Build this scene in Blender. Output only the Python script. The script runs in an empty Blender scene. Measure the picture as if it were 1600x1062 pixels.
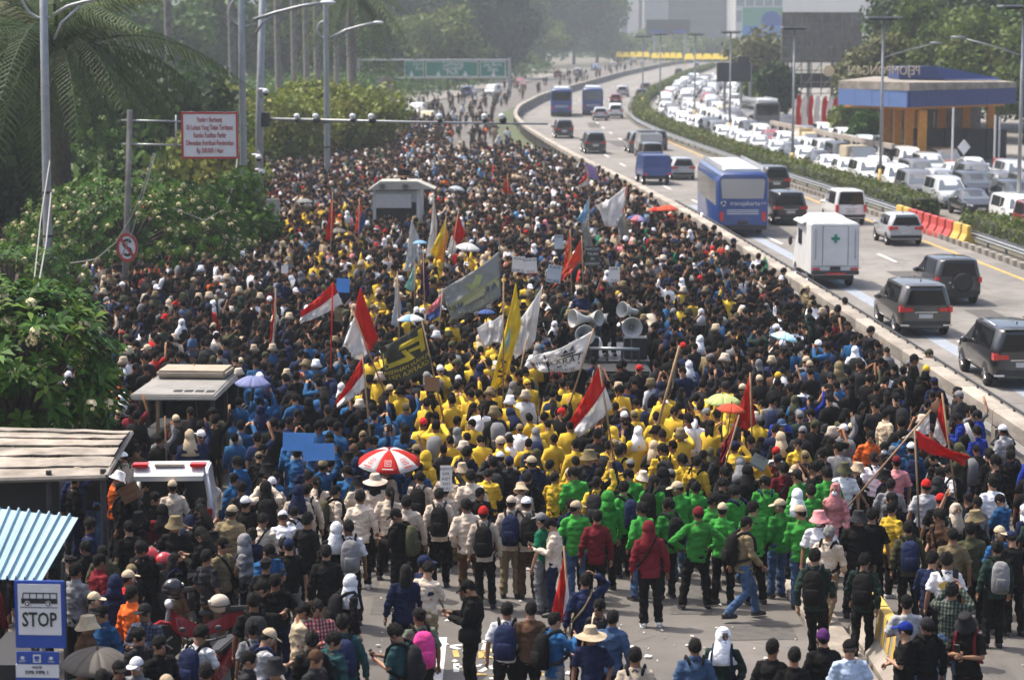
import bpy, bmesh, math, random, time
import numpy as np
from mathutils import Vector, Matrix, noise
T0 = time.time()
R = random.Random(11)
NP = np.random.RandomState(7)
C = bpy.context.scene.collection
SC = bpy.context.scene

# ------------------------------------------------------------------ camera, sky, sun, exposure
CAM_H, F_PX, HORIZON = 9.7, 3600.0, 50.0
PITCH = math.atan((531 - HORIZON) / F_PX)
cam_d = bpy.data.cameras.new('camera')
cam = bpy.data.objects.new('camera', cam_d)
C.objects.link(cam)
cam.location = (0, 0, CAM_H)
cam.rotation_euler = (math.pi / 2 - PITCH, 0, 0)
cam_d.sensor_width = 36
cam_d.lens = 36 * F_PX / 1600
cam_d.clip_end = 9000
cam_d.clip_start = 1
cam_d.dof.use_dof = True
cam_d.dof.focus_distance = 42
cam_d.dof.aperture_fstop = 1.7
SC.camera = cam

SUN_V = Vector((-0.70, 0.36, 1.55)).normalized()
world = bpy.data.worlds.new('World')
SC.world = world
world.use_nodes = True
wn = world.node_tree
sky = wn.nodes.new('ShaderNodeTexSky')
sky.sky_type = 'NISHITA'
sky.sun_disc = False
sky.sun_elevation = math.asin(SUN_V.z)
sky.sun_rotation = math.atan2(SUN_V.x, SUN_V.y)
sky.air_density = 0.9
sky.dust_density = 5.0
sky.ozone_density = 1.0
bg = wn.nodes['Background']
bg.inputs['Strength'].default_value = 0.15
wn.links.new(sky.outputs['Color'], bg.inputs['Color'])
sun_d = bpy.data.lights.new('sun', 'SUN')
sun_d.energy = 3.2
sun_d.angle = math.radians(0.6)
sun_d.color = (1.0, 0.93, 0.82)
sun = bpy.data.objects.new('sun', sun_d)
C.objects.link(sun)
sun.rotation_euler = SUN_V.to_track_quat('Z', 'Y').to_euler()
SC.view_settings.view_transform = 'Standard'
SC.view_settings.look = 'None'
SC.view_settings.exposure = 0.9
SC.view_settings.gamma = 1
SC.view_settings.use_curve_mapping = False
SC.render.engine = 'CYCLES'
SC.cycles.use_denoising = True
SC.cycles.max_bounces = 5
SC.cycles.diffuse_bounces = 3
SC.cycles.glossy_bounces = 2
SC.cycles.transmission_bounces = 2
SC.cycles.transparent_max_bounces = 4
SC.cycles.volume_bounces = 0
SC.cycles.caustics_reflective = False
SC.cycles.caustics_refractive = False

HAZE_DENSITY = 0.00037

# ------------------------------------------------------------------ measuring helpers
_sp, _cp = math.sin(PITCH), math.cos(PITCH)
def ray(px, py):
    a, b = (px - 800) / F_PX, (531 - py) / F_PX
    return Vector((a, _cp + b * _sp, -_sp + b * _cp))
def at(px, py, z=0.0):
    d = ray(px, py)
    t = (z - CAM_H) / d.z
    return Vector((0, 0, CAM_H)) + d * t
def atY(px, py, Y):
    d = ray(px, py)
    return Vector((0, 0, CAM_H)) + d * (Y / d.y)
def proj(p):
    x, y, z = p[0], p[1], p[2] - CAM_H
    dep = y * _cp - z * _sp
    up = y * _sp + z * _cp
    return 800 + F_PX * x / dep, 531 - F_PX * up / dep, dep

# ------------------------------------------------------------------ object helpers
def tag(o, label=None, cat=None, group=None, kind=None):
    if label: o['label'] = label
    if cat: o['category'] = cat
    if group: o['group'] = group
    if kind: o['kind'] = kind
    return o
def empty(name, loc=(0, 0, 0), rz=0.0, label=None, cat=None, group=None, kind=None):
    o = bpy.data.objects.new(name, None)
    o.empty_display_size = 0.2
    C.objects.link(o)
    o.location = loc
    o.rotation_euler = (0, 0, rz)
    return tag(o, label, cat, group, kind)
def link(name, me, parent=None):
    o = bpy.data.objects.new(name, me)
    C.objects.link(o)
    if parent is not None: o.parent = parent
    return o
def setm(o, m, slot=0):
    s = o.material_slots[slot]
    s.link = 'OBJECT'
    s.material = m
def copy_tree(o, parent=None):
    c = o.copy()
    C.objects.link(c)
    if parent is not None: c.parent = parent
    for ch in o.children:
        copy_tree(ch, c)
    return c
def smooth(me, flag=True):
    me.polygons.foreach_set('use_smooth', [flag] * len(me.polygons))

class MB:
    """collects closed pieces; build() links them as one mesh"""
    def __init__(s):
        s.v, s.f, s.m = [], [], []
    def add(s, v, f, m=0):
        n = len(s.v)
        s.v.extend(tuple(p) for p in v)
        s.f.extend(tuple(i + n for i in q) for q in f)
        s.m.extend([m] * len(f))
        return s
    def box(s, x0, x1, y0, y1, z0, z1, m=0):
        v = [(x0, y0, z0), (x1, y0, z0), (x1, y1, z0), (x0, y1, z0), (x0, y0, z1), (x1, y0, z1), (x1, y1, z1), (x0, y1, z1)]
        f = [(0, 3, 2, 1), (4, 5, 6, 7), (0, 1, 5, 4), (1, 2, 6, 5), (2, 3, 7, 6), (3, 0, 4, 7)]
        return s.add(v, f, m)
    def cbox(s, cx, cy, cz, sx, sy, sz, m=0):
        return s.box(cx - sx / 2, cx + sx / 2, cy - sy / 2, cy + sy / 2, cz - sz / 2, cz + sz / 2, m)
    def rings(s, rings, m=0, cap=True):
        n = len(rings[0])
        v = [p for r in rings for p in r]
        f = []
        for i in range(len(rings) - 1):
            for j in range(n):
                k = (j + 1) % n
                f.append((i * n + j, i * n + k, (i + 1) * n + k, (i + 1) * n + j))
        if cap:
            f.append(tuple(reversed(range(n))))
            f.append(tuple(range((len(rings) - 1) * n, len(rings) * n)))
        return s.add(v, f, m)
    def tube(s, path, radii, seg=8, m=0, flat=1.0):
        path = [Vector(p) for p in path]
        if not hasattr(radii, '__len__'): radii = [radii] * len(path)
        rings = []
        ref = None
        for i, p in enumerate(path):
            t = (path[min(i + 1, len(path) - 1)] - path[max(i - 1, 0)])
            t = t.normalized() if t.length > 1e-9 else Vector((0, 0, 1))
            if ref is None:
                ref = Vector((1, 0, 0)) if abs(t.x) < 0.8 else Vector((0, 1, 0))
            u = (ref - t * ref.dot(t)).normalized()
            w = t.cross(u)
            ref = u
            rings.append([p + u * (radii[i] * math.cos(a)) + w * (radii[i] * flat * math.sin(a)) for a in (2 * math.pi * k / seg for k in range(seg))])
        return s.rings(rings, m)
    def ell(s, c, r, nu=12, nv=8, m=0, M=None):
        c = Vector(c)
        v = [c + Vector((0, 0, -r[2]))]
        for i in range(1, nv):
            a = -math.pi / 2 + math.pi * i / nv
            for j in range(nu):
                b = 2 * math.pi * j / nu
                v.append(c + Vector((r[0] * math.cos(a) * math.cos(b), r[1] * math.cos(a) * math.sin(b), r[2] * math.sin(a))))
        v.append(c + Vector((0, 0, r[2])))
        f = []
        for j in range(nu):
            f.append((0, 1 + (j + 1) % nu, 1 + j))
        for i in range(nv - 2):
            for j in range(nu):
                a, b = 1 + i * nu + j, 1 + i * nu + (j + 1) % nu
                f.append((a, b, b + nu, a + nu))
        t = len(v) - 1
        for j in range(nu):
            f.append((t, t - nu + j, t - nu + (j + 1) % nu))
        if M is not None: v = [M @ p for p in v]
        return s.add(v, f, m)
    def eloft(s, secs, seg=16, m=0):
        """secs: (x, y, z, rx, ry) horizontal ellipses"""
        return s.rings([[(x + rx * math.cos(a), y + ry * math.sin(a), z) for a in (2 * math.pi * k / seg for k in range(seg))] for x, y, z, rx, ry in secs], m)
    def prism(s, pts, x0, x1, m=0):
        """closed outline pts (y, z) extruded along x"""
        n = len(pts)
        v = [(x0, a, b) for a, b in pts] + [(x1, a, b) for a, b in pts]
        f = [tuple(range(n)), tuple(range(2 * n - 1, n - 1, -1))] + [(i + n, (i + 1) % n + n, (i + 1) % n, i) for i in range(n)]
        return s.add(v, f, m)
    def mesh(s, name, mats, smo=False):
        me = bpy.data.meshes.new(name)
        me.from_pydata([tuple(p) for p in s.v], [], s.f)
        for m in (mats if isinstance(mats, (list, tuple)) else [mats]): me.materials.append(m)
        if any(s.m): me.polygons.foreach_set('material_index', s.m)
        bm = bmesh.new(); bm.from_mesh(me)
        bmesh.ops.recalc_face_normals(bm, faces=bm.faces)
        bm.to_mesh(me); bm.free()
        if smo: smooth(me)
        return me
    def build(s, name, mats, parent=None, smo=False, bevel=0.0):
        me = s.mesh(name, mats, smo)
        if bevel:
            bm = bmesh.new(); bm.from_mesh(me)
            bmesh.ops.bevel(bm, geom=list(bm.edges), offset=bevel, segments=2, affect='EDGES', clamp_overlap=True)
            bm.to_mesh(me); bm.free()
        return link(name, me, parent)

def np_mesh(name, V, F, mats, col=None, smo=False, mi=None):
    """V n x 3, F m x k (k = 3 or 4); col n x 3 per-vertex colour"""
    me = bpy.data.meshes.new(name)
    V = np.ascontiguousarray(V, dtype=np.float32); F = np.ascontiguousarray(F, dtype=np.int32)
    n, (m, k) = len(V), F.shape
    me.vertices.add(n); me.vertices.foreach_set('co', V.ravel())
    me.loops.add(m * k); me.loops.foreach_set('vertex_index', F.ravel())
    me.polygons.add(m); me.polygons.foreach_set('loop_start', np.arange(0, m * k, k, dtype=np.int32))
    for x in (mats if isinstance(mats, (list, tuple)) else [mats]): me.materials.append(x)
    if smo: me.polygons.foreach_set('use_smooth', np.ones(m, dtype=bool))
    if mi is not None: me.polygons.foreach_set('material_index', np.asarray(mi, dtype=np.int32))
    if col is not None:
        a = me.color_attributes.new('col', 'FLOAT_COLOR', 'POINT')
        c4 = np.ones((n, 4), dtype=np.float32); c4[:, :3] = col
        a.data.foreach_set('color', c4.ravel())
    me.update(calc_edges=True)
    return me

def text_mesh(txt, size, mat, align='CENTER', extrude=0.004, bold=0.0, xs=1.0):
    cu = bpy.data.curves.new('lettering', 'FONT')
    cu.body = txt; cu.size = size; cu.align_x = align; cu.align_y = 'CENTER'
    cu.extrude = extrude; cu.offset = bold; cu.resolution_u = 2
    o = bpy.data.objects.new('lettering', cu)
    C.objects.link(o)
    dg = bpy.context.evaluated_depsgraph_get()
    me = bpy.data.meshes.new_from_object(o.evaluated_get(dg))
    bpy.data.objects.remove(o); bpy.data.curves.remove(cu)
    if xs != 1.0:
        me.transform(Matrix.Diagonal((xs, 1, 1, 1)))
    me.materials.clear(); me.materials.append(mat)
    return me
def text_on(txt, size, mat, parent, loc, rot=(math.pi / 2, 0, 0), name='lettering', **k):
    o = link(name, text_mesh(txt, size, mat, **k), parent)
    o.location = loc; o.rotation_euler = rot
    return o

# ------------------------------------------------------------------ materials
def mat(name, col, rough=0.7, metal=0.0, var=0.0, vscale=4.0, bump=0.0, bscale=20.0, rnd=0.0, spec=0.5, coat=0.0, col2=None, detail=5.0, hue=0.0, coord='Object', emit=None, wave=None):
    m = bpy.data.materials.new(name)
    m.use_nodes = True
    n, l = m.node_tree.nodes, m.node_tree.links
    b = n['Principled BSDF']
    b.inputs['Base Color'].default_value = (*col, 1)
    b.inputs['Roughness'].default_value = rough
    b.inputs['Metallic'].default_value = metal
    b.inputs['Specular IOR Level'].default_value = spec
    if coat: b.inputs['Coat Weight'].default_value = coat; b.inputs['Coat Roughness'].default_value = 0.08
    if emit:
        b.inputs['Emission Color'].default_value = (*col, 1); b.inputs['Emission Strength'].default_value = emit
    tc = None
    out = None
    if var or bump or col2:
        tc = n.new('ShaderNodeTexCoord')
    if var or col2:
        t = n.new('ShaderNodeTexNoise')
        t.inputs['Scale'].default_value = vscale; t.inputs['Detail'].default_value = detail; t.inputs['Roughness'].default_value = 0.62
        l.new(tc.outputs[coord], t.inputs['Vector'])
        r = n.new('ShaderNodeValToRGB')
        c2 = col2 or tuple(max(0, c * (1 - var)) for c in col)
        c1 = tuple(min(1, c * (1 + var)) for c in col) if not col2 else col
        r.color_ramp.elements[0].color = (*c2, 1); r.color_ramp.elements[0].position = 0.34
        r.color_ramp.elements[1].color = (*c1, 1); r.color_ramp.elements[1].position = 0.66
        l.new(t.outputs['Fac'], r.inputs['Fac'])
        out = r.outputs['Color']
    if rnd or hue:
        oi = n.new('ShaderNodeObjectInfo')
        h = n.new('ShaderNodeHueSaturation')
        mr = n.new('ShaderNodeMapRange')
        mr.inputs['To Min'].default_value = 1 - rnd; mr.inputs['To Max'].default_value = 1 + rnd
        l.new(oi.outputs['Random'], mr.inputs['Value']); l.new(mr.outputs['Result'], h.inputs['Value'])
        if out: l.new(out, h.inputs['Color'])
        else: h.inputs['Color'].default_value = (*col, 1)
        out = h.outputs['Color']
    if out: l.new(out, b.inputs['Base Color'])
    if bump:
        t2 = n.new('ShaderNodeTexNoise'); t2.inputs['Scale'].default_value = bscale; t2.inputs['Detail'].default_value = 4
        l.new(tc.outputs[coord], t2.inputs['Vector'])
        bp = n.new('ShaderNodeBump'); bp.inputs['Strength'].default_value = bump; bp.inputs['Distance'].default_value = 0.04
        l.new(t2.outputs['Fac'], bp.inputs['Height']); l.new(bp.outputs['Normal'], b.inputs['Normal'])
    return m
def attr_mat(name, rough=0.85, trans=0.0, var=0.0, spec=0.3):
    """base colour from the mesh's own colour attribute"""
    m = bpy.data.materials.new(name)
    m.use_nodes = True
    n, l = m.node_tree.nodes, m.node_tree.links
    b = n['Principled BSDF']
    a = n.new('ShaderNodeAttribute'); a.attribute_name = 'col'
    l.new(a.outputs['Color'], b.inputs['Base Color'])
    b.inputs['Roughness'].default_value = rough
    b.inputs['Specular IOR Level'].default_value = spec
    if trans:
        t = n.new('ShaderNodeBsdfTranslucent'); l.new(a.outputs['Color'], t.inputs['Color'])
        x = n.new('ShaderNodeMixShader'); x.inputs['Fac'].default_value = trans
        l.new(b.outputs['BSDF'], x.inputs[1]); l.new(t.outputs['BSDF'], x.inputs[2])
        l.new(x.outputs['Shader'], n['Material Output'].inputs['Surface'])
    return m

M = {}
def cloth(k, c, rough=0.9, rnd=0.22):
    M[k] = mat(k + '_cloth', c, rough=rough, rnd=rnd, var=0.24, vscale=6, bump=0.9, bscale=8, spec=0.1)
for k, c in dict(black=(.0075, .007, .007), charcoal=(.020, .020, .022), navy=(.012, .018, .050), blue=(.018, .080, .19), royal=(.012, .030, .22), skyblue=(.10, .30, .55),
                 denim=(.055, .10, .19), yellow=(.60, .39, .040), gold=(.62, .33, .03), cream=(.52, .43, .34), beige=(.47, .37, .25), khaki=(.20, .155, .085), olive=(.060, .060, .032),
                 forest=(.014, .028, .022), teal=(.018, .055, .062), green=(.038, .23, .036), emerald=(.010, .15, .075), maroon=(.13, .012, .018), red=(.42, .020, .018), orange=(.66, .12, .022),
                 pink=(.62, .24, .25), magenta=(.55, .05, .22), purple=(.075, .022, .10), grey=(.17, .17, .175), lightgrey=(.36, .36, .37), white=(.72, .72, .74), brown=(.085, .045, .026),
                 paleblue=(.38, .47, .60), sage=(.15, .18, .13), lime=(.40, .78, .07)).items():
    cloth(k, c)
def plaid(k, c1, c2, c3):
    m = mat(k, c1, rough=0.9, bump=0.3, bscale=11, spec=0.2)
    n, l = m.node_tree.nodes, m.node_tree.links
    tc = n.new('ShaderNodeTexCoord')
    prev = None
    for ax, cc in (('X', c2), ('Z', c3)):
        w = n.new('ShaderNodeTexWave'); w.bands_direction = ax; w.inputs['Scale'].default_value = 6.5
        l.new(tc.outputs['Object'], w.inputs['Vector'])
        g = n.new('ShaderNodeMath'); g.operation = 'GREATER_THAN'; g.inputs[1].default_value = 0.6
        l.new(w.outputs['Fac'], g.inputs[0])
        g2 = n.new('ShaderNodeMath'); g2.operation = 'MULTIPLY'; g2.inputs[1].default_value = 0.62
        l.new(g.outputs[0], g2.inputs[0])
        x = n.new('ShaderNodeMix'); x.data_type = 'RGBA'
        l.new(g2.outputs[0], x.inputs['Factor'])
        if prev: l.new(prev, x.inputs['A'])
        else: x.inputs['A'].default_value = (*c1, 1)
        x.inputs['B'].default_value = (*cc, 1)
        prev = x.outputs['Result']
    l.new(prev, n['Principled BSDF'].inputs['Base Color'])
    M[k] = m
plaid('red plaid', (.30, .03, .035), (.55, .45, .42), (.02, .02, .03))
plaid('green plaid', (.02, .035, .025), (.16, .17, .14), (.008, .01, .01))
plaid('blue plaid', (.03, .04, .075), (.10, .11, .14), (.012, .014, .02))
SKIN = [mat('skin', c, rough=0.55, rnd=0.12, var=0.08, vscale=12, spec=0.4) for c in ((.30, .155, .088), (.24, .115, .062), (.37, .205, .125), (.19, .088, .048))]
M['eye'] = mat('eye_dark', (.012, .009, .008), rough=0.35)
M['lip'] = mat('lip', (.20, .075, .055), rough=0.5)
M['hair'] = mat('black_hair', (.0065, .0055, .005), rough=0.75, rnd=0.4, var=0.4, vscale=26, bump=1.0, bscale=50, spec=0.15)
M['greyhair'] = mat('grey_hair', (.20, .19, .18), rough=0.55, var=0.3, vscale=26, bump=0.8, bscale=60)
M['shoe'] = mat('dark_shoe', (.022, .022, .025), rough=0.6)
M['whiteshoe'] = mat('white_shoe', (.62, .61, .58), rough=0.6, var=.1)
M['mask'] = mat('white_mask', (.72, .76, .80), rough=0.8)

def road_mat(k, c):
    m = M[k] = mat(k, c, rough=.92, bump=.15, bscale=40)
    n, l = m.node_tree.nodes, m.node_tree.links
    tc = n.new('ShaderNodeTexCoord'); prev = None
    for sc, lo, hi, p0, p1, st in ((.16, .70, 1.18, .35, .65, 1), (1.1, .84, 1.08, .36, .6, 1), (45, .85, 1.12, .3, .7, 1), (.5, .60, 1.0, .32, .44, .15)):
        mp = n.new('ShaderNodeMapping'); mp.inputs['Scale'].default_value = (1, st, 1); l.new(tc.outputs['Object'], mp.inputs['Vector'])
        t = n.new('ShaderNodeTexNoise'); t.inputs['Scale'].default_value = sc; t.inputs['Detail'].default_value = 7; t.inputs['Roughness'].default_value = .65; l.new(mp.outputs['Vector'], t.inputs['Vector'])
        r = n.new('ShaderNodeMapRange'); r.inputs['From Min'].default_value = p0; r.inputs['From Max'].default_value = p1; r.inputs['To Min'].default_value = lo; r.inputs['To Max'].default_value = hi; l.new(t.outputs['Fac'], r.inputs['Value'])
        if prev is None: prev = r.outputs['Result']
        else:
            x = n.new('ShaderNodeMath'); x.operation = 'MULTIPLY'; l.new(prev, x.inputs[0]); l.new(r.outputs['Result'], x.inputs[1]); prev = x.outputs[0]
    v = n.new('ShaderNodeTexVoronoi'); v.feature = 'DISTANCE_TO_EDGE'; v.inputs['Scale'].default_value = .33; v.inputs['Randomness'].default_value = 1; l.new(tc.outputs['Object'], v.inputs['Vector'])
    r = n.new('ShaderNodeMapRange'); r.inputs['From Max'].default_value = .008; r.inputs['To Min'].default_value = .66; l.new(v.outputs['Distance'], r.inputs['Value'])
    x = n.new('ShaderNodeMath'); x.operation = 'MULTIPLY'; l.new(prev, x.inputs[0]); l.new(r.outputs['Result'], x.inputs[1])
    q = n.new('ShaderNodeVectorMath'); q.operation = 'SCALE'; q.inputs[0].default_value = c; l.new(x.outputs[0], q.inputs['Scale'])
    l.new(q.outputs['Vector'], n['Principled BSDF'].inputs['Base Color'])
road_mat('asphalt', (.118, .108, .097)); road_mat('toll', (.19, .176, .16))
M['ground'] = mat('bare_ground', (.11, .10, .075), rough=0.95, var=0.25, vscale=0.12, detail=8)
M['paving'] = mat('pavement_concrete', (.19, .175, .155), rough=0.92, var=0.15, vscale=0.8, bump=0.2, bscale=12)
M['verge'] = mat('verge_grass', (.060, .075, .030), rough=0.95, var=0.35, vscale=0.9, bump=0.6, bscale=9)
M['paint'] = mat('white_road_paint', (.55, .54, .51), rough=0.75, var=0.22, vscale=3)
M['ypaint'] = mat('yellow_road_paint', (.42, .27, .07), rough=0.75, var=0.22, vscale=3)
M['bpaint'] = mat('bus_lane_line', (.24, .27, .31), rough=0.8, var=0.15, vscale=2)
M['concrete'] = mat('concrete', (.25, .22, .185), rough=0.9, var=0.38, vscale=1.4, bump=0.3, bscale=9, detail=9, rnd=.15)
M['concrete2'] = mat('dark_and_shaded_concrete', (.17, .16, .145), rough=0.9, var=0.25, vscale=1.5, bump=0.25, bscale=9)
M['steel'] = mat('galvanised_steel', (.30, .31, .32), rough=0.5, metal=0.55, var=0.12, vscale=3)
M['dsteel'] = mat('dark_steel', (.045, .045, .048), rough=0.55, metal=0.4, var=0.2)
M['blackp'] = mat('black_plastic', (.014, .014, .015), rough=0.5)
M['rubber'] = mat('tyre_rubber', (.012, .012, .012), rough=0.85)
M['glass'] = mat('dark_glass', (.006, .007, .009), rough=0.08, spec=0.35)
M['cglass'] = mat('windscreen_glass', (.10, .12, .14), rough=0.05, spec=0.9)
M['chrome'] = mat('chrome', (.6, .6, .62), rough=0.2, metal=0.9)
M['lampw'] = mat('headlamp', (.78, .80, .82), rough=0.12, spec=0.8)
M['lampr'] = mat('tail_lamp', (.55, .014, .012), rough=0.15, spec=0.7)
M['plate'] = mat('number_plate', (.48, .48, .47), rough=0.6)
def paintm(k, c, metal=0.0):
    M[k] = mat(k, c, rough=0.3, metal=metal, coat=0.9, var=0.05, vscale=1.5, rnd=0.06)
for k, c in dict(car_white=(.70, .70, .69), car_silver=(.42, .43, .44), car_grey=(.10, .10, .105), car_black=(.012, .012, .014), car_bluewhite=(.50, .62, .68), car_blue=(.03, .07, .22), car_red=(.22, .02, .02), car_bronze=(.055, .049, .043), car_cream=(.52, .42, .22), car_brown=(.10, .075, .055)).items():
    paintm(k, c)
M['busblue'] = mat('bus_blue', (.010, .048, .21), rough=0.3, coat=0.6, var=0.08, vscale=1)
M['buswhite'] = mat('bus_white', (.62, .64, .66), rough=0.35, coat=0.4, var=0.05)
M['truckwhite'] = mat('truck_white', (.62, .62, .61), rough=0.45, var=0.07, vscale=1.2)
M['bark'] = mat('bark', (.075, .058, .042), rough=0.95, var=0.35, vscale=6, bump=0.8, bscale=14)
M['palmbark'] = mat('palm_bark', (.20, .185, .165), rough=0.95, var=0.25, vscale=3, bump=0.5, bscale=8)
M['leaf'] = attr_mat('leaf', rough=0.55, trans=0.3, spec=0.18)
M['petal'] = mat('petal', (.74, .62, .36), rough=0.8, var=0.1)
M['signwhite'] = mat('sign_white', (.62, .61, .60), rough=0.6, var=0.05)
M['signred'] = mat('sign_red', (.38, .022, .020), rough=0.55, var=0.08)
M['signblue'] = mat('sign_blue', (.010, .055, .30), rough=0.5, var=0.06)
M['signgreen'] = mat('sign_green', (.012, .17, .11), rough=0.6, var=0.08)
M['signyellow'] = mat('sign_yellow', (.62, .36, .02), rough=0.6, var=0.1)
M['ink'] = mat('black_print', (.012, .012, .013), rough=0.7)
M['redink'] = mat('red_print', (.33, .028, .028), rough=0.7)
M['wood'] = mat('bamboo_pole', (.26, .16, .08), rough=0.7, var=0.25, vscale=8)
M['fwhite'] = mat('fabric_white', (.74, .73, .72), rough=0.85, var=0.05, vscale=5)
for k, c in dict(fred=(.60, .035, .028), fcoral=(.72, .13, .07), fyellow=(.74, .58, .06), fgrey=(.36, .37, .36), fdark=(.10, .10, .082), fpurple=(.085, .025, .13), fsky=(.30, .52, .68), faqua=(.36, .58, .55), forange=(.80, .42, .05), fblue=(.08, .14, .36), fpink=(.72, .28, .30), fpale=(.55, .60, .64), flilac=(.45, .36, .58), fgreen=(.05, .40, .12), lime2=(.62, .68, .30), fcream=(.62, .55, .42), fbluepaper=(.17, .40, .74), fcard=(.36, .22, .12)).items():
    M[k] = mat('fabric_' + k[1:], c, rough=0.85, var=0.08, vscale=4, spec=0.2)
LM = []      # landmarks for labels: (phrase, Vector)
# flags and paper let some light through
for k in [k for k in M if k[0] == 'f' and k not in ('forest',)] + ['lime2']:
    m = M[k]; n, l = m.node_tree.nodes, m.node_tree.links
    b = n['Principled BSDF']; t = n.new('ShaderNodeBsdfTranslucent')
    lk = b.inputs['Base Color'].links
    if lk: l.new(lk[0].from_socket, t.inputs['Color'])
    x = n.new('ShaderNodeMixShader'); x.inputs['Fac'].default_value = 0.45
    l.new(b.outputs['BSDF'], x.inputs[1]); l.new(t.outputs['BSDF'], x.inputs[2])
    l.new(x.outputs['Shader'], n['Material Output'].inputs['Surface'])

# ------------------------------------------------------------------ ground and roads
_bl = np.array([(13.0, -40), (12.4, 10), (11.9, 30), (11.2, 49.8), (10.8, 59.2), (10.3, 72.5), (9.7, 83.9), (9.2, 95.7), (8.5, 106.9), (7.1, 128.2), (4.8, 156.7), (3.1, 183.2), (1.5, 211.2), (.5, 245.1), (1.0, 273.7),
                (4.2, 322.9), (10.6, 383.6), (24.7, 511.9), (47, 683), (118, 1000), (330, 1700)])
_yy = np.arange(-40, 1700, 1.0)
_xx = np.interp(_yy, _bl[:, 1], _bl[:, 0])
for _ in range(2):
    _k = np.hanning(25); _k /= _k.sum()
    _xx = np.convolve(np.pad(_xx, 12, mode='reflect', reflect_type='odd'), _k, mode='valid')
def BX(y): return float(np.interp(y, _yy, _xx))
def road_slant(y): return math.atan2(BX(y + 3) - BX(y - 3), 6)
def YW(y): return float(np.interp(y, [90, 130, 200, 240], [10.7, 10.7, 12.0, 12.5]))
def strip(name, fa, fb, y0, y1, z, m, step=6.0, parent=None, th=0.0):
    ys = np.arange(y0, y1 + .01, step)
    V, F = [], []
    for i, y in enumerate(ys):
        V += [(fa(y), y, z), (fb(y), y, z)]
        if i: F.append((2 * i - 2, 2 * i - 1, 2 * i + 1, 2 * i))
    if th:
        n = len(V)
        V += [(x, y, zz - th) for x, y, zz in V]
        for i in range(1, len(ys)):
            F.append((2 * i - 2, 2 * i, n + 2 * i, n + 2 * i - 2)); F.append((2 * i - 1, n + 2 * i - 1, n + 2 * i + 1, 2 * i + 1))
        F.append((0, n, n + 1, 1)); e = 2 * len(ys) - 2; F.append((e, e + 1, n + e + 1, n + e))
    mb = MB(); mb.add(V, F)
    return mb.build(name, m, parent)
g = MB(); g.add([(-4000, -300, -.04), (4000, -300, -.04), (4000, 7000, -.04), (-4000, 7000, -.04)], [(0, 1, 2, 3)])
tag(g.build('ground', M['ground']), kind='structure')
LEFT = lambda y: -14.5 if y < 230 else -14.5 + (BX(y) - BX(230)) * 1.0
tag(strip('road', LEFT, lambda y: BX(y) - .3, -30, 1000, 0, M['asphalt']), kind='structure')
tag(strip('toll_road', lambda y: BX(y) - .3, lambda y: BX(y) + 12.3, -30, 1600, .003, M['toll']), kind='structure')
tag(strip('opposite_road', lambda y: BX(y) + 15.4, lambda y: BX(y) + 28.5, -30, 1600, .003, M['toll']), kind='structure')
tag(strip('pavement', lambda y: LEFT(y) - 14, LEFT, -30, 600, .13, M['paving'], th=.14), kind='structure')
tag(strip('verge', lambda y: BX(y) - np.interp(y, [140, 190, 400], [.3, 2.6, 2.0]), lambda y: BX(y) - .25, 140, 500, .10, M['verge'], th=.1), kind='structure')
tag(strip('median_strip', lambda y: BX(y) + 12.3, lambda y: BX(y) + 15.4, -30, 1200, .10, M['ground'], th=.1), kind='structure')
tag(strip('far_pavement', lambda y: BX(y) + 28.5, lambda y: BX(y) + 60, 60, 420, .12, M['paving'], th=.12), kind='structure')
# painted lines
tag(strip('edge_line_yellow', lambda y: BX(y) + YW(y), lambda y: BX(y) + YW(y) + .22, 60, 700, .008, M['ypaint']), kind='structure')
tag(strip('edge_line_blue', lambda y: BX(y) + 3.0, lambda y: BX(y) + 3.55, 40, 130, .007, M['bpaint'], step=3), kind='structure')
lane = MB()
for f_, off in ((lambda y: 3.9 + (YW(y) - 10.7) * .4, 0), (lambda y: 7.3 + (YW(y) - 10.7) * .7, 4)):
    y = 44 + off
    while y < 620:
        for a in range(2):
            pass
        V = [(BX(y) + f_(y) - .085, y, .009), (BX(y) + f_(y) + .085, y, .009), (BX(y + 3.6) + f_(y) + .085, y + 3.6, .009), (BX(y + 3.6) + f_(y) - .085, y + 3.6, .009)]
        lane.add(V, [(0, 1, 2, 3)])
        y += 12.4
for f_, off in ((19.6, 0), (23.8, 4)):
    y = 70 + off
    while y < 400:
        lane.add([(BX(y) + f_ - .08, y, .009), (BX(y) + f_ + .08, y, .009), (BX(y + 3.6) + f_ + .08, y + 3.6, .009), (BX(y + 3.6) + f_ - .08, y + 3.6, .009)], [(0, 1, 2, 3)])
        y += 12.4
tag(lane.build('lane_markings', M['paint']), kind='structure')
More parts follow.
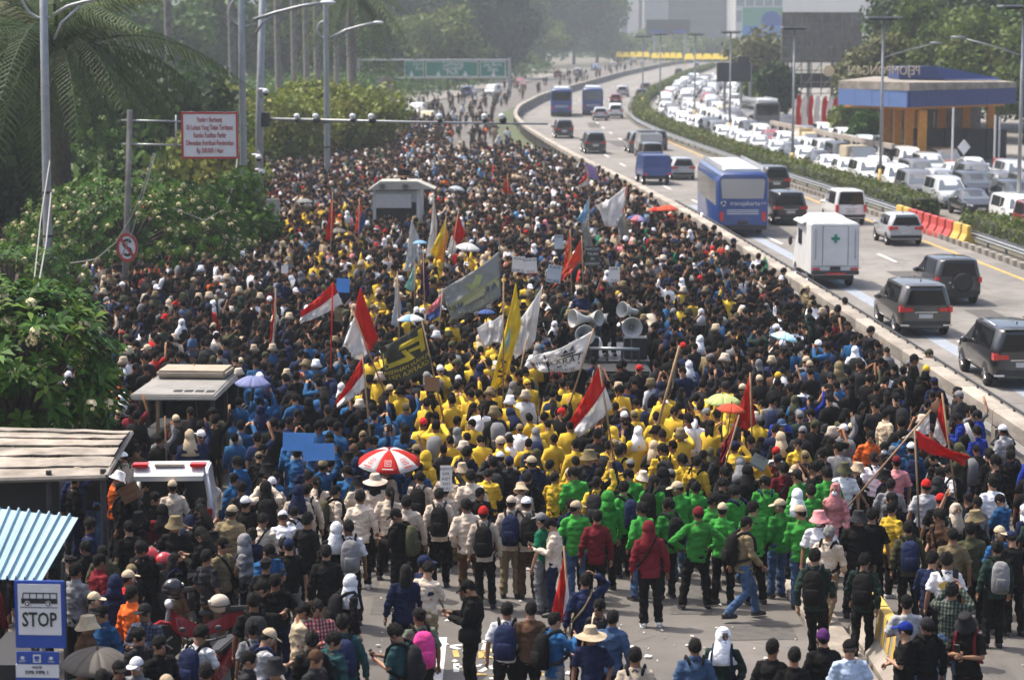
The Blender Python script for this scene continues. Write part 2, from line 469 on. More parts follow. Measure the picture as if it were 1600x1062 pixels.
# lines and sprayed lettering on the near road
mk = MB()
for y in (30.0, 42.5, 55):
    mk.box(-1.20, -1.05, y, y + 6.3, .003, .006)
for x in (3.2,):
    for y in (43, 55): mk.box(x, x + .13, y, y + 5, .003, .006)
tag(mk.build('lane_line_near', M['paint']), kind='structure')
def strokes(name, m, segs, w):
    mb = MB()
    for a, b in segs:
        p, q = at(*a), at(*b)
        d = (q - p); d.z = 0
        nrm = Vector((-d.y, d.x, 0)).normalized() * w / 2
        mb.add([(p + nrm)[:2] + (.008,), (p - nrm)[:2] + (.008,), (q - nrm)[:2] + (.008,), (q + nrm)[:2] + (.008,)], [(0, 1, 2, 3)])
    return tag(mb.build(name, m), kind='structure')
strokes('white_road_lettering', M['paint'], [((704, 1009), (722, 1007)), ((704, 1010), (718, 1014)), ((713, 1036), (713, 1050)), ((713, 1042), (722, 1041)), ((752, 1001), (760, 1004)), ((760, 1003), (756, 1015)), ((744, 1040), (752, 1040)), ((750, 1049), (768, 1040)), ((768, 1040), (782, 1040)), ((762, 1044), (782, 1044)), ((757, 1015), (785, 1014)), ((765, 1060), (790, 1057)), ((955, 1010), (985, 1008)), ((985, 1008), (990, 1024)), ((960, 1022), (992, 1020)), ((838, 1000), (870, 997)), ((842, 1040), (872, 1035))], .09)
strokes('yellow_road_lettering', M['ypaint'], [((711, 1016), (714, 1026)), ((752, 1018), (752, 1028)), ((752, 1018), (776, 1017)), ((754, 1027), (778, 1027)), ((744, 1053), (760, 1054)), ((772, 1056), (780, 1053)), ((850, 1018), (866, 1016)), ((848, 1052), (860, 1058))], .09)
pt = MB()
for i, (px, py, w_, l_) in enumerate(((620, 960, .9, 1.6), (860, 1020, 1.4, .8), (1080, 960, .7, 2.2), (1190, 1000, 1.2, 1.0), (560, 930, .6, 1.1), (1440, 440, 1.2, 4), (1330, 420, .9, 6), (1250, 345, 1.4, 7), (1560, 500, 1.0, 3), (980, 230, 1.6, 12), (930, 200, 1.2, 14))):
    p = at(px, py); a = road_slant(p.y) if p.x > 9 else R.uniform(-.1, .1)
    c_, s_ = math.cos(a), math.sin(a); z = .0055 + .0002 * i
    pt.add([(p.x + x * c_ + y * s_, p.y - x * s_ + y * c_, z) for x, y in ((-w_ / 2, 0), (w_ / 2, .05), (w_ / 2, l_), (-w_ / 2, l_ - .08))], [(0, 1, 2, 3)])
tag(pt.build('road_patch', mat('patch_asphalt', (.075, .07, .065), rough=.95, var=.25, vscale=6)), kind='structure')
lit = MB()
for i in range(190):
    px, py = R.uniform(300, 1600), R.uniform(880, 1060)
    p = at(px, py); s = R.choice([.015, .02, .025, .03, .03, .04, .05, .09]); a = R.uniform(0, 6.28)
    q = [(p.x + s * math.cos(a + k * 1.57) * (1 if k % 2 else .6), p.y + s * math.sin(a + k * 1.57), .015 + R.uniform(0, .03)) for k in range(4)]
    lit.add(q, [(0, 1, 2, 3)])
tag(lit.build('litter', M['fwhite']), kind='stuff')

def PX(y): return BX(y) - float(np.interp(y, [120, 200], [.5, .25]))
# ------------------------------------------------------------------ parapet between crowd and toll road
par = empty('parapet', (PX(30), 30, 0), 0, 'long concrete parapet with posts dividing the crowd from the toll road', 'parapet')
beam_me = MB().box(-.21, .21, 0, 1, 0, .38).mesh('beam', M['concrete'])
bm = bmesh.new(); bm.from_mesh(beam_me)
bmesh.ops.bevel(bm, geom=[e for e in bm.edges if abs(e.verts[0].co.y - e.verts[1].co.y) > .5], offset=.04, segments=1, affect='EDGES'); bm.to_mesh(beam_me); bm.free()
post_me = MB().box(-.17, .16, -.17, .17, 0, 1.19).mesh('post', M['concrete'])
y = 24.0
HF = lambda y: float(np.interp(y, [110, 230], [1.0, .72]))
while y < 880:
    L = 3.2 if y < 220 else 8.0
    dx = PX(y + L) - PX(y)
    ln = math.hypot(dx, L)
    b = link('beam', beam_me, par); b.location = (PX(y) - PX(30), y - 30, 1.19 * HF(y)); b.rotation_euler = (0, 0, -math.atan2(dx, L)); b.scale = (1, ln - .035, HF(y))
    q = link('post', post_me, par); q.scale = (1, 1, HF(y)); q.location = (PX(y) - PX(30) - .02, y - 30, 0); q.rotation_euler = (0, 0, -math.atan2(dx, L))
    y += L
def along(fx, y0, y1, prof, step=3.0):
    """sweep a closed profile (dx, z) along the road"""
    return [[(fx(y) + a, y, c) for a, c in prof] for y in np.arange(y0, y1 + .01, step)]
o = MB(); o.rings(along(lambda y: PX(y) - PX(30) + .04, 24, 880, [(-.05, 0), (.05, 0), (.05, .82), (-.05, .82)]))
po = o.build('panel', M['concrete2'], par); po.data.transform(Matrix.Translation((0, -30, 0)))  # recessed panel: the shade below the beam is put into its darker colour
o = MB(); o.rings(along(lambda y: PX(y) - PX(30) + .16, 24, 112, [(-.02, 1.62), (.02, 1.62), (.02, 1.67), (-.02, 1.67)]))
for y in np.arange(25, 110, 1.1): o.cbox(PX(y) - PX(30) + .16, y, 1.60, .05, .05, .10)
po = o.build('top_rail', M['dsteel'], par); po.data.transform(Matrix.Translation((0, -30, 0)))
# stains and grime are part of the concrete; kerb blocks along the median
M['kerbdark'] = mat('worn_black_paint', (.07, .066, .06), rough=.9, var=.3)
kb = empty('kerb', (BX(90) + 11.6, 90, 0), 0, 'black and white painted kerb blocks below the median guardrail', 'kerb')
kme = MB().box(-.12, .12, 0, .56, 0, .24).mesh('kerb_block', M['concrete'])
y = 84.0; i = 0
while y < 150:
    b = link('kerb_block', kme, kb); b.location = (BX(y) - BX(90) + .35, y - 90, 0); b.rotation_euler = (0, 0, -math.atan2(BX(y + 1) - BX(y), 1))
    setm(b, M['concrete'] if i % 2 else M['kerbdark']); i += 1; y += .57
gr = empty('guardrail', (BX(90) + 12.4, 90, 0), 0, 'long grey steel guardrail in front of the clipped median hedge', 'guardrail')
prof = [(-.03, .42), (.05, .47), (-.02, .56), (.05, .65), (-.03, .72), (-.06, .72), (.02, .65), (-.05, .56), (.02, .47), (-.06, .42)]
for a, b_ in ((78, 111), (119.5, 330)):
    o = MB(); o.rings(along(lambda y: BX(y) - BX(90) + .1, a, b_, prof, 2.0)); po = o.build('rail', M['steel'], gr); po.data.transform(Matrix.Translation((0, -90, 0)))
pm = MB().box(-.05, .05, -.05, .05, 0, .74).mesh('post', M['steel'])
for y in list(np.arange(79, 111, 3)) + list(np.arange(120, 250, 4)):
    q = link('post', pm, gr); q.location = (BX(y) - BX(90) + .22, y - 90, 0)

# ------------------------------------------------------------------ foliage helpers
def leaf_cloud(cent, rad, n, size, cols, seed, outward=0.5, aspect=1.6, spread=1.0, up=0.0):
    """leaf diamonds in clumps: cent/rad arrays k x 3 / k; returns V, F, col"""
    rs = np.random.RandomState(seed)
    cent = np.asarray(cent, float); rad = np.asarray(rad, float)
    if rad.ndim == 1: rad = np.repeat(rad[:, None], 3, 1)
    vol = rad.prod(1) ** .667
    k = rs.choice(len(cent), n, p=vol / vol.sum())
    d = rs.normal(size=(n, 3)); d /= np.linalg.norm(d, axis=1)[:, None]
    r = rs.uniform(.45, 1.0, n) ** .6 * spread
    r *= 1 + .25 * np.sin(d[:, 0] * 9 + k) * np.sin(d[:, 1] * 8 + 2 * k) + .1 * rs.normal(size=n)
    P = cent[k] + d * rad[k] * r[:, None]
    nrm = d * outward + rs.normal(size=(n, 3)) * .55 + np.array([0, 0, up])
    nrm /= np.linalg.norm(nrm, axis=1)[:, None]
    t = np.cross(nrm, rs.normal(size=(n, 3))); t /= np.linalg.norm(t, axis=1)[:, None] + 1e-9
    b = np.cross(nrm, t)
    s = size * rs.uniform(.6, 1.35, n)[:, None]
    V = np.stack([P - t * s * aspect / 2, P + b * s / 2 + nrm * s * .12, P + t * s * aspect / 2, P - b * s / 2 + nrm * s * .12], 1).reshape(-1, 3)
    F = np.arange(4 * n).reshape(n, 4)
    cols = np.asarray(cols, float)
    w = rs.dirichlet(np.ones(len(cols)) * .7, len(cent))[k] * .6 + rs.dirichlet(np.ones(len(cols)) * .5, n) * .4
    c = (w @ cols) * rs.uniform(.75, 1.25, n)[:, None]
    return V, F, np.repeat(c, 4, 0)
GREEN = [(.042, .095, .016), (.078, .145, .022), (.030, .070, .016)]
YGREEN = [(.11, .16, .025), (.07, .12, .020), (.17, .17, .035), (.05, .085, .018)]
OLIVE = [(.12, .125, .055), (.085, .10, .038), (.15, .15, .07)]
DARKG = [(.028, .058, .016), (.045, .082, .024), (.020, .042, .014)]
_seed = [100]
def crown_points(cx, cy, cz, rx, ry, rz, k, cr):
    pts, rd = [], []
    for i in range(k):
        while True:
            d = Vector((R.uniform(-1, 1), R.uniform(-1, 1), R.uniform(-.8, 1)))
            if .35 < d.length < 1: break
        pts.append((cx + d.x * rx, cy + d.y * ry, cz + d.z * rz)); rd.append(cr * R.uniform(.7, 1.25))
    return pts, rd
def tree(name, x, y, h, r, label, group=None, n=2600, leaf=.5, cols=GREEN, k=14, trunk=.3, low=.3, cat='tree', squash=.8, z0=0.0):
    _seed[0] += 1
    root = empty(name, (x, y, z0), 0, label, cat, group)
    rz = h * (1 - low) / 2
    pts, rd = crown_points(0, 0, h - rz, r * .72, r * .72, rz * .75, k, r * .42)
    V, F, c = leaf_cloud(pts, np.array([(q, q, q * squash) for q in rd]), n, leaf, cols, _seed[0])
    link('crown', np_mesh('crown', V, F, M['leaf'], c), root)
    mb = MB()
    top = h - rz
    mb.tube([(0, 0, -.05), (.05, 0, top * .4), (R.uniform(-.2, .2), R.uniform(-.2, .2), top)], [trunk, trunk * .75, trunk * .5], 8)
    for p in pts[:7]:
        mb.tube([(0, 0, top * .55), ((p[0]) * .5, p[1] * .5, (top * .55 + p[2]) / 2), p], [trunk * .45, trunk * .3, trunk * .12], 6)
    mb.build('trunk', M['bark'], root, True)
    return root
# hedge on the median
def hedge(y0, y1, label):
    root = empty('hedge', (BX(y0) + 13.9, y0, .1), 0, label, 'hedge')
    ys = np.arange(y0, y1, .55 if y0 < 250 else 1.6)
    pts, rd = [], []
    for y in ys:
        for dx in (-.45, .1, .65):
            pts.append((BX(y) - BX(y0) + dx, y - y0, .62 + R.uniform(-.08, .14))); rd.append((.42, .5 if y0 < 250 else 1.2, .52))
    _seed[0] += 1
    n = int((y1 - y0) * (230 if y0 < 130 else 150 if y0 < 240 else 40))
    V, F, c = leaf_cloud(pts, rd, n, .13 if y0 < 130 else .2 if y0 < 240 else .5, [(.06, .115, .018), (.10, .14, .025), (.035, .075, .014), (.17, .12, .025)], _seed[0], outward=1.0)
    link('foliage', np_mesh('foliage', V, F, M['leaf'], c), root)
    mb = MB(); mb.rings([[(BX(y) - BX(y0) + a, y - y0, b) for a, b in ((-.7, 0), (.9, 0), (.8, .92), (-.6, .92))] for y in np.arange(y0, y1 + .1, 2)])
    mb.build('dark_core', M['leafcore'], root)  # dark box added inside the hedge, behind the leaves
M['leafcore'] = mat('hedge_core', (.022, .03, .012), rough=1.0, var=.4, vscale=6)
hedge(76, 110.5, 'clipped green hedge behind the guardrail, nearer than the red barriers')
hedge(120.5, 236, 'long clipped hedge between bus lanes and jam, beyond the red barriers')
hedge(237, 640, 'far hedge curving along the median beneath the distant lamp posts')

# water-filled road barriers in the gap of the hedge
bar_me = {}
def barrier_mesh(m):
    mb = MB()
    mb.prism([(-.30, 0), (.30, 0), (.30, .22), (.12, .55), (.09, .95), (-.09, .95), (-.12, .55), (-.30, .22)], -.48, .48)
    me = mb.mesh('barrier_body', m)
    bm = bmesh.new(); bm.from_mesh(me); bmesh.ops.bevel(bm, geom=list(bm.edges), offset=.03, segments=1, affect='EDGES'); bm.to_mesh(me); bm.free()
    return me
M['barred'] = mat('barrier_red', (.42, .05, .04), rough=.5, var=.15); M['baryel'] = mat('barrier_yellow', (.55, .36, .07), rough=.5, var=.15)
seq = ['y', 'y', 'r', 'r', 'r', 'r', 'r', 'r', 'y', 'y']
pa, pb = at(1407, 350), at(1510, 384)
for i, s in enumerate(seq):
    p = pa.lerp(pb, i / 9)
    k = seq[:i].count(s)
    lab = (['farthest', 'fourth', 'third', 'third', 'second', 'nearest'])
    o = link('road_barrier', barrier_mesh(M['barred'] if s == 'r' else M['baryel']))
    o.location = (p.x, p.y, .003); o.rotation_euler = (0, 0, math.atan2(pb.y - pa.y, pb.x - pa.x) + R.uniform(-.08, .08))
    if s == 'r': tag(o, f"{['farthest', 'second farthest', 'third farthest', 'third nearest', 'second nearest', 'nearest'][k]} red plastic barrier in the hedge gap", 'road barrier', 'red plastic road barriers')
    else: tag(o, f"{['farthest', 'second farthest', 'second nearest', 'nearest'][k]} yellow plastic barrier in the hedge gap", 'road barrier', 'yellow plastic road barriers')

# ------------------------------------------------------------------ street lamps on the median
def panel_lamp(x, y, h, w, label, arm=None):
    root = empty('street_lamp', (x, y, .1), 0, label, 'street lamp', 'flat panel street lamps along the median')
    mb = MB(); mb.tube([(0, 0, 0), (0, 0, h * .5), (0, 0, h)], [.11, .09, .07], 8); mb.build('pole', M['steel'], root, True)
    mb = MB(); mb.tube([(0, 0, .05), (0, 0, 1.3)], [.125, .12], 8); mb.build('painted_base', M['baryel'], root, True)
    mb = MB(); mb.box(-w / 2, w / 2, -.75, .75, h, h + .09); hd = mb.build('panel', M['steel'], root); hd.rotation_euler = (0, 0, 0)
    mb = MB()
    for s in (-1, 1): mb.box(s * w * .27 - w * .2, s * w * .27 + w * .2, -.62, .62, h - .05, h - .003)
    mb.build('module', M['dsteel'], root)
    mb = MB(); mb.box(-w * .4, w * .4, -.05, .05, h - .14, h - .055); mb.build('bracket', M['dsteel'], root)
    if arm:
        mb = MB(); mb.tube([(0, 0, h - 2.4), (arm * .5, 0, h - 1.9), (arm, 0, h - 1.5)], [.05, .045, .04], 6); mb.cbox(arm, 0, h - 1.5, .7, .25, .12)
        mb.build('side_arm', M['steel'], root, True)
LW = ['the rightmost and nearest lamp', 'second nearest lamp', 'third nearest lamp', 'fourth nearest lamp', 'fifth nearest lamp', 'sixth nearest lamp', 'seventh nearest lamp']
for i, (px, by, ty, w, arm) in enumerate([(1590, 355, 14, 2.4, -3.2), (1375, 300, 31, 2.1, 3.2), (1238, 270, 46, 1.8, None), (1140, 215, 52, 2.0, None), (1085, 192, 55, 2.0, None), (1031, 182, 55, 2.0, None), (1004, 170, 58, 2.2, None)]):
    p = at(px, by); h = atY(px, ty, p.y).z
    panel_lamp(p.x, p.y, h, w, f"tall grey post with flat panel head over the hedge, {['nearest', 'second nearest', 'third nearest', 'fourth nearest', 'fifth nearest', 'sixth nearest', 'farthest'][i]} on the median", arm)
    if i < 6: LM.append((f"the {['first', 'second', 'third', 'fourth', 'fifth', 'sixth'][i]} median lamp", Vector((p.x, p.y, 0))))
# dim lamp posts beyond the jam
for i, (px, by, ty) in enumerate([(1022, 150, 62), (1030, 150, 60), (1110, 150, 48), (1170, 180, 30), (1215, 180, 28), (1265, 120, 40)]):
    pass

# ------------------------------------------------------------------ far trees
def ptree(px, Y, h, r, name, label, **k):
    p = atY(px, 300, Y)
    return tree(name, p.x, Y, h, r, label, **k)
W = ['first', 'second', 'third', 'fourth', 'fifth', 'sixth', 'seventh', 'eighth', 'ninth', 'tenth', 'eleventh', 'twelfth', 'thirteenth', 'fourteenth', 'fifteenth']
back = [(560, 470, 24, 9), (610, 440, 21, 8), (662, 470, 25, 9), (712, 450, 24, 9), (762, 480, 26, 10), (806, 560, 30, 10), (850, 660, 34, 12), (896, 700, 36, 12), (932, 740, 28, 9), (520, 420, 20, 8)]
for i, (px, Y, h, r) in enumerate(sorted(back)):
    ptree(px, Y, h, r, 'broadleaf_tree', f"tall dark green tree behind the green road signs, {W[i]} from the left in its row", group='tall trees beyond the green road signs', n=9000, leaf=.72, cols=DARKG if i % 3 else GREEN, k=34, low=-.04, trunk=.5)
front = [(640, 400, 13, 6, YGREEN), (700, 390, 15, 7, YGREEN), (590, 360, 12, 6, GREEN), (788, 500, 11, 4, OLIVE), (752, 440, 8, 3.5, DARKG), (846, 620, 15, 7, YGREEN)]
for i, (px, Y, h, r, c) in enumerate(sorted(front)):
    ptree(px, Y, h, r, 'bushy_tree', f"lower bushy tree beside the green road signs, {W[i]} from the left", group='lower trees around the green road signs', n=5000, leaf=.6, cols=c, k=22, low=-.02)
for i, (px, Y, h, r) in enumerate([(962, 760, 10, 7), (1008, 820, 10, 9), (1055, 800, 9, 10), (1090, 760, 8.5, 8), (1130, 760, 8, 8)]):
    ptree(px, Y, h, r, 'hazy_tree', f"hazy pale green tree under the distant offices, {W[i]} from the left", group='hazy trees before the offices', n=2600, leaf=.9, cols=YGREEN, k=16, low=-.1)
right = [(1418, 268, 19, 5, DARKG), (1440, 245, 20, 6, GREEN), (1470, 238, 22, 7, DARKG), (1500, 240, 23, 8, GREEN), (1555, 230, 21, 7, DARKG), (1610, 225, 22, 8, DARKG), (1660, 215, 20, 8, GREEN)]
for i, (px, Y, h, r, c) in enumerate(right):
    ptree(px, Y, h, r, 'broadleaf_tree', f"tall dense tree rising behind the blue toll canopy, {W[i]} from the left in its row", group='tall trees behind the toll canopy', n=10500, leaf=.43, cols=c, k=38, low=-.02, trunk=.4)
for i, (px, Y, h, r, c) in enumerate([(1362, 215, 9.5, 4.2, OLIVE), (1440, 215, 14.5, 4.5, YGREEN), (1478, 212, 12.5, 3.6, YGREEN), (1545, 205, 12.2, 4.5, YGREEN), (1600, 200, 11, 4.5, YGREEN)]):
    ptree(px, Y, h, r, 'bushy_tree', ['olive feathery tree beside the grey billboard frame, behind the rooftop letters', 'yellow green tree behind the middle of the toll canopy', 'rounded yellow green tree behind the blue roof block', 'yellow green mango tree beyond the canopy beside the last lamp', 'yellow green tree behind the nearest panel lamp'][i], n=6500, leaf=.36, cols=c, k=24, low=.1)
for i, (px, Y, h, r, c) in enumerate([(1178, 300, 10, 5, OLIVE), (1195, 262, 5.5, 3, YGREEN), (1210, 250, 6.5, 2.6, DARKG), (1330, 205, 4.0, 2.2, YGREEN), (1350, 190, 3.2, 1.6, GREEN)]):
    ptree(px, Y, h, r, 'bushy_tree', ['grey green tree standing left of the big billboard frame', 'low bright green tree left of the billboard frame', 'dark bushy tree at the foot of the billboard frame', 'bright shrub behind the red and white banners', 'low shrub by the orange canopy columns'][i], n=2200, leaf=.5, cols=c, k=16, low=.1)
# belt of far woodland so that the ground never ends bare
V, F, c = leaf_cloud([(x, 900 + abs(x) * .1 + R.uniform(-30, 30), 2) for x in range(-900, 1000, 40)], [(34, 20, R.uniform(4, 6)) for x in range(-900, 1000, 40)], 20000, 2.5, GREEN, 5)
tag(link('woodland', np_mesh('woodland', V, F, M['leaf'], c)), kind='stuff')

V, F, c = leaf_cloud([(x + R.uniform(-3, 3), y + R.uniform(-4, 4), 1.5) for y in range(110, 420, 11) for x in (-24, -32, -42, -54)] + [(LEFT(y) - 9, y, 1.2) for y in range(240, 560, 9)], [(6, 6, R.uniform(2, 3.6))] * (len(range(110, 420, 11)) * 4 + 36), 46000, .42, GREEN, 77)
tag(link('undergrowth', np_mesh('undergrowth', V, F, M['leaf'], c)), kind='stuff')
# left side: bushy yellow-green trees with orange tips
for i, (px, Y, h, r) in enumerate([(345, 150, 6.2, 4.2), (430, 156, 6.0, 4.6), (500, 165, 6.4, 4.4), (560, 172, 6.2, 3.9), (330, 122, 4.6, 3.2)]):
    ptree(px, Y, h, r, 'flowering_bush', f"rounded yellow green bush tree with orange tips above the crowd, {W[[1, 2, 3, 4, 0][i]]} from the left", group='bushy trees along the kerb', n=9000, leaf=.26, cols=[(.17, .24, .035), (.11, .18, .025), (.22, .24, .04), (.06, .11, .018), (.20, .22, .035), (.27, .17, .04)], k=26, low=.02, trunk=.2)
ptree(350, 92, 4.0, 2.2, 'bright_bush', 'bright green leafy bush between the parking sign and round sign', n=3500, leaf=.22, cols=[(.06, .14, .018), (.09, .17, .025), (.03, .07, .014)], k=16, low=.02, trunk=.1)
for i, (px, Y, h, r) in enumerate([(-10, 128, 9, 6), (110, 135, 8, 6), (220, 140, 9, 6), (300, 170, 8, 5), (-60, 100, 8, 5)]):
    ptree(px, Y, h, r, 'shade_tree', f"dark shade tree behind the big palm, {W[[1, 2, 3, 4, 0][i]]} from the left", group='dark trees behind the palm', n=5500, leaf=.4, cols=DARKG, k=26, low=-.05)
for i, (px, Y, h, r) in enumerate([(340, 330, 17, 7), (430, 340, 18, 7), (250, 300, 17, 7), (150, 280, 17, 7), (490, 360, 19, 7), (40, 260, 17, 7)]):
    ptree(px, Y, h, r, 'broadleaf_tree', f"hazy tall tree behind the palm trunks, {W[[3, 4, 2, 1, 5, 0][i]]} from the left", group='hazy trees behind the palms', n=6000, leaf=.65, cols=GREEN, k=26, low=-.03)

# ------------------------------------------------------------------ palms
def frond(L, droop, n, w, seed, hang=.55):
    """one frond along +x: returns V, F (quads) with drooping leaflets"""
    rs = random.Random(seed)
    V, F = [], []
    def rp(t): return Vector((L * t * (1 - .18 * droop * t), 0, L * (.42 * t - (.42 + droop) * t * t)))
    for i in range(n):
        t = .1 + .9 * i / (n - 1)
        p = rp(t); tg = (rp(min(1, t + .02)) - rp(t - .02)).normalized()
        ll = w * math.sin(math.pi * (.12 + .83 * t)) ** .7 * rs.uniform(.85, 1.1)
        for s in (-1, 1):
            side = Vector((0, s, 0))
            d1 = (side * .8 + tg * .5 + Vector((0, 0, .12 - hang * .5))).normalized()
            d2 = (side * .45 + tg * .35 + Vector((0, 0, -hang * 1.8 + rs.uniform(-.5, .4)))).normalized()
            q1 = p + d1 * ll * .5; q2 = q1 + d2 * ll * .5
            wd = tg * (L / n * rs.uniform(.25, .5))
            k = len(V)
            V += [p - wd * .5, p + wd * .5, q1 + wd * .5, q1 - wd * .5, q2 + wd * .1, q2 - wd * .1]
            F += [(k, k + 1, k + 2, k + 3), (k + 3, k + 2, k + 4, k + 5)]
    k = len(V)
    for i in range(9):
        p = rp(i / 8); r_ = .05 * (1 - i / 9.5) * L / 4
        V += [p + Vector((0, r_, 0)), p + Vector((0, 0, r_)), p + Vector((0, -r_, 0)), p + Vector((0, 0, -r_))]
        if i:
            a = k + 4 * i
            F += [(a - 4 + j, a - 4 + (j + 1) % 4, a + (j + 1) % 4, a + j) for j in range(4)]
    return V, F
PALMG = [(.045, .078, .020), (.030, .054, .015), (.12, .125, .045), (.055, .090, .026), (.08, .11, .035)]
def palm(name, x, y, h, L, nf, label, group=None, trunk=.22, droops=(.3, 1.1), nl=34, w=1.1, cols=PALMG, hang=.55, z0=0.0, cat='palm tree', elev=(-.3, .9), bark='palmbark'):
    root = empty(name, (x, y, z0), 0, label, cat, group)
    mb = MB()
    mb.tube([(0, 0, -.05), (.02, 0, h * .3), (-.04, 0, h * .7), (0, 0, h)], [trunk * 1.25, trunk, trunk * .92, trunk * .8], 10)
    mb.build('trunk', M[bark], root, True)
    for i in range(nf):
        V, F = frond(L * R.uniform(.85, 1.1), R.uniform(*droops), nl, w, R.random(), hang)
        ce = np.array(R.choice(cols)) * R.uniform(.8, 1.25)
        V = np.array([tuple(v) for v in V])
        cc = np.repeat(ce[None], len(V), 0) * NP.uniform(.75, 1.25, (len(V), 1))
        f = link('frond', np_mesh('frond', V, np.array(F), M['leaf'], cc), root)
        f.location = (0, 0, h)
        f.rotation_euler = (0, -R.uniform(*elev), 2 * math.pi * (i + R.uniform(-.3, .3)) / nf)
    return root
p = atY(88, 80, 92)
palm('palm_tree', p.x, 92, p.z - .3, 7.0, 46, 'big dark feather palm with long drooping fronds behind the grey lamp post', trunk=.5, nl=36, w=1.8, droops=(.2, .9), hang=.8, bark='bark', elev=(-.45, .95))
p = atY(-60, 30, 100)
palm('palm_tree', p.x, 100, p.z, 6.0, 30, 'dark feather palm partly outside the view, behind the big palm', trunk=.35, w=1.2, elev=(-.4, .8), bark='bark')
for i, (px, Y, base) in enumerate([(366, 175, 0), (437, 190, 0), (462, 200, 0), (481, 205, 0), (497, 215, 0), (528, 225, 0), (268, 160, 0), (548, 235, 0)]):
    p = atY(px, 300, Y)
    h = 17 + (i % 3) * 2 if i not in (5, 7) else 14.8
    palm('royal_palm', p.x, Y, h, 4.6, 13, f"smooth grey royal palm trunk above the bushes, {W[[1, 2, 3, 4, 5, 6, 0, 7][i]]} from the left in its row", 'royal palms behind the bushes', trunk=.27, nl=20, w=.9, droops=(.5, 1.3), hang=.8)
p = atY(550, 12, 185)
palm('drooping_palm', p.x, 185, p.z + .6, 5.4, 36, 'shaggy palm with hanging dark fronds left of the green signs', trunk=.3, nl=24, w=1.5, droops=(.7, 1.6), hang=1.0)

# ------------------------------------------------------------------ plumeria trees
def plumeria(x, y, h, r, label, k, leaf, nflow, seed, zc=None, lo=-.15):
    rs = random.Random(seed)
    root = empty('plumeria_tree', (x, y, 0), 0, label, 'plumeria')
    tips = []
    for i in range(k):
        a = rs.uniform(0, 6.283); e = rs.uniform(lo, 1.35)
        rr = rs.uniform(.72, 1.0)
        tips.append(Vector((r * math.cos(e) * math.cos(a) * rr, r * math.cos(e) * math.sin(a) * rr, (zc or h * .5) + (h - (zc or h * .5)) * math.sin(e) * rr)))
    V, F, cc = [], [], []
    for t in tips:
        out = Vector((t.x, t.y, (t.z - h * .35) * 1.1)).normalized()
        u = out.orthogonal().normalized(); w = out.cross(u)
        g0 = np.array(rs.choice([(.035, .10, .010), (.055, .135, .014), (.022, .065, .010), (.095, .165, .02)]))
        for j in range(11):
            a = j * 2.4; el = rs.uniform(.1, .75)
            d = (u * math.cos(a) + w * math.sin(a)) * math.cos(el) + out * math.sin(el)
            s = (out - d * out.dot(d)).normalized().cross(d)
            ll = leaf * rs.uniform(.75, 1.2); b = t + out * (.02 * j)
            m1 = b + d * ll * .55 + out * ll * .08; e1 = b + d * ll + Vector((0, 0, -ll * .18))
            q = len(V)
            V += [b, m1 + s * ll * .16, e1, m1 - s * ll * .16]
            F.append((q, q + 1, q + 2, q + 3)); cc += [g0 * rs.uniform(.7, 1.3)] * 4
    link('crown', np_mesh('crown', np.array([tuple(v) for v in V]), np.array(F), M['leaf'], np.array(cc)), root)
    mb = MB()
    mb.tube([(0, 0, -.05), (.1, .05, h * .2), (0, 0, h * .4)], [.2, .16, .13], 8)
    for t in tips[:: max(1, k // 60)]:
        mb.tube([(0, 0, h * .36), (t.x * .5, t.y * .5, h * .3 + t.z * .35), t], [.07, .045, .02], 5)
    mb.build('trunk', M['bark'], root, True)
    V, F = [], []
    for t in rs.sample(tips, min(nflow, k)):
        for j in range(24):
            d = Vector((rs.gauss(0, 1), rs.gauss(0, 1) - .4, rs.gauss(0, 1) + .5)).normalized()
            c0 = t + Vector((t.x, t.y, .3)).normalized() * leaf * .55 + d * leaf * .32
            u = d.orthogonal().normalized(); w = d.cross(u); s = leaf * rs.uniform(.10, .16); q = len(V)
            V += [c0 + u * s, c0 + w * s, c0 - u * s, c0 - w * s]; F.append((q, q + 1, q + 2, q + 3))
    link('blossom', np_mesh('blossom', np.array([tuple(v) for v in V]), np.array(F), M['petal']), root)
    return root
p = atY(200, 300, 86)
plumeria(p.x, 86, 4.35, 4.6, 'large rounded plumeria tree covered in cream blossoms around the round sign', 1250, .29, 560, 3, 1.6, -.4)
plumeria(*at(20, 545)[:2], 3.1, 2.4, 'bushy green plumeria at the frame edge, behind the nearer white flowered one', 200, .30, 22, 4, 1.6)
p = atY(45, 640, 46)
plumeria(p.x, 45, 4.75, 2.0, 'near plumeria with big glossy leaves and white blossom clusters over the curved roof', 400, .36, 60, 5, 3.0, -.75)
# ------------------------------------------------------------------ vehicles (built facing +y: front at +y)
WH = {}
def wheel_mesh(r, w):
    k = (round(r, 2), round(w, 2))
    if k not in WH:
        mb = MB()
        def ring(x, q, n=18): return [(x, q * math.cos(a), q * math.sin(a)) for a in (2 * math.pi * j / n for j in range(n))]
        mb.rings([ring(-w / 2, r * .6), ring(-w / 2, r * .92), ring(-w * .35, r), ring(w * .35, r), ring(w / 2, r * .92), ring(w / 2, r * .6)])
        tyre = mb.mesh('tyre', M['rubber'], True)
        mb = MB()
        for s in (-1, 1):
            mb.rings([ring(s * w * .46, r * .62), ring(s * w * .5, r * .60), ring(s * w * .40, r * .5), ring(s * w * .40, r * .1)])
            for j in range(5):
                a = 2 * math.pi * j / 5
                mb.tube([(s * w * .46, r * .08 * math.cos(a), r * .08 * math.sin(a)), (s * w * .48, r * .58 * math.cos(a), r * .58 * math.sin(a))], r * .09, 5)
        WH[k] = (tyre, mb.mesh('rim', M['chrome']))
    return WH[k]
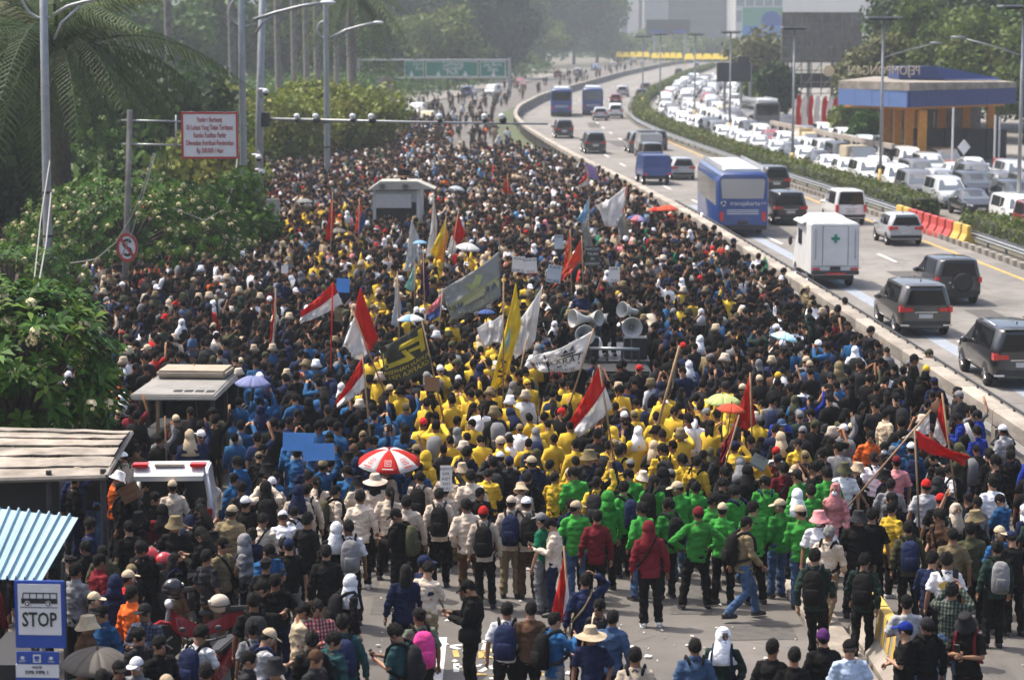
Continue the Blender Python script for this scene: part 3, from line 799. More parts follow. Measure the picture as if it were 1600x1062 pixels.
def add_wheels(root, r, w, xs, ys):
    ty, rm = wheel_mesh(r, w)
    for y in ys:
        for x in (-xs, xs):
            t = link('wheel', ty, root); t.location = (x, y, r)
            link('rim', rm, t)
# stations: (y, half width at sill, belt half width, belt z, roof half width, roof z) scaled by W/2, L, H
SHAPES = {
    'mpv': dict(L=4.6, W=1.8, H=1.78, st=[(-.5, .76, .74, .56, .56, .86), (-.494, .90, .88, .58, .66, .92), (-.475, .97, .96, .59, .74, .965), (-.40, 1, 1, .585, .80, .99), (-.1, 1, 1, .565, .82, 1.0), (.10, 1, 1, .555, .80, .975), (.17, 1, 1, .55, .74, .90), (.315, 1, .97, .565, .92, .57), (.46, .95, .90, .50, .8, .505), (.5, .80, .78, .40, .7, .405)], wheel=(.33, .215), ax=(-.31, .31), rear=True),
    'suv': dict(L=4.3, W=1.75, H=1.74, st=[(-.5, .80, .78, .58, .60, .88), (-.494, .92, .90, .60, .72, .945), (-.475, .98, .97, .61, .79, .98), (-.40, 1, 1, .60, .83, 1.0), (-.05, 1, 1, .59, .84, .99), (.09, 1, 1, .585, .81, .96), (.16, 1, 1, .58, .74, .89), (.29, 1, .97, .60, .92, .605), (.46, .96, .92, .545, .85, .55), (.5, .84, .82, .45, .75, .455)], wheel=(.36, .23), ax=(-.29, .31), rear=True),
    'hatch': dict(L=3.75, W=1.66, H=1.53, st=[(-.5, .88, .88, .60, .60, .82), (-.48, .96, .95, .615, .70, .93), (-.38, 1, 1, .61, .77, .985), (-.08, 1, 1, .59, .80, 1.0), (.08, 1, 1, .58, .78, .97), (.15, 1, 1, .575, .72, .89), (.30, 1, .96, .59, .90, .595), (.46, .94, .88, .52, .8, .525), (.5, .78, .76, .42, .68, .425)], wheel=(.30, .19), ax=(-.32, .32), rear=True),
    'sedan': dict(L=4.5, W=1.74, H=1.46, st=[(-.5, .86, .84, .60, .74, .605), (-.48, .95, .93, .645, .86, .65), (-.33, 1, .98, .665, .90, .675), (-.20, 1, 1, .645, .74, .93), (-.08, 1, 1, .63, .77, 1.0), (.06, 1, 1, .62, .76, .98), (.12, 1, 1, .615, .70, .90), (.28, 1, .97, .62, .9, .625), (.46, .94, .89, .53, .8, .535), (.5, .8, .77, .43, .7, .435)], wheel=(.31, .20), ax=(-.29, .31), rear=False),
    'van': dict(L=4.1, W=1.65, H=1.83, st=[(-.5, .93, .92, .55, .78, .92), (-.49, .98, .97, .56, .82, .975), (-.40, 1, 1, .555, .85, 1.0), (.0, 1, 1, .54, .86, 1.0), (.18, 1, 1, .53, .83, .96), (.25, 1, 1, .525, .76, .88), (.40, 1, .97, .53, .9, .535), (.48, .95, .90, .48, .82, .485), (.5, .84, .82, .40, .75, .405)], wheel=(.29, .18), ax=(-.31, .31), rear=True),
}
def lerp(a, b, t): return tuple(a[i] + (b[i] - a[i]) * t for i in range(3))
def car_meshes(kind):
    S = SHAPES[kind]; L, W, H = S['L'], S['W'], S['H']
    gc = .17 * H / 1.6 + .15
    secs = []
    for y, a, b, zb, c, zr in S['st']:
        a, b, c = a * W / 2, b * W / 2, c * W / 2
        zb, zr, y = zb * H, zr * H, y * L
        half = [(a * .86, y, gc), (a, y, gc + .12), (a * 1.0, y, (gc + zb) / 2 + .05), (b * .985, y, zb), (c, y, zr - .05 * min(1, (zr - zb) * 4)), (c * .84, y, zr - .008), (c * .45, y, zr + .022 * min(1, (zr - zb) * 3))]
        full = half + [(-p[0], p[1], p[2]) for p in reversed(half)]
        secs.append(full)
    mb = MB(); mb.rings(secs)
    body = mb.mesh('car_body', M['car_white'])
    bm = bmesh.new(); bm.from_mesh(body)
    bmesh.ops.recalc_face_normals(bm, faces=bm.faces)
    bm.to_mesh(body); bm.free()
    smooth(body)
    body.set_sharp_from_angle(angle=math.radians(48))
    st = S['st']
    roof_i = [i for i, s in enumerate(st) if s[5] - s[3] > .28]
    i0, i1 = roof_i[0], roof_i[-1]
    def P(i, sgn, t):  # on the side of station i between belt (0) and roof edge (1)
        y, a, b, zb, c, zr = st[i]
        p = (b * W / 2 * .985, y * L, zb * H); q = (c * W / 2, y * L, zr * H - .05 * min(1, (zr - zb) * H * 4))
        r = lerp(p, q, t); return (sgn * r[0], r[1], r[2])
    gl = MB(); win = []
    def pane(q, off):
        q = [Vector(v) for v in q]
        n = (q[1] - q[0]).cross(q[3] - q[0]).normalized()
        if n.dot(off) < 0: n = -n
        g_ = MB(); g_.rings([[v - n * .03 for v in q], [v + n * .008 for v in q]])
        return g_
    # side windows split at the pillars
    sides = []
    for sgn in (-1, 1):
        ids = list(range(i0 + (1 if S['rear'] else 0), i1 + 1))
        for a, b in zip(ids[:-1], ids[1:]):
            span = (st[b][0] - st[a][0]) * L
            if span < .42: continue
            parts = 2 if span > 1.7 else 1
            for k in range(parts):
                t0, t1 = k / parts + .04 / span, (k + 1) / parts - .04 / span
                q = [lerp(P(a, sgn, .10), P(b, sgn, .10), t0), lerp(P(a, sgn, .10), P(b, sgn, .10), t1), lerp(P(a, sgn, .9), P(b, sgn, .9), t1), lerp(P(a, sgn, .9), P(b, sgn, .9), t0)]
                sides.append(pane(q, Vector((sgn, 0, .2))))
    def endpane(ia, ib, dirn, s0, s1, w0=.90):
        # pane between station ia (low edge at belt) and ib (roof edge)
        ya, _, ba, za, _, ra = st[ia]; yb, _, _, zb_, cb, rb = st[ib]
        lo = (ya * L, (ra if ra - za < .2 else za) * H); hi = (yb * L, rb * H)
        y0, z0 = lo[0] + (hi[0] - lo[0]) * s0, lo[1] + (hi[1] - lo[1]) * s0
        y1, z1 = lo[0] + (hi[0] - lo[0]) * s1, lo[1] + (hi[1] - lo[1]) * s1
        wa, wb = ba * W / 2 * w0, cb * W / 2 * .86
        return pane([(-wa, y0, z0), (wa, y0, z0), (wb, y1, z1), (-wb, y1, z1)], Vector((0, dirn, .3)))
    ws = endpane(i1 + 1, i1, 1, .05, .97)
    if S['rear']:
        y, a, b, zb, c, zr = st[0][:1] + st[1][1:]
        rw = pane([(-b * W / 2 * .86, y * L - .004, (zb + .03) * H), (b * W / 2 * .86, y * L - .004, (zb + .03) * H), (c * W / 2 * .88, y * L - .004, (zr - .03) * H), (-c * W / 2 * .88, y * L - .004, (zr - .03) * H)], Vector((0, -1, .2)))
    else:
        rw = endpane(i0 - 1, i0, -1, .06, .95)
    yb, yf = -.5 * L, .5 * L
    zbelt = st[0][3] * H
    d = {}
    d['body'] = body
    d['windscreen'] = ws.mesh('windscreen', M['cglass'])
    d['rear_window'] = rw.mesh('rear_window', M['glass'])
    d['side_window'] = [q.mesh('side_window', M['glass']) for q in sides]
    lw = .18 if kind in ('van', 'suv') else .36
    def tl(s):
        m_ = MB(); zl = zbelt - (.14 if kind == 'van' else .06); hz_ = .3 if kind == 'van' else .15
        if kind not in ('van', 'suv'): m_.cbox(s * W * .33, yb, zl, .30, .075, hz_ * .8)
        m_.cbox(s * W * .455, yb + .07, zl + .01, .13, .26, hz_ * 1.25); return m_
    d['tail_lamp'] = [tl(s).mesh('tail_lamp', M['lampr']) for s in (-1, 1)]
    def hl(s):
        m_ = MB(); z = st[-1][3] * H
        m_.rings([[(s * W * .30, yf - .05, z - .04), (s * W * .44, yf - .20, z + .0), (s * W * .455, yf - .24, z + .11), (s * W * .30, yf - .10, z + .07)], [(s * W * .30, yf + .012, z - .04), (s * W * .43, yf - .10, z - .0), (s * W * .45, yf - .16, z + .12), (s * W * .30, yf - .03, z + .08)]])
        return m_
    d['headlamp'] = [hl(s).mesh('headlamp', M['lampw']) for s in (-1, 1)]
    d['number_plate'] = MB().cbox(0, yb - .012, zbelt - .28, .46, .03, .14).mesh('number_plate', M['plate'])
    d['front_plate'] = MB().cbox(0, yf + .01, gc + .18, .46, .03, .13).mesh('number_plate', M['plate'])
    gm = MB(); gm.cbox(0, yf - .0, gc + .36, W * .5, .04, .13)
    gm.cbox(0, yf - .012, gc + .12, W * .66, .04, .14); d['grille'] = gm.mesh('grille', M['blackp'])
    bm_ = MB(); bm_.cbox(0, yb - .005, gc + .13, W * .9, .10, .15); d['bumper'] = bm_.mesh('bumper', M['blackp'])
    und = MB(); und.box(-W * .36, W * .36, yb + .35, yf - .35, gc - .10, gc + .05)
    for s in (-1, 1):
        for a in S['ax']:
            r = S['wheel'][0] + .055
            pts = [(a * L + r * math.cos(t), S['wheel'][0] + r * math.sin(t)) for t in (math.pi * k / 12 for k in range(-1, 14))]
            und.prism(pts, s * (W / 2 - .10), s * (W / 2 + .004))
    d['underbody'] = und.mesh('underbody', M['blackp'])
    mi = []
    for s in (-1, 1):
        m_ = MB(); m_.ell((s * (W / 2 + .09), st[i1][0] * L + .05, st[i1][3] * H + .07), (.13, .08, .10), 8, 6); mi.append(m_.mesh('mirror', M['car_white'], True))
    d['mirror'] = mi
    return d
CM = {}
def car(kind, paint, p, head, label, group=None, detail=2, s=.96, roofrack=False, name=None, spare=False, sty=1.0):
    """p ground point of the middle; head = heading angle (0: front towards +y)"""
    if kind not in CM: CM[kind] = car_meshes(kind)
    d = CM[kind]; S = SHAPES[kind]
    root = link(name or {'mpv': 'minivan', 'suv': 'offroad_car', 'hatch': 'hatchback', 'sedan': 'sedan', 'van': 'van'}[kind], d['body'])
    root.location = (p[0], p[1], .004); root.rotation_euler = (0, 0, head); root.scale = (s, s, s)
    setm(root, M[paint])
    cat = {'mpv': 'car', 'suv': 'car', 'hatch': 'car', 'sedan': 'car', 'van': 'van'}[kind]
    tag(root, label, cat, group)
    front = detail in (1, 2); rear = detail in (0, 2)
    link('windscreen', d['windscreen'], root)
    if rear: link('rear_window', d['rear_window'], root)
    for q in d['side_window']: link('side_window', q, root)
    if front:
        for q in d['headlamp']: link('headlamp', q, root)
        link('grille', d['grille'], root); link('number_plate', d['front_plate'], root)
    if rear:
        for q in d['tail_lamp']: link('tail_lamp', q, root)
        link('number_plate', d['number_plate'], root); link('bumper', d['bumper'], root)
    link('underbody', d['underbody'], root)
    for q in d['mirror']: setm(link('mirror', q, root), M[paint])
    r, w = S['wheel']
    ty, rm = wheel_mesh(r, w)
    for a in S['ax']:
        for x in (-1, 1):
            t = link('wheel', ty, root); t.location = (x * (S['W'] / 2 - w / 2 + .01), a * S['L'], r)
            if detail == 2: link('rim', rm, t)
    L, W, H = S['L'], S['W'], S['H']
    if detail == 2:
        mb = MB(); mb.cbox(0, -L / 2 - .005, S['st'][0][3] * H - .15, W * .42, .02, .035); mb.build('chrome_strip', M['chrome'], root)
        mb = MB(); mb.tube([(0, -L / 2 - .02, S['st'][0][3] * H + .03), (W * .2, -L / 2 - .03, S['st'][0][3] * H + .09)], .012, 5); mb.build('wiper', M['blackp'], root)
        mb = MB(); mb.cbox(0, -L * .5 + .1, H * .965, W * .62, .22, .035); mb.build('spoiler', M[paint], root, bevel=.01)
        mb = MB(); mb.tube([(0, -L * .30, H * .99), (0, -L * .31, H * 1.04)], .02, 5); mb.build('antenna', M['blackp'], root)
    if kind == 'mpv' and detail == 2:
        mb = MB()
        for x in (-1, 1):
            mb = MB(); mb.cbox(x * W * .40, -L / 2 - .06, .42, .30, .03, .05); mb.build('bumper_trim', M['chrome'], root)
    if roofrack:
        mb = MB()
        for x in (-1, 1): mb.tube([(x * W * .37, -L * .36, H * .985), (x * W * .385, -L * .1, H * 1.015), (x * W * .37, L * .1, H * .985)], .022, 5)
        mb.build('roof_rail', M['chrome'], root, True)
    if spare:
        t = link('spare_wheel', ty, root); t.location = (.12, -L / 2 - .10, H * .50); t.rotation_euler = (0, 0, math.pi / 2)
        mb = MB(); mb.rings([[(.12 + q * math.cos(a), -L / 2 + z, H * .5 + q * math.sin(a)) for a in (2 * math.pi * k / 20 for k in range(20))] for q, z in ((.35, -.02), (.36, -.18), (.28, -.215), (.02, -.22))]); mb.build('spare_cover', M['blackp'], root)
    return root
def road_head(y): return -math.atan2(BX(y + 3) - BX(y - 3), 6)
def place_rear(px, py, kind, paint, label, **k):
    """rear lower edge centre at pixel (px, py)"""
    p = at(px, py); L = SHAPES[kind]['L']; h = k.pop('head', road_head(p.y))
    c = p + Vector((-math.sin(h), math.cos(h), 0)) * L / 2
    return car(kind, paint, c, h, label, detail=k.pop('detail', 2), **k)
car_i = place_rear(1447, 528, 'mpv', 'car_bronze', 'dark bronze grey minivan with wide red tail lamps and chrome strip, on the toll road', roofrack=False)
car_t = place_rear(1498, 478, 'suv', 'car_black', 'black offroad car with spare wheel on its tailgate', spare=True)
car_h = place_rear(1416, 385, 'hatch', 'car_silver', 'silver hatchback beside the red plastic barriers')
car_b = place_rear(1600, 610, 'mpv', 'car_black', 'black minivan with silver roof rails, cut by the frame edge', roofrack=True)
car_d = place_rear(1236, 353, 'mpv', 'car_black', 'black car just behind the big blue bus, ahead of the white medical truck')
car_w = place_rear(1330, 352, 'van', 'car_white', 'white minivan with dark rear window ahead of the medical truck')
place_rear(1214, 305, 'mpv', 'car_black', 'black car with lit red tail lamp beside the big blue bus')
place_rear(1068, 282, 'hatch', 'car_silver', 'white and grey small car right of the blue pickup')
place_rear(931, 241, 'mpv', 'car_black', 'black van shaped car in the middle lane behind the two far buses')
place_rear(882, 217, 'mpv', 'car_black', 'dark car just behind the left far blue bus')
place_rear(938, 189, 'hatch', 'car_silver', 'silver small car below the right far blue bus', detail=0)
place_rear(962, 186, 'mpv', 'car_white', 'white car right of the far silver small car', detail=0)
place_rear(962, 164, 'hatch', 'car_red', 'small dark red car far along the toll road', detail=0)
place_rear(972, 152, 'mpv', 'car_silver', 'far silver car ahead of the dark red one', detail=0)
place_rear(1002, 158, 'mpv', 'car_black', 'far dark car against the curving hedge', detail=0)
place_rear(1008, 146, 'suv', 'car_grey', 'farther grey car against the curving hedge', detail=0)
place_rear(1060, 119, 'mpv', 'car_grey', 'lone dark car far up the toll road curve', detail=0)
place_rear(1088, 108, 'mpv', 'car_silver', 'silver car at the far end of the toll road', detail=0)
place_rear(1000, 240, 'mpv', 'car_grey', 'grey boxy car right of the black middle lane car')
place_rear(1028, 236, 'suv', 'car_grey', 'dark grey car against the hedge behind the pickup')
place_rear(1020, 262, 'van', 'car_bronze', 'grey brown van ahead of the blue pickup truck')
LM += [('the bronze minivan', car_i.location.copy()), ('the silver hatchback', car_h.location.copy())]

def bus(name, p, h, L, label, col='busblue', lettering=True, W=2.45, H=3.15, front=False, wcol=None, group=None):
    root = empty(name, (p[0], p[1], .004), h, label, 'bus', group)
    def sec(y, w, z0, z1, r=.22):
        return [(-w, y, z0), (w, y, z0), (w, y, z0 + .5), (w, y, z1 - r * 1.6), (w * .93, y, z1 - r * .5), (w * .80, y, z1), (-w * .80, y, z1), (-w * .93, y, z1 - r * .5), (-w, y, z1 - r * 1.6), (-w, y, z0 + .5)]
    w = W / 2
    mb = MB(); mb.rings([sec(-L / 2, w * .95, .45, H - .10), sec(-L / 2 + .12, w, .40, H), sec(L / 2 - .15, w, .40, H), sec(L / 2, w * .95, .5, H - .12)])
    b = mb.build('body', M[col], root); smooth(b.data); b.data.set_sharp_from_angle(angle=math.radians(30))
    mb = MB(); mb.rings([sec(-L / 2 + .25, w * .80, H - .2, H + .16, .2), sec(L / 2 - .6, w * .80, H - .2, H + .16, .2)]); mb.build('roof', M['buswhite'], root)
    e = -1
    yb = -L / 2
    mb = MB()
    zt = H - .30
    mb.rings([[(-w * .80, yb - .02, H * .60), (w * .80, yb - .02, H * .60), (w * .86, yb - .02, zt - .1), (w * .80, yb - .02, zt), (-w * .80, yb - .02, zt), (-w * .86, yb - .02, zt - .1)], [(x * .99, yb + .05, z) for x, z in ((-w * .8, H * .6), (w * .8, H * .6), (w * .86, zt - .1), (w * .8, zt), (-w * .8, zt), (-w * .86, zt - .1))]])
    mb.build('rear_window', wcol or M['cglass'], root)
    for s in (-1, 1):
        n = max(3, int(L / 1.5))
        for k in range(n):
            a = -L / 2 + .5 + k * (L - 1.0) / n
            m_ = MB(); m_.box(s * w - (.03 if s > 0 else .012), s * w + (.012 if s > 0 else .03), a + .04, a + (L - 1.0) / n - .04, H * .48, H - .48); m_.build('side_window', M['glass'], root)
        m_ = MB(); m_.cbox(s * w * .82, yb - .01, 1.0, .18, .05, .42); m_.build('tail_lamp', M['lampr'], root)
    mb = MB()
    for k in range(3): mb.cbox(0, yb - .012, 1.12 + k * .09, W * .62, .04, .035)
    mb.build('vent', M['buswhite'], root)
    mb = MB(); mb.cbox(0, yb - .02, .70, .5, .03, .15); mb.build('number_plate', M['blackp'], root)
    mb = MB(); mb.cbox(0, yb - .03, .48, W * .94, .14, .20); mb.build('bumper', M['blackp'], root)
    if lettering:
        text_on('transjakarta', .30, M['signwhite'], root, (.1, yb - .03, H * .525))
        mb = MB()
        for k in range(3):
            a = k * 2.1
            mb.tube([(-.92 + .11 * math.cos(a + t), yb - .03, H * .525 + .11 * math.sin(a + t)) for t in (0, .5, 1.0, 1.5)], .03, 5)
        mb.build('logo', M['signwhite'], root)
        text_on('019', .16, M['signwhite'], root, (.98, yb - .03, H * .525))
    add_wheels(root, .48, .28, w - .16, (-L * .26, L * .30))
    return root
def bus_rear(px, py, L, label, **k):
    p = at(px, py); h = k.pop('head', road_head(p.y))
    c = p + Vector((-math.sin(h), math.cos(h), 0)) * L / 2
    return bus('city_bus', c, h, L, label, **k)
bb = bus_rear(1160, 371, 11.0, 'big blue city bus with white roof and wide rear window beside the crowd', H=3.08, head=road_head(116) - .06, wcol=mat('pale_reflection_glass', (.34, .335, .32), rough=.15, spec=.7))  # pale tone of the rear glass is a reflection put into its colour
bus_rear(877, 183, 11.5, 'far blue bus, left of the two side by side', lettering=False, wcol=M['glass'])
bus_rear(926, 181, 11.5, 'far blue bus with pale rear window, right of the two side by side', lettering=False)
LM.append(('the big blue bus', bb.location.copy()))
# grey bus in the jam, facing the camera
p = at(1196, 212)
bus('city_bus', (p.x, p.y + 5, 0), math.pi + .05 - math.pi, 9, 'dark fronted coach standing in the jam behind the yellow sign', col='car_grey', lettering=False, wcol=M['glass'])

def box_truck(px, py):
    p = at(px, py); h = road_head(p.y) ; L = 4.9
    c = p + Vector((-math.sin(h), math.cos(h), 0)) * L / 2
    root = empty('medical_truck', (c.x, c.y, .004), h, 'white box bodied medical truck with a green cross on its back', 'truck')
    mb = MB(); mb.box(-.97, .97, -L / 2, L / 2 - 1.5, .55, 2.62); mb.build('box_body', M['truckwhite'], root, bevel=.05)
    mb = MB(); mb.rings([[(-.9, L / 2 - 1.49, .5), (.9, L / 2 - 1.49, .5), (.9, L / 2 - 1.49, 2.3), (-.9, L / 2 - 1.49, 2.3)], [(-.9, L / 2 - .9, .5), (.9, L / 2 - .9, .5), (.82, L / 2 - .9, 2.2), (-.82, L / 2 - .9, 2.2)], [(-.9, L / 2 - .2, .5), (.9, L / 2 - .2, .5), (.85, L / 2 - .2, 1.2), (-.85, L / 2 - .2, 1.2)]])
    mb.build('cab', M['truckwhite'], root)
    mb = MB(); mb.rings([[(-.8, -1.6, 2.6), (.8, -1.6, 2.6), (.8, 1.0, 2.6), (-.8, 1.0, 2.6)], [(-.55, -1.2, 2.82), (.55, -1.2, 2.82), (.55, .7, 2.82), (-.55, .7, 2.82)]]); mb.build('roof_pod', M['truckwhite'], root)
    yb = -L / 2
    mb = MB(); mb.box(-.50, .50, yb - .03, yb + .02, .95, 2.50); mb.build('rear_door', M['truckwhite'], root, bevel=.012)
    mb = MB()
    for x in (-.52, .505): mb.box(x, x + .015, yb - .012, yb - .002, .95, 2.5)
    mb.box(-.52, .52, yb - .012, yb - .002, 2.502, 2.515); mb.box(-.96, .96, yb - .012, yb - .002, .90, .915); mb.build('door_seam', M['dsteel'], root)
    for s in (-1, 1):
        mb = MB(); mb.tube([(s * .80, yb - .02, 1.2), (s * .80, yb - .06, 1.3), (s * .80, yb - .06, 2.3), (s * .80, yb - .02, 2.4)], .018, 6); mb.build('handrail', M['steel'], root)
        mb = MB(); mb.cbox(s * .77, yb - .015, .80, .30, .05, .09); mb.build('tail_lamp', M['lampr'], root)
    mb = MB(); mb.cbox(0, yb - .04, 2.02, .34, .02, .11); mb.cbox(0, yb - .045, 2.02, .11, .022, .34); mb.build('green_cross', M['crossg'], root)
    mb = MB(); mb.cbox(0, yb - .05, .66, 1.9, .12, .14); mb.build('bumper', M['dsteel'], root)
    mb = MB(); mb.cbox(0, yb - .12, .62, .8, .03, .07); mb.build('step', M['lampr'], root)
    mb = MB(); mb.cbox(0, yb - .035, .82, .42, .03, .13); mb.build('number_plate', M['blackp'], root)
    mb = MB(); mb.box(-.995, -.94, -.3, .5, 1.6, 2.2); mb.build('side_window', M['glass'], root)
    mb = MB(); mb.rings([[(-1.15, -1.2, 2.50), (-.95, -1.2, 2.58), (-.95, 1.0, 2.58), (-1.12, 1.0, 2.50)], [(-1.15, -1.2, 2.54), (-.95, -1.2, 2.62), (-.95, 1.0, 2.62), (-1.12, 1.0, 2.54)]]); mb.build('awning', M['truckwhite'], root)
    mb = MB(); mb.ell((-1.15, L / 2 - 1.0, 1.6), (.09, .06, .2), 8, 6); mb.build('mirror', M['blackp'], root)
    mb = MB(); mb.box(-.8, .8, yb + .2, L / 2 - .4, .35, .56); mb.build('chassis', M['blackp'], root)
    add_wheels(root, .36, .24, .80, (-L * .24, L * .33))
    root.scale = (.95, .95, .95)
    return root
M['crossg'] = mat('green_cross', (.01, .22, .14), rough=.5)
mt = box_truck(1305, 452)
LM.append(('the medical truck', mt.location.copy()))
def pickup(px, py, label, front=M['car_blue'], bed='busblue', L=4.6, H=1.95, load=True, facing=1, name='pickup_truck', group=None):
    p = at(px, py); h = road_head(p.y)
    c = p + Vector((-math.sin(h), math.cos(h), 0)) * L / 2
    root = empty(name, (c.x, c.y, .004), h + (0 if facing > 0 else math.pi), label, 'truck', group)
    mb = MB(); mb.rings([[(-.85, .6, .5), (.85, .6, .5), (.75, .6, H), (-.75, .6, H)], [(-.85, 1.5, .5), (.85, 1.5, .5), (.75, 1.4, H), (-.75, 1.4, H)], [(-.85, 2.2, .5), (.85, 2.2, .5), (.8, 2.15, 1.15), (-.8, 2.15, 1.15)]]); mb.build('cab', front, root, bevel=.04)
    mb = MB(); mb.rings([[(-.66, .58, 1.3), (.66, .58, 1.3), (.62, .58, H - .12), (-.62, .58, H - .12)], [(-.66, .64, 1.3), (.66, .64, 1.3), (.62, .64, H - .12), (-.62, .64, H - .12)]]); mb.build('rear_window', M['glass'], root)
    mb = MB(); mb.rings([[(-.70, 2.12, 1.22), (.70, 2.12, 1.22), (.66, 1.46, H - .1), (-.66, 1.46, H - .1)], [(-.70, 2.20, 1.22), (.70, 2.20, 1.22), (.66, 1.52, H - .1), (-.66, 1.52, H - .1)]]); mb.build('windscreen', M['cglass'], root)
    mb = MB(); mb.box(-.92, .92, -2.3, .5, .62, .70)
    for s in (-1, 1): mb.box(s * .92 - (.04 if s > 0 else 0), s * .92 + (0 if s > 0 else .04), -2.3, .5, .70, 1.25)
    mb.box(-.88, .88, -2.3, -2.26, .70, 1.25); mb.box(-.88, .88, .46, .5, .70, 1.3); mb.build('cargo_bed', M[bed], root)
    if load:
        mb = MB(); mb.box(-.86, .86, -2.2, .4, 1.0, 1.9); mb.build('cargo_cover', M[load if isinstance(load, str) else 'busblue'], root, bevel=.06)
    for s in (-1, 1):
        m_ = MB(); m_.cbox(s * .75, -2.31, .72, .2, .05, .14); m_.build('tail_lamp', M['lampr'], root)
        m_ = MB(); m_.cbox(s * .62, 2.2, .85, .26, .06, .16); m_.build('headlamp', M['lampw'], root)
    mb = MB(); mb.box(-.6, .6, -2.1, 2.0, .38, .6); mb.build('chassis', M['blackp'], root)
    add_wheels(root, .34, .2, .76, (-1.35, 1.5))
    return root
pickup(1027, 290, 'blue pickup truck with covered blue cargo bed on the toll road')
pickup(1018, 248, 'grey covered truck ahead of the blue pickup', front=M['car_silver'], bed='car_grey', load='car_silver', H=2.1)

# ------------------------------------------------------------------ the jam on the opposite carriageway (facing the camera)
jam_lm = [('the yellow road sign', at(1183, 225)), ('the display board', at(1145, 200)), ('the coach', at(1196, 212)), ('the red barriers', at(1460, 365)), ('the orange columns', at(1415, 255)), ('the first median lamp', at(1590, 355)), ('the second median lamp', at(1375, 300)), ('the third median lamp', at(1238, 270)), ('the fourth median lamp', at(1140, 215)), ('the fifth median lamp', at(1085, 192)), ('the feather banners', at(1290, 200))]
NTH = ['nearest', 'second nearest', 'third nearest', 'fourth nearest', 'fifth nearest', 'sixth nearest', 'seventh nearest', 'eighth nearest', 'ninth nearest', 'tenth nearest'] + [f'{w} nearest' for w in ('eleventh', 'twelfth', 'thirteenth', 'fourteenth', 'fifteenth', 'sixteenth', 'seventeenth', 'eighteenth', 'nineteenth', 'twentieth')]
def uniq(items, lms, maxw=16):
    """items: list of [object, base label]; the alike ones are told apart by their rank in distance from a landmark"""
    by = {}
    for o, b in items: by.setdefault(b, []).append(o)
    for b, os_ in by.items():
        if len(os_) == 1: os_[0]['label'] = b; continue
        best = {}
        for ph, q in lms:
            for r_, o in enumerate(sorted(os_, key=lambda o: (o.location.xy - Vector(q[:2])).length)):
                d = (o.location.xy - Vector(q[:2])).length
                k = (r_, d)
                if o.name not in best or k < best[o.name][0]: best[o.name] = (k, ph)
        for o in os_:
            (r_, d), ph = best[o.name]
            o['label'] = f"{b}, {NTH[min(r_, 19)]} {ph}"
jam = []
cw = dict(car_white='white', car_silver='silver', car_black='black', car_grey='dark grey', car_bluewhite='pale blue', car_cream='cream', car_brown='brown', car_red='dark red')
kw = dict(mpv='minivan', suv='tall car', hatch='hatchback', sedan='sedan', van='van')
y = 84.0
for lane_i, off in enumerate((17.1, 20.0, 22.9, 25.8)):
    y = 88 + R.uniform(0, 4)
    while y < 470:
        kind = R.choices(['mpv', 'suv', 'hatch', 'sedan', 'van'], [5, 2.5, 4, 3.5, .8])[0]
        paint = R.choices(['car_white', 'car_silver', 'car_black', 'car_grey', 'car_bluewhite', 'car_cream', 'car_brown', 'car_red'], [9, 6, 3.2, 2.2, .8, .5, .6, .5])[0]
        L = SHAPES[kind]['L']
        yy = y + L / 2
        x = BX(yy) + off + R.uniform(-.3, .3)
        px, py, dep = proj((x, yy, .8))
        skip = (yy < 125 and off > 25) or (abs(yy - 216) < 9 and 22 < off < 27) or px > 1640
        if not skip:
            o = car(kind, paint, (x, yy), road_head(yy) + math.pi + R.uniform(-.03, .03), '', 'cars jammed on the opposite carriageway', detail=1, s=.97)
            jam.append([o, f"{cw[paint]} {kw[kind]} in the {['hedge side', 'second', 'third', 'wall side'][lane_i]} jam lane"])
        y += L + R.choice([.8, 1.2, 1.6, 2.2, 4.0]) * (1 if y < 200 else 1.5)
uniq(jam, jam_lm)
p = at(1272, 238)
root = pickup(1272, 240, 'cream canvas covered truck in the jam below the red and white banners', front=M['car_cream'], bed='car_cream', load='car_cream', H=1.7, facing=-1, L=4.6)
pickup(1352, 275, 'grey flatbed truck with pale cargo box beside the orange columns', front=M['car_grey'], bed='fcream', load='fcream', facing=-1)

# ------------------------------------------------------------------ signs, boards and buildings beyond the jam
def board(name, px0, py0, px1, py1, Y, thick, m, label, cat, posts=(), pw=.12, z0=0.0, group=None):
    """upright panel seen between two pixel corners at distance Y, on posts"""
    a, b = atY(px0, py0, Y), atY(px1, py1, Y)
    root = empty(name, ((a.x + b.x) / 2, Y, z0), 0, label, cat, group)
    w = b.x - a.x
    mb = MB(); mb.box(-w / 2, w / 2, -thick / 2, thick / 2, b.z - z0, a.z - z0); mb.build('panel', m, root)
    for f_ in posts:
        q = MB(); q.tube([((f_ - .5) * w, thick / 2 + pw, 0), ((f_ - .5) * w, thick / 2 + pw, a.z - z0)], pw, 6); q.build('post', M['steel'], root)
    return root, w, a.z - z0, b.z - z0
board('road_sign', 1169, 207, 1195, 226, 215, .06, M['signyellow'], 'blank yellow road sign on a post above the median hedge', 'sign', (.5,), .05)
dr, w, zt, zb_ = board('display_board', 1120, 98, 1172, 128, 236, .5, M['dsteel'], 'back of a dark display board on posts above the jam', 'board', (.25, .75, 1.02), .16)
mb = MB(); mb.box(w * .12, w * .46, -.3, .5, zt, zt + .6); mb.build('housing', M['dsteel'], dr)
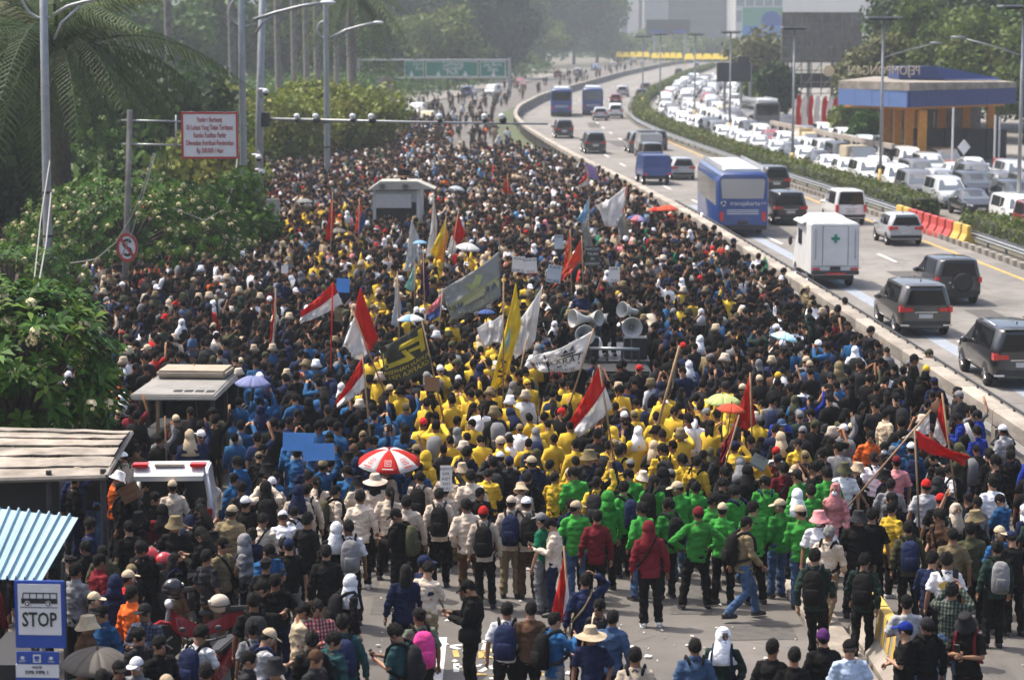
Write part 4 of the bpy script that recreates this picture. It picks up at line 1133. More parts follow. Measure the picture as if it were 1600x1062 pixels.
# big grey billboard back
bx, w, zt, zb_ = board('billboard_frame', 1222, 20, 1345, 98, 262, .5, mat('billboard_back', (.17, .162, .15), rough=.9, var=.3, vscale=.6), 'large grey back of a billboard on a steel lattice frame', 'billboard', (.08, .35, .65, .97), .2)
mb = MB()
for k in range(9): mb.box(-w / 2 + k * w / 8 - .05, -w / 2 + k * w / 8 + .05, -.42, -.25, 2.5, zt)
for k in range(8): mb.box(-w / 2, w / 2, -.52, -.42, 2.8 + (zt - 2.8) * k / 7 - .05, 2.8 + (zt - 2.8) * k / 7 + .05)
for k in range(4): mb.tube([(-w / 2 + k * w / 4, -.5, 3.2), (-w / 2 + (k + 1) * w / 4, -.5, zb_)], .05, 5)
mb.build('lattice', M['concrete'], bx)
mb = MB(); mb.box(-w / 2 + .2, w / 2 - .2, -.1, .3, 3.4, zb_ - 1.2); mb.build('lower_panel', M['dsteel'], bx)
# toll canopy
P0 = at(1417, 268); Y0 = P0.y
ct = atY(1417, 142, Y0).z; cb = atY(1417, 168, Y0).z
can = empty('toll_canopy', (P0.x, Y0, 0), 0, 'blue fascia toll plaza canopy on orange columns with rooftop letters seen from behind', 'canopy')
lx = atY(1312, 140, Y0 + 6).x - P0.x; rx = atY(1585, 150, Y0 + 9).x - P0.x
M['fasciaL'] = mat('lit_blue_cladding', (.10, .17, .36), rough=.45, var=.06); M['fasciaR'] = mat('shaded_deep_blue_cladding', (.010, .030, .145), rough=.45, var=.08)  # left cladding paler, right darker: light and shade put into the fascia colours
M['colo'] = mat('orange_column', (.62, .26, .025), rough=.6, var=.12)
def wallseg(n, a, b, z0, z1, t, m, pieces, nm):
    a, b = Vector((*a, 0)), Vector((*b, 0)); d = (b - a) / pieces; ang = math.atan2(d.y, d.x)
    me = MB().box(0.012, d.length - .012, -t / 2, t / 2, z0, z1).mesh(nm, m)
    for k in range(pieces):
        o = link(nm, me, n); o.location = a + d * k; o.rotation_euler = (0, 0, ang)
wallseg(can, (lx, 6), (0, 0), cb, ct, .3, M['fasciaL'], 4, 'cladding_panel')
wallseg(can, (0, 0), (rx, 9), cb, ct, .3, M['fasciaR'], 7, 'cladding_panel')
mb = MB(); mb.rings([[(lx - .1, 5.9, ct), (0, -.35, ct), (rx + .1, 8.9, ct), (rx, 22, ct), (lx + 5, 22, ct)], [(lx - .1, 5.9, ct + .58), (0, -.35, ct + .58), (rx + .1, 8.9, ct + .42), (rx, 22, ct + .42), (lx + 5, 22, ct + .58)]]); mb.build('parapet_band', M['concrete'], can)
mb = MB(); mb.rings([[(lx + .5, 7, cb - z_), (0, .9, cb - z_), (rx - .5, 10, cb - z_), (rx - .6, 21, cb - z_), (lx + 5.2, 21, cb - z_)] for z_ in (.2, -.4)]); mb.build('soffit', M['colo'], can)
cme = MB().box(-.28, .28, -.28, .28, 0, cb - .3).mesh('column', M['colo'])
for px, dy in ((1385, 9), (1402, 6.5), (1420, 4.5), (1441, 2.5)):
    q = atY(px, 200, Y0 + dy); o = link('column', cme, can); o.location = (q.x - P0.x, dy, 0)
for k in range(4):
    o = link('column', cme, can); o.location = (rx * (.35 + .2 * k), 15, 0)
mb = MB(); mb.rings([[(.8, 9, ct + .6), (4.2, 9, ct + .6), (9, 12, ct + .5), (9, 14, ct + .5), (.8, 14, ct + .6)], [(.8, 9, ct + 1.5), (3.4, 9, ct + 1.6), (8.6, 12, ct + .7), (8.6, 14, ct + .7), (.8, 14, ct + 1.5)]]); mb.build('roof_block', M['fasciaR'], can)
tm = text_on('PEJOMPONGAN', .95, M['fcream'], can, (-.55, 7.5, ct + 1.25), rot=(math.pi / 2, 0, math.pi), extrude=.06, xs=.78)
mb = MB(); mb.rings([[(-4.6 + .42 * math.cos(a), 7.4 + dy, ct + 1.25 + .42 * math.sin(a)) for a in (2 * math.pi * k / 16 for k in range(16))] for dy in (0, .12)]); mb.build('round_logo', M['fcream'], can)
for k in range(5):
    q = MB(); x = rx * (.2 + .17 * k); q.box(x, x + 1.5, 13, 15, 0, 2.4); q.build('toll_booth', M['dsteel'], can)
mb = MB(); mb.box(lx + 6, rx, 21, 21.4, 0, cb - .3); mb.build('back_wall', M['concrete2'], can)
# boom posts, cones area
for i, (px, py, py2) in enumerate(((1487, 278, 168), (1458, 250, 175), (1553, 270, 180), (1560, 262, 182))):
    p = at(px, py); h = atY(px, py2, p.y).z
    o = MB(); o.tube([(0, 0, 0), (0, 0, h)], .07, 8); ob = o.build('post', M['signwhite']); ob.location = p; ob.name = 'canopy_mast'
    tag(ob, f"slim white mast under the toll canopy, {['second', 'first', 'third', 'fourth'][i]} from the left", 'mast', 'masts under the toll canopy')
for i, (px, py) in enumerate(((1478, 277), (1487, 278), (1560, 272))):
    p = at(px, py); o = MB(); o.box(-.35, .35, -.2, .2, 0, 1.1); ob = o.build('bollard_box', M['barred'], bevel=.03); ob.location = p
    tag(ob, f"red traffic box at the toll plaza entrance, {W[i]} from the left", 'barrier', 'red boxes at the toll plaza')
sg, w, zt, zb_ = board('diamond_sign', 1505, 262, 1506, 263, 150, .04, M['steel'], 'grey diamond road sign on a post before the toll canopy', 'sign')
mb = MB(); zc = atY(1505, 230, 150).z; mb.rings([[(0, d, zc - .5), (.42, d, zc), (0, d, zc + .5), (-.42, d, zc)] for d in (-.03, .03)]); mb.build('diamond_panel', M['signwhite'], sg)
mb = MB(); mb.tube([(0, .06, 0), (0, .06, zc)], .045, 6); mb.build('post', M['steel'], sg)
# feather banners
M['fwhiteb'] = M['fwhite']
for i, px in enumerate((1243, 1252, 1262, 1272, 1283, 1292, 1300, 1311, 1324)):
    p = at(px, 214 + i * .7); h = atY(px, 146 + i * .9, p.y).z
    root = empty('feather_banner', p, R.uniform(-.4, .4), f"tall {['red', 'white'][i % 2]} feather banner, {W[i]} from the left in the row", 'banner', 'red and white feather banners by the wall')
    mb = MB(); mb.tube([(0, 0, 0), (0, 0, h * .8), (.2, 0, h), (.55, 0, h * .97)], .03, 5); mb.build('pole', M['steel'], root)
    pts = [(.02, .5), (.40, .7), (.56, h * .35), (.42, h * .6), (.55, h * .85), (.40, h * 1.0), (.1, h * .93), (.02, h * .6)]
    mb = MB(); mb.rings([[(x, d + .05 * math.sin(z), z) for x, z in pts] for d in (-.012, .012)]); mb.build('cloth', M['fred'] if i % 2 == 0 else M['fwhite'], root)
# wall with dark openings behind the jam
wl = empty('boundary_wall', (0, 0, 0), 0, 'pale wall with dark barred openings behind the jammed cars', 'wall')
pa, pb = at(1205, 222), at(1395, 268)
d = pb - pa; ang = math.atan2(d.y, d.x); n = 14
for k in range(n):
    a = pa + d * k / n; Lk = d.length / n
    mb = MB(); mb.box(0, Lk * .25, -.15, .15, 0, 1.9); mb.box(Lk * .25, Lk, -.13, .13, 0, .45); mb.box(Lk * .25, Lk, -.13, .13, 1.55, 1.9)
    o = mb.build('wall_bay', M['concrete'], wl); o.location = a; o.rotation_euler = (0, 0, ang)
    mb = MB(); mb.box(Lk * .25, Lk, -.05, .05, .45, 1.55); o = mb.build('opening', M['glass'], wl); o.location = a; o.rotation_euler = (0, 0, ang)
# green overhead signs
gy = 345
gs = empty('overhead_sign', (atY(710, 120, gy).x, gy, 0), 0, 'wide green overhead direction sign across the far road', 'road sign')
def gpanel(x0, y0, x1, y1, texts, arrows):
    a, b = atY(x0, y0, gy), atY(x1, y1, gy); ox = gs.location.x
    mb = MB(); mb.box(a.x - ox, b.x - ox, -.06, .06, b.z, a.z); pnl = mb.build('sign_panel', M['signgreen'], gs)
    e = .09
    mb = MB(); X0, X1, Z0, Z1 = a.x - ox, b.x - ox, b.z, a.z
    mb.box(X0, X1, -.085, -.065, Z1 - e, Z1); mb.box(X0, X1, -.085, -.065, Z0, Z0 + e); mb.box(X0, X0 + e, -.085, -.065, Z0 + e, Z1 - e); mb.box(X1 - e, X1, -.085, -.065, Z0 + e, Z1 - e); mb.build('border', M['signwhite'], pnl)
    for t, px, py, s in texts:
        q = atY(px, py, gy); text_on(t, s, M['signwhite'], pnl, (q.x - ox, -.08, q.z), extrude=.01)
    for px, py in arrows:
        q = atY(px, py, gy); x, z = q.x - ox, q.z
        mb = MB(); mb.rings([[(x - .12, dd, z + .4), (x - .12, dd, z), (x - .42, dd, z), (x, dd, z - .42), (x + .42, dd, z), (x + .12, dd, z), (x + .12, dd, z + .4)] for dd in (-.095, -.07)]); mb.build('arrow', M['signwhite'], pnl)
gpanel(665, 96, 747, 120, (('Tomang', 707, 100, 1.0), ('Grogol', 707, 106.6, 1.0), ('Pluit', 707, 114, 1.0)), ((685, 116), (727, 116)))
gpanel(750, 96, 790, 120, (('Jati Baru', 770, 101, .8), ('Slipi', 770, 108.5, 1.0)), ((771, 116.5),))
gpanel(632, 95, 662, 121, (('Slipi', 652, 100, .8), ('Km', 655, 107, .8)), ((643, 116),))
mb = MB()
for z_ in (94, 122):
    q0, q1 = atY(560, z_, gy), atY(795, z_, gy); mb.tube([(q0.x - gs.location.x, .3, q0.z), (q1.x - gs.location.x, .3, q1.z)], .14, 6)
for px in (796, 560):
    q = atY(px, 94, gy); mb.tube([(q.x - gs.location.x, .3, 0), (q.x - gs.location.x, .3, q.z + .3)], .22, 8)
mb.build('gantry', M['steel'], gs)
board('direction_sign', 742, 75, 764, 90, 520, .1, M['signgreen'], 'smaller far green sign above the overhead sign, left one', 'road sign', (.5,), .12)
board('direction_sign', 774, 74, 794, 92, 520, .1, M['signgreen'], 'smaller far green sign above the overhead sign, right one', 'road sign', (.5,), .12)
# yellow arch decoration at the far end
for i, (x0, x1) in enumerate(((962, 1015), (1018, 1066), (1070, 1140))):
    a, b = at(x0, 92 + i * 2), at(x1, 95)
    Yd = 690 - i * 30
    root = empty('festive_arcade', (0, Yd, 0), 0, f"far row of yellow tent tops at the end of the toll road, {['left', 'middle', 'right'][i]} stretch", 'arcade', 'yellow tent tops at the road end')
    n = 5
    for k in range(n):
        px = x0 + (x1 - x0) * (k + .5) / n; q = atY(px, 84 + i * 1.5, Yd); q0 = atY(px, 95, Yd); hw = (x1 - x0) / n * Yd / F_PX / 2
        mb = MB(); mb.rings([[(q.x - hw, -2, q.z - 1.0), (q.x + hw, -2, q.z - 1.0), (q.x + hw, 2, q.z - 1.0), (q.x - hw, 2, q.z - 1.0)], [(q.x - hw * .7, -.3, q.z + .5), (q.x + hw * .7, -.3, q.z + .5), (q.x + hw * .7, .3, q.z + .5), (q.x - hw * .7, .3, q.z + .5)]]); mb.build('tent_top', M['fyellow'], root)
        mb = MB(); mb.tube([(q.x - hw, -2, 0), (q.x - hw, -2, q.z - 1)], .12, 5); mb.build('post', M['fyellow'], root)
# distant offices
def office(px0, px1, pyt, Y, depth, wallm, winm, nx, nz, label, z_h=None, fins=False):
    a = atY(px0, 60, Y); b = atY(px1, 60, Y); h = z_h or atY(px0, pyt, Y).z
    root = empty('office_building', ((a.x + b.x) / 2, Y, 0), 0, label, 'building')
    w = b.x - a.x
    mb = MB(); mb.box(-w / 2, w / 2, 0, depth, 0, h); mb.build('wall', wallm, root)
    me = MB().box(-w / nx * .42, w / nx * .42, -.12, .2, -h / nz * .36, h / nz * .36).mesh('window', winm)
    for i in range(nx):
        for k in range(nz):
            z = h * (k + .5) / nz
            if z < 12: continue
            o = link('window', me, root); o.location = (-w / 2 + w * (i + .5) / nx, 0, z)
    if fins:
        for i in range(nx + 1):
            mb = MB(); x = -w / 2 + w * i / nx; mb.box(x - .5, x + .5, -1.2, -.13, 0, h); mb.build('fin', M['buswhite'], root)
    mb = MB(); mb.box(-w / 2 - .3, w / 2 + .3, -.4, depth, h, h + 1.2); mb.build('roof', wallm, root)
    return root
M['ofw'] = mat('office_concrete', (.26, .26, .27), rough=.8, var=.08, vscale=.05); M['ofg'] = mat('office_glass', (.055, .085, .12), rough=.2, spec=.7); M['ofl'] = mat('office_pale', (.42, .42, .42), rough=.8, var=.05); M['ofd'] = mat('office_dark_glass', (.04, .06, .085), rough=.25)
office(940, 982, 0, 1000, 40, M['ofw'], M['ofd'], 3, 14, 'office block with white vertical fins left of the sky gap', z_h=55, fins=True)
office(1006, 1044, 0, 980, 40, M['ofw'], M['ofw'], 3, 10, 'plain grey tower right of the sky gap', z_h=60)
office(1043, 1148, 0, 1010, 40, M['ofg'], M['ofd'], 9, 16, 'wide blue grey glass office behind the dark billboard', z_h=62)
office(1149, 1222, 0, 960, 40, M['ofl'], M['ofg'], 5, 9, 'pale office slab behind the blue advertisement', z_h=58)
office(700, 900, 0, 1100, 40, M['ofw'], M['ofg'], 10, 8, 'hazy grey block mostly hidden behind the tall trees', z_h=16)
bl, w, zt, zb_ = board('led_billboard', 1010, 31, 1078, 54, 720, 1.0, M['dsteel'], 'dark roadside billboard with blue lettering bars before the offices', 'billboard', (.2, .9), .4)
mb = MB(); mb.box(-w * .4, -w * .12, -.6, -.52, zb_ + .3, zb_ + 1.3); mb.box(w * .12, w * .42, -.6, -.52, zb_ + .3, zb_ + 1.3); mb.build('blue_bar', M['signblue'], bl)
bl, w, zt, zb_ = board('advert_board', 1160, 12, 1222, 58, 640, 1.0, mat('advert_green', (.13, .30, .22), rough=.6), 'blue and green advertisement board on the office slab', 'billboard', (.1, .9), .4)
mb = MB(); mb.rings([[(w * .22 + w * .26 * math.cos(a), d_, zb_ + (zt - zb_) * .48 + (zt - zb_) * .40 * math.sin(a)) for a in (2 * math.pi * k / 24 for k in range(24))] for d_ in (-.6, -.52)]); mb.build('blue_swirl', M['signblue'], bl)
mb = MB(); mb.box(-w / 2 + .2, w / 2 - .2, -.62, -.55, zb_ + .2, zb_ + 3); mb.build('blue_band', mat('advert_blue', (.05, .20, .55), rough=.5), bl)
# ------------------------------------------------------------------ left side: lamps, camera gantry, signs
def curl(c, r, a0, a1, n=12): return [(c[0] + r * math.cos(a), 0, c[1] + r * math.sin(a)) for a in (a0 + (a1 - a0) * k / n for k in range(n + 1))]
def curly_lamp(px, by, Y, label, arms, curls, h=13, r=.13, lean=0):
    b = at(px, by)
    root = empty('street_lamp', (b.x, b.y, .1), 0, label, 'street lamp', 'grey lamp posts with curled arms')
    x0 = b.x; Y = b.y
    mb = MB(); mb.tube([(0, 0, 0), (0, 0, 1.2), (lean * .5, 0, h * .5), (lean, 0, h)], [r * 1.15, r * 1.05, r * .95, r * .75], 12); mb.build('pole', M['steel'], root, True)
    for pts, rr in arms:
        q = [atY(a, c, Y) for a, c in pts]
        mb = MB(); mb.tube([(p.x - x0, 0, p.z) for p in q], rr, 8); mb.build('arm', M['steel'], root, True)
    for pts, rr in curls:
        q = [atY(a, c, Y) for a, c in pts]
        mb = MB(); mb.tube([(p.x - x0, 0, p.z) for p in q], rr, 8); mb.build('curl', M['steel'], root, True)
    a = arms[0][0][-1]; q = atY(a[0], a[1], Y)
    mb = MB(); mb.ell((q.x - x0 + .1, 0, q.z), (.34, .13, .09), 10, 6); mb.build('lamp_head', M['buswhite'], root, True)
    mb = MB()
    for z in (1.0, 2.6, 4.1): mb.tube([(lean * z / h, 0, z), (lean * z / h, 0, z + .08)], r * 1.22, 12)
    mb.build('band', M['dsteel'], root)
    return root
l1 = curly_lamp(77, 492, 80, 'nearest grey lamp post with curled arms, before the big palm', [([(84, 28), (105, 15), (130, 8), (180, -1)], .055), ([(85, 66), (97, 40), (126, 14)], .045)], [([(78, 32), (60, 33), (45, 24), (36, 8), (34, -8)], .05)], h=14.5, r=.155, lean=.12)
curly_lamp(383, 420, 105, 'grey lamp post with ring shaped curl behind the parking sign', [([(396, 35), (430, 24), (470, 14), (508, 8)], .07), ([(398, 60), (410, 40), (430, 26)], .05)], [([(382 + 24 * math.cos(a), 22 + 24 * math.sin(a)) for a in (1.2 + k * .42 for k in range(12))], .05)], h=16, r=.15)
curly_lamp(512, 300, 140, 'far grey lamp post rising from the orange tipped bushes', [([(516, 63), (540, 50), (565, 43), (588, 38)], .08), ([(518, 78), (525, 60), (540, 50)], .06)], [([(507 + 11 * math.cos(a), 49 + 13 * math.sin(a)) for a in (1.2 + k * .42 for k in range(11))], .06)], h=20, r=.17)
LM.append(('the nearest curled lamp', l1.location.copy()))
# camera gantry
gp = at(405, 400)
cg = empty('camera_gantry', (gp.x, gp.y, 0), 0, 'thick grey pole with a long horizontal arm carrying traffic cameras over the crowd', 'camera gantry')
GY = gp.y
def gz(px, py): q = atY(px, py, GY); return (q.x - gp.x, 0, q.z)
mb = MB(); mb.tube([(0, 0, 0), (.1, 0, 6), (.45, 0, 15)], [.19, .17, .13], 12); mb.build('pole', M['steel'], cg, True)
mb = MB(); mb.tube([gz(412, 186), gz(640, 191), gz(856, 194)], [.07, .055, .04], 8); mb.build('arm', M['steel'], cg, True)
mb = MB(); mb.tube([gz(414, 176), gz(414, 198)], .22, 10); mb.build('clamp', M['dsteel'], cg)
for i, px in enumerate((464, 493, 551, 580, 687, 757, 784)):
    x, _, z = gz(px, 187); big = i in (1, 3, 6)
    c_ = MB(); c_.tube([(x, -.05, z - .06), (x, -.05, z + .14)], [.11, .12], 10); c_.ell((x, -.05, z + .15), (.14, .14, .12), 10, 6); h_ = c_.build('camera', M['buswhite'], cg, True)
    c_ = MB(); c_.ell((x + (.06 if big else .02), -.12, z - .02), (.17, .17, .16) if big else (.12, .12, .11), 10, 8); c_.build('dome', M['blackp'], h_, True)
for px, py in ((413, 143), (402, 245), (407, 268)):
    x, _, z = gz(px, py); c_ = MB(); c_.tube([(x - .2, -.2, z + .1), (x + .1, -.35, z + .1)], .05, 6); c_.ell((x + .1, -.35, z), (.15, .15, .13), 10, 6); h_ = c_.build('camera', M['buswhite'], cg, True)
    c_ = MB(); c_.ell((x + .1, -.37, z - .09), (.12, .12, .11), 10, 6); c_.build('dome', M['blackp'], h_, True)
for nm, x0, y0, x1, y1, m, d in (('control_box', 417, 310, 438, 351, 'sage2', -.45), ('notice_board', 386, 318, 414, 354, 'signblue2', -.3), ('meter_box', 400, 366, 416, 400, 'concrete', -.35)):
    if m == 'sage2' and m not in M: M[m] = mat('box_beige', (.36, .35, .30), rough=.6, var=.08)
    if m == 'signblue2' and m not in M: M[m] = mat('box_navy', (.02, .04, .10), rough=.5)
    a, b = gz(x0, y0), gz(x1, y1); mb = MB(); mb.box(a[0], b[0], d, d + .28, b[2], a[2]); o = mb.build(nm, M[m], cg, bevel=.02)
    if nm == 'notice_board':
        mb = MB(); mb.box(a[0], b[0], d - .02, d - .004, a[2] - .06, a[2]); mb.box(a[0], b[0], d - .02, d - .004, b[2], b[2] + .06); mb.build('frame', M['steel'], o)
    if nm == 'control_box':
        mb = MB(); mb.cbox((a[0] + b[0]) / 2, d - .015, a[2] - .35, .2, .03, .28); mb.build('handle', M['concrete2'], o)
LM.append(('the camera gantry pole', Vector((gp.x, gp.y, 0))))
# grey blank sign panels behind the bushes
sg, w, zt, zb_ = board('blank_sign', 590, 121, 614, 166, 205, .1, M['concrete'], 'blank grey road sign seen from behind above the bushes', 'sign', (.5,), .08)
mb = MB(); mb.box(-w * .68, w * .68, -.08, .02, zb_, zb_ + (zt - zb_) * .55); mb.build('lower_panel', M['concrete'], sg)
# parking sign and no stopping sign on one pole
b = at(193, 500)
ps = empty('parking_sign', (b.x, b.y, 0), 0, 'white parking notice with red writing and red border on side brackets of a dark pole', 'sign')
SY = b.y
def sx(px, py): q = atY(px, py, SY); return (q.x - b.x, 0, q.z)
mb = MB(); mb.tube([(0, 0, 0), sx(199, 330), sx(203, 172)], [.12, .105, .095], 10); mb.build('pole', M['palmbark'], ps, True)
a, c = sx(283, 175), sx(373, 248)
mb = MB(); mb.box(a[0], c[0], -.06, 0, c[2], a[2]); mb.build('panel', M['signwhite'], ps, bevel=.01)
e = .07
mb = MB(); X0, X1, Z0, Z1 = a[0], c[0], c[2], a[2]
mb.box(X0, X1, -.07, -.062, Z1 - e, Z1); mb.box(X0, X1, -.07, -.062, Z0, Z0 + e); mb.box(X0, X0 + e, -.07, -.062, Z0 + e, Z1 - e); mb.box(X1 - e, X1, -.07, -.062, Z0 + e, Z1 - e); mb.build('border', M['signred'], ps)
for i, (t, s) in enumerate((('Parkir / Berhenti', .24), ('Di Lokasi Yang Tidak Terdapat', .24), ('Rambu Fasilitas Parkir', .24), ('Dikenakan Retribusi Penderekan', .235), ('Rp 500.000 / Hari', .24))):
    text_on(t, s, M['redink'], ps, ((X0 + X1) / 2, -.066, Z1 - (Z1 - Z0) * (.17 + .165 * i)), xs=.52, bold=.003)
for py in (188, 225):
    mb = MB(); mb.tube([sx(190, py), sx(284, py + 2)], .035, 6); mb.build('bracket', M['steel'], ps, True)
mb = MB(); mb.tube([sx(275, 180), sx(275, 235)], .03, 6); mb.build('bracket', M['steel'], ps, True)
LM.append(('the parking notice pole', b.copy()))
ns = empty('no_stopping_sign', (b.x, b.y - .16, 0), 0, 'round no stopping sign with crossed black S fixed to the dark pole', 'sign')
q = sx(200, 386); rr = 23 / F_PX * SY * 1.0
def disc(r0, r1, y0, y1, m, nm, par):
    mb = MB()
    rg = lambda r, y: [(q[0] + r * .72 * math.cos(t), y, q[2] + r * math.sin(t)) for t in (2 * math.pi * k / 32 for k in range(32))]
    if r0: mb.rings([rg(r0, y0), rg(r1, y0), rg(r1, y1), rg(r0, y1), rg(r0, y0)], cap=False)
    else: mb.rings([rg(r1, y0), rg(r1, y1)])
    o = mb.build(nm, m, par); o.location.y = 0; return o
disc(0, rr, 0, .03, M['signwhite'], 'plate', ns); disc(rr * .78, rr, -.02, -.001, M['signred'], 'ring', ns)
mb = MB(); sS = [(q[0] + .72 * rr * (.36 * math.sin(t * 1.0) if False else .34 * math.cos(a)), -.015, q[2] + rr * (.27 + .25 * math.sin(a))) for t, a in ((0, .3 + k * .42) for k in range(10))] + [(q[0] + .72 * rr * .34 * math.cos(a), -.015, q[2] + rr * (-.27 + .25 * math.sin(a))) for a in (1.2 - k * .42 for k in range(10))]
mb.tube(sS, .045, 6, flat=.4); mb.build('letter', M['ink'], ns)
mb = MB(); mb.tube([(q[0] - .72 * rr * .62, -.02, q[2] + rr * .62), (q[0] + .72 * rr * .62, -.02, q[2] - rr * .62)], .05, 6, flat=.3); mb.build('slash', M['signred'], ns)
# bus stop sign close to the camera
BY = 28.0
def bz(px, py): q = atY(px, py, BY); return (q.x, q.z)
bx0, bzt = bz(21, 907); bx1, bzb = bz(103, 1012)
bs = empty('bus_stop_sign', ((bx0 + bx1) / 2, BY, 0), math.radians(-3), 'blue bus stop sign with bus picture and the word STOP on a white square', 'sign')
w = bx1 - bx0
mb = MB(); mb.box(-w / 2, w / 2, 0, .05, bzb, bzt); mb.build('panel', M['signblue'], bs, bevel=.008)
ix0, iz1 = bz(27, 912); ix1, iz0 = bz(97, 991); cx = (bx0 + bx1) / 2
mb = MB(); mb.box(ix0 - cx, ix1 - cx, -.012, -.001, iz0, iz1); mb.build('white_square', M['signwhite'], bs)
def bq(px, py): x, z = bz(px, py); return x - cx, z
mb = MB()
p0, p1 = bq(33, 925), bq(90, 925); pb0, pb1 = bq(33, 941), bq(90, 941); mid = bq(33, 934)[1]; bot = bq(33, 942)[1]; top = p0[1]
def fl(x0, x1, z0, z1): mb.box(x0, x1, -.018, -.0125, z0, z1)
fl(p0[0] + .02, p1[0], top - .014, top); fl(p0[0], p1[0], bot, mid)
for k in range(6):
    x = p0[0] + .016 + (p1[0] - p0[0] - .028) * k / 5; fl(x, x + .011, mid, top - .014)
mb.build('bus_picture', M['ink'], bs)
for px in (43, 76):
    c = bq(px, 942)
    mb = MB(); mb.rings([[(c[0] + .036 * math.cos(t), d, c[1] + .036 * math.sin(t)) for t in (2 * math.pi * k / 20 for k in range(20))] for d in (-.0225, -.0185)]); mb.build('wheel_rim', M['signwhite'], bs)
    mb = MB(); mb.rings([[(c[0] + .029 * math.cos(t), d, c[1] + .029 * math.sin(t)) for t in (2 * math.pi * k / 20 for k in range(20))] for d in (-.027, -.023)]); mb.build('wheel_disc', M['ink'], bs)
    mb = MB(); mb.rings([[(c[0] + .016 * math.cos(t), d, c[1] + .016 * math.sin(t)) for t in (2 * math.pi * k / 20 for k in range(20))] for d in (-.031, -.0275)]); mb.build('wheel_hub', M['signwhite'], bs)
mb = MB(); a = bq(32, 948); c = bq(91, 948); mb.box(a[0], c[0], -.018, -.0125, a[1] - .004, a[1] + .003); mb.build('rule', M['ink'], bs)
tq = bq(62, 968); text_on('STOP', .255, M['ink'], bs, (tq[0], -.016, tq[1]), xs=.72, bold=.004)
a, c = bq(25, 1018), bq(92, 1037)
mb = MB(); mb.box(a[0], c[0], 0, .04, c[1], a[1]); mb.build('blue_plate', M['signblue'], bs)
mb = MB(); t = bq(58, 1028); mb.cbox(t[0], -.008, t[1], .10, .012, .105); ic = mb.build('white_icon', M['signwhite'], bs, bevel=.004)
mb = MB(); mb.cbox(t[0], -.018, t[1] + .012, .06, .006, .045); mb.cbox(t[0], -.018, t[1] - .026, .05, .006, .014); mb.build('icon_print', M['signblue'], bs)
for px, tx in ((35, 'JAKET'), (80, 'TransJ')):
    t = bq(px, 1030); text_on(tx, .032, M['signwhite'], bs, (t[0], -.006, t[1] - .02))
    mb = MB(); mb.rings([[(t[0] + .026 * math.cos(s), d, t[1] + .022 + .022 * math.sin(s)) for s in (2 * math.pi * k / 14 for k in range(14))] for d in (-.007, -.001)]); mb.build('round_icon', M['signwhite'], bs)
a, c = bq(24, 1037.5), bq(92, 1058); mb = MB(); mb.box(a[0], c[0], 0, .04, c[1], a[1]); mb.build('white_plate', M['signwhite'], bs)
t = bq(58, 1042); text_on('HALTE', .04, M['ink'], bs, (t[0], -.006, t[1]))
t = bq(58, 1050); text_on('DPR MPR 1', .062, M['ink'], bs, (t[0], -.006, t[1]))
a, c = bq(24, 1058.5), bq(92, 1075); mb = MB(); mb.box(a[0], c[0], 0, .04, c[1], a[1]); mb.build('lower_plate', M['signblue'], bs)
mb = MB(); mb.tube([(0, .085, 0), (0, .085, bzt - .05)], .034, 10); mb.build('pole', M['steel'], bs, True)
LM.append(('the blue STOP sign', Vector((cx, BY, 0))))
# tangled cables hanging on the left
def cable(name, pts, Y0, Y1, r, label, sag=.0):
    q = [atY(a, c, Y0 + (Y1 - Y0) * i / (len(pts) - 1)) for i, (a, c) in enumerate(pts)]
    mb = MB(); mb.tube(q, r, 5)
    return tag(mb.build(name, M['cable'], None, True), label, 'cable', 'loose cables strung along the left kerb')
M['cable'] = mat('pale_cable', (.25, .25, .24), rough=.7)
cable('cable', [(78, 250), (64, 340), (50, 470), (36, 620), (10, 760), (-20, 900)], 79, 40, .02, 'pale cable running from the nearest lamp post down past the curved roof')
cable('cable', [(80, 300), (72, 380), (54, 480), (40, 560), (26, 680), (-6, 790)], 79, 40, .025, 'thick pale cable nearer the lamp post pole, down to the curved roof')
cable('cable', [(240, 240), (222, 300), (205, 340), (180, 380), (150, 405), (105, 412), (82, 400)], 72, 78, .018, 'sagging pale cable between the round sign pole and lamp post')
cable('cable', [(243, 240), (220, 318), (206, 364), (190, 400)], 72, 73, .018, 'short pale cable hanging beside the round sign')
cable('cable', [(372, 240), (365, 290), (352, 325), (320, 345), (270, 325)], 100, 76, .018, 'sagging pale cable between gantry pole and plumeria')
# horizontal white tube lamps at the left edge
for i, (x0, x1, py) in enumerate(((20, 106, 492), (-30, 22, 527))):
    a, c = atY(x0, py, 60), atY(x1, py + 2, 60)
    root = empty('tube_lamp', (c.x, 60, 0), 0, f"white horizontal tube lamp on a thin post by the plumeria, {['upper', 'lower'][i]} one", 'lamp')
    mb = MB(); mb.tube([(a.x - c.x, 0, a.z), (0, 0, c.z)], .06, 8); mb.build('tube', M['buswhite'], root, True)
    mb = MB(); mb.tube([(-.05, .02, 0), (-.05, .02, c.z)], .03, 6); mb.build('post', M['dsteel'], root, True)

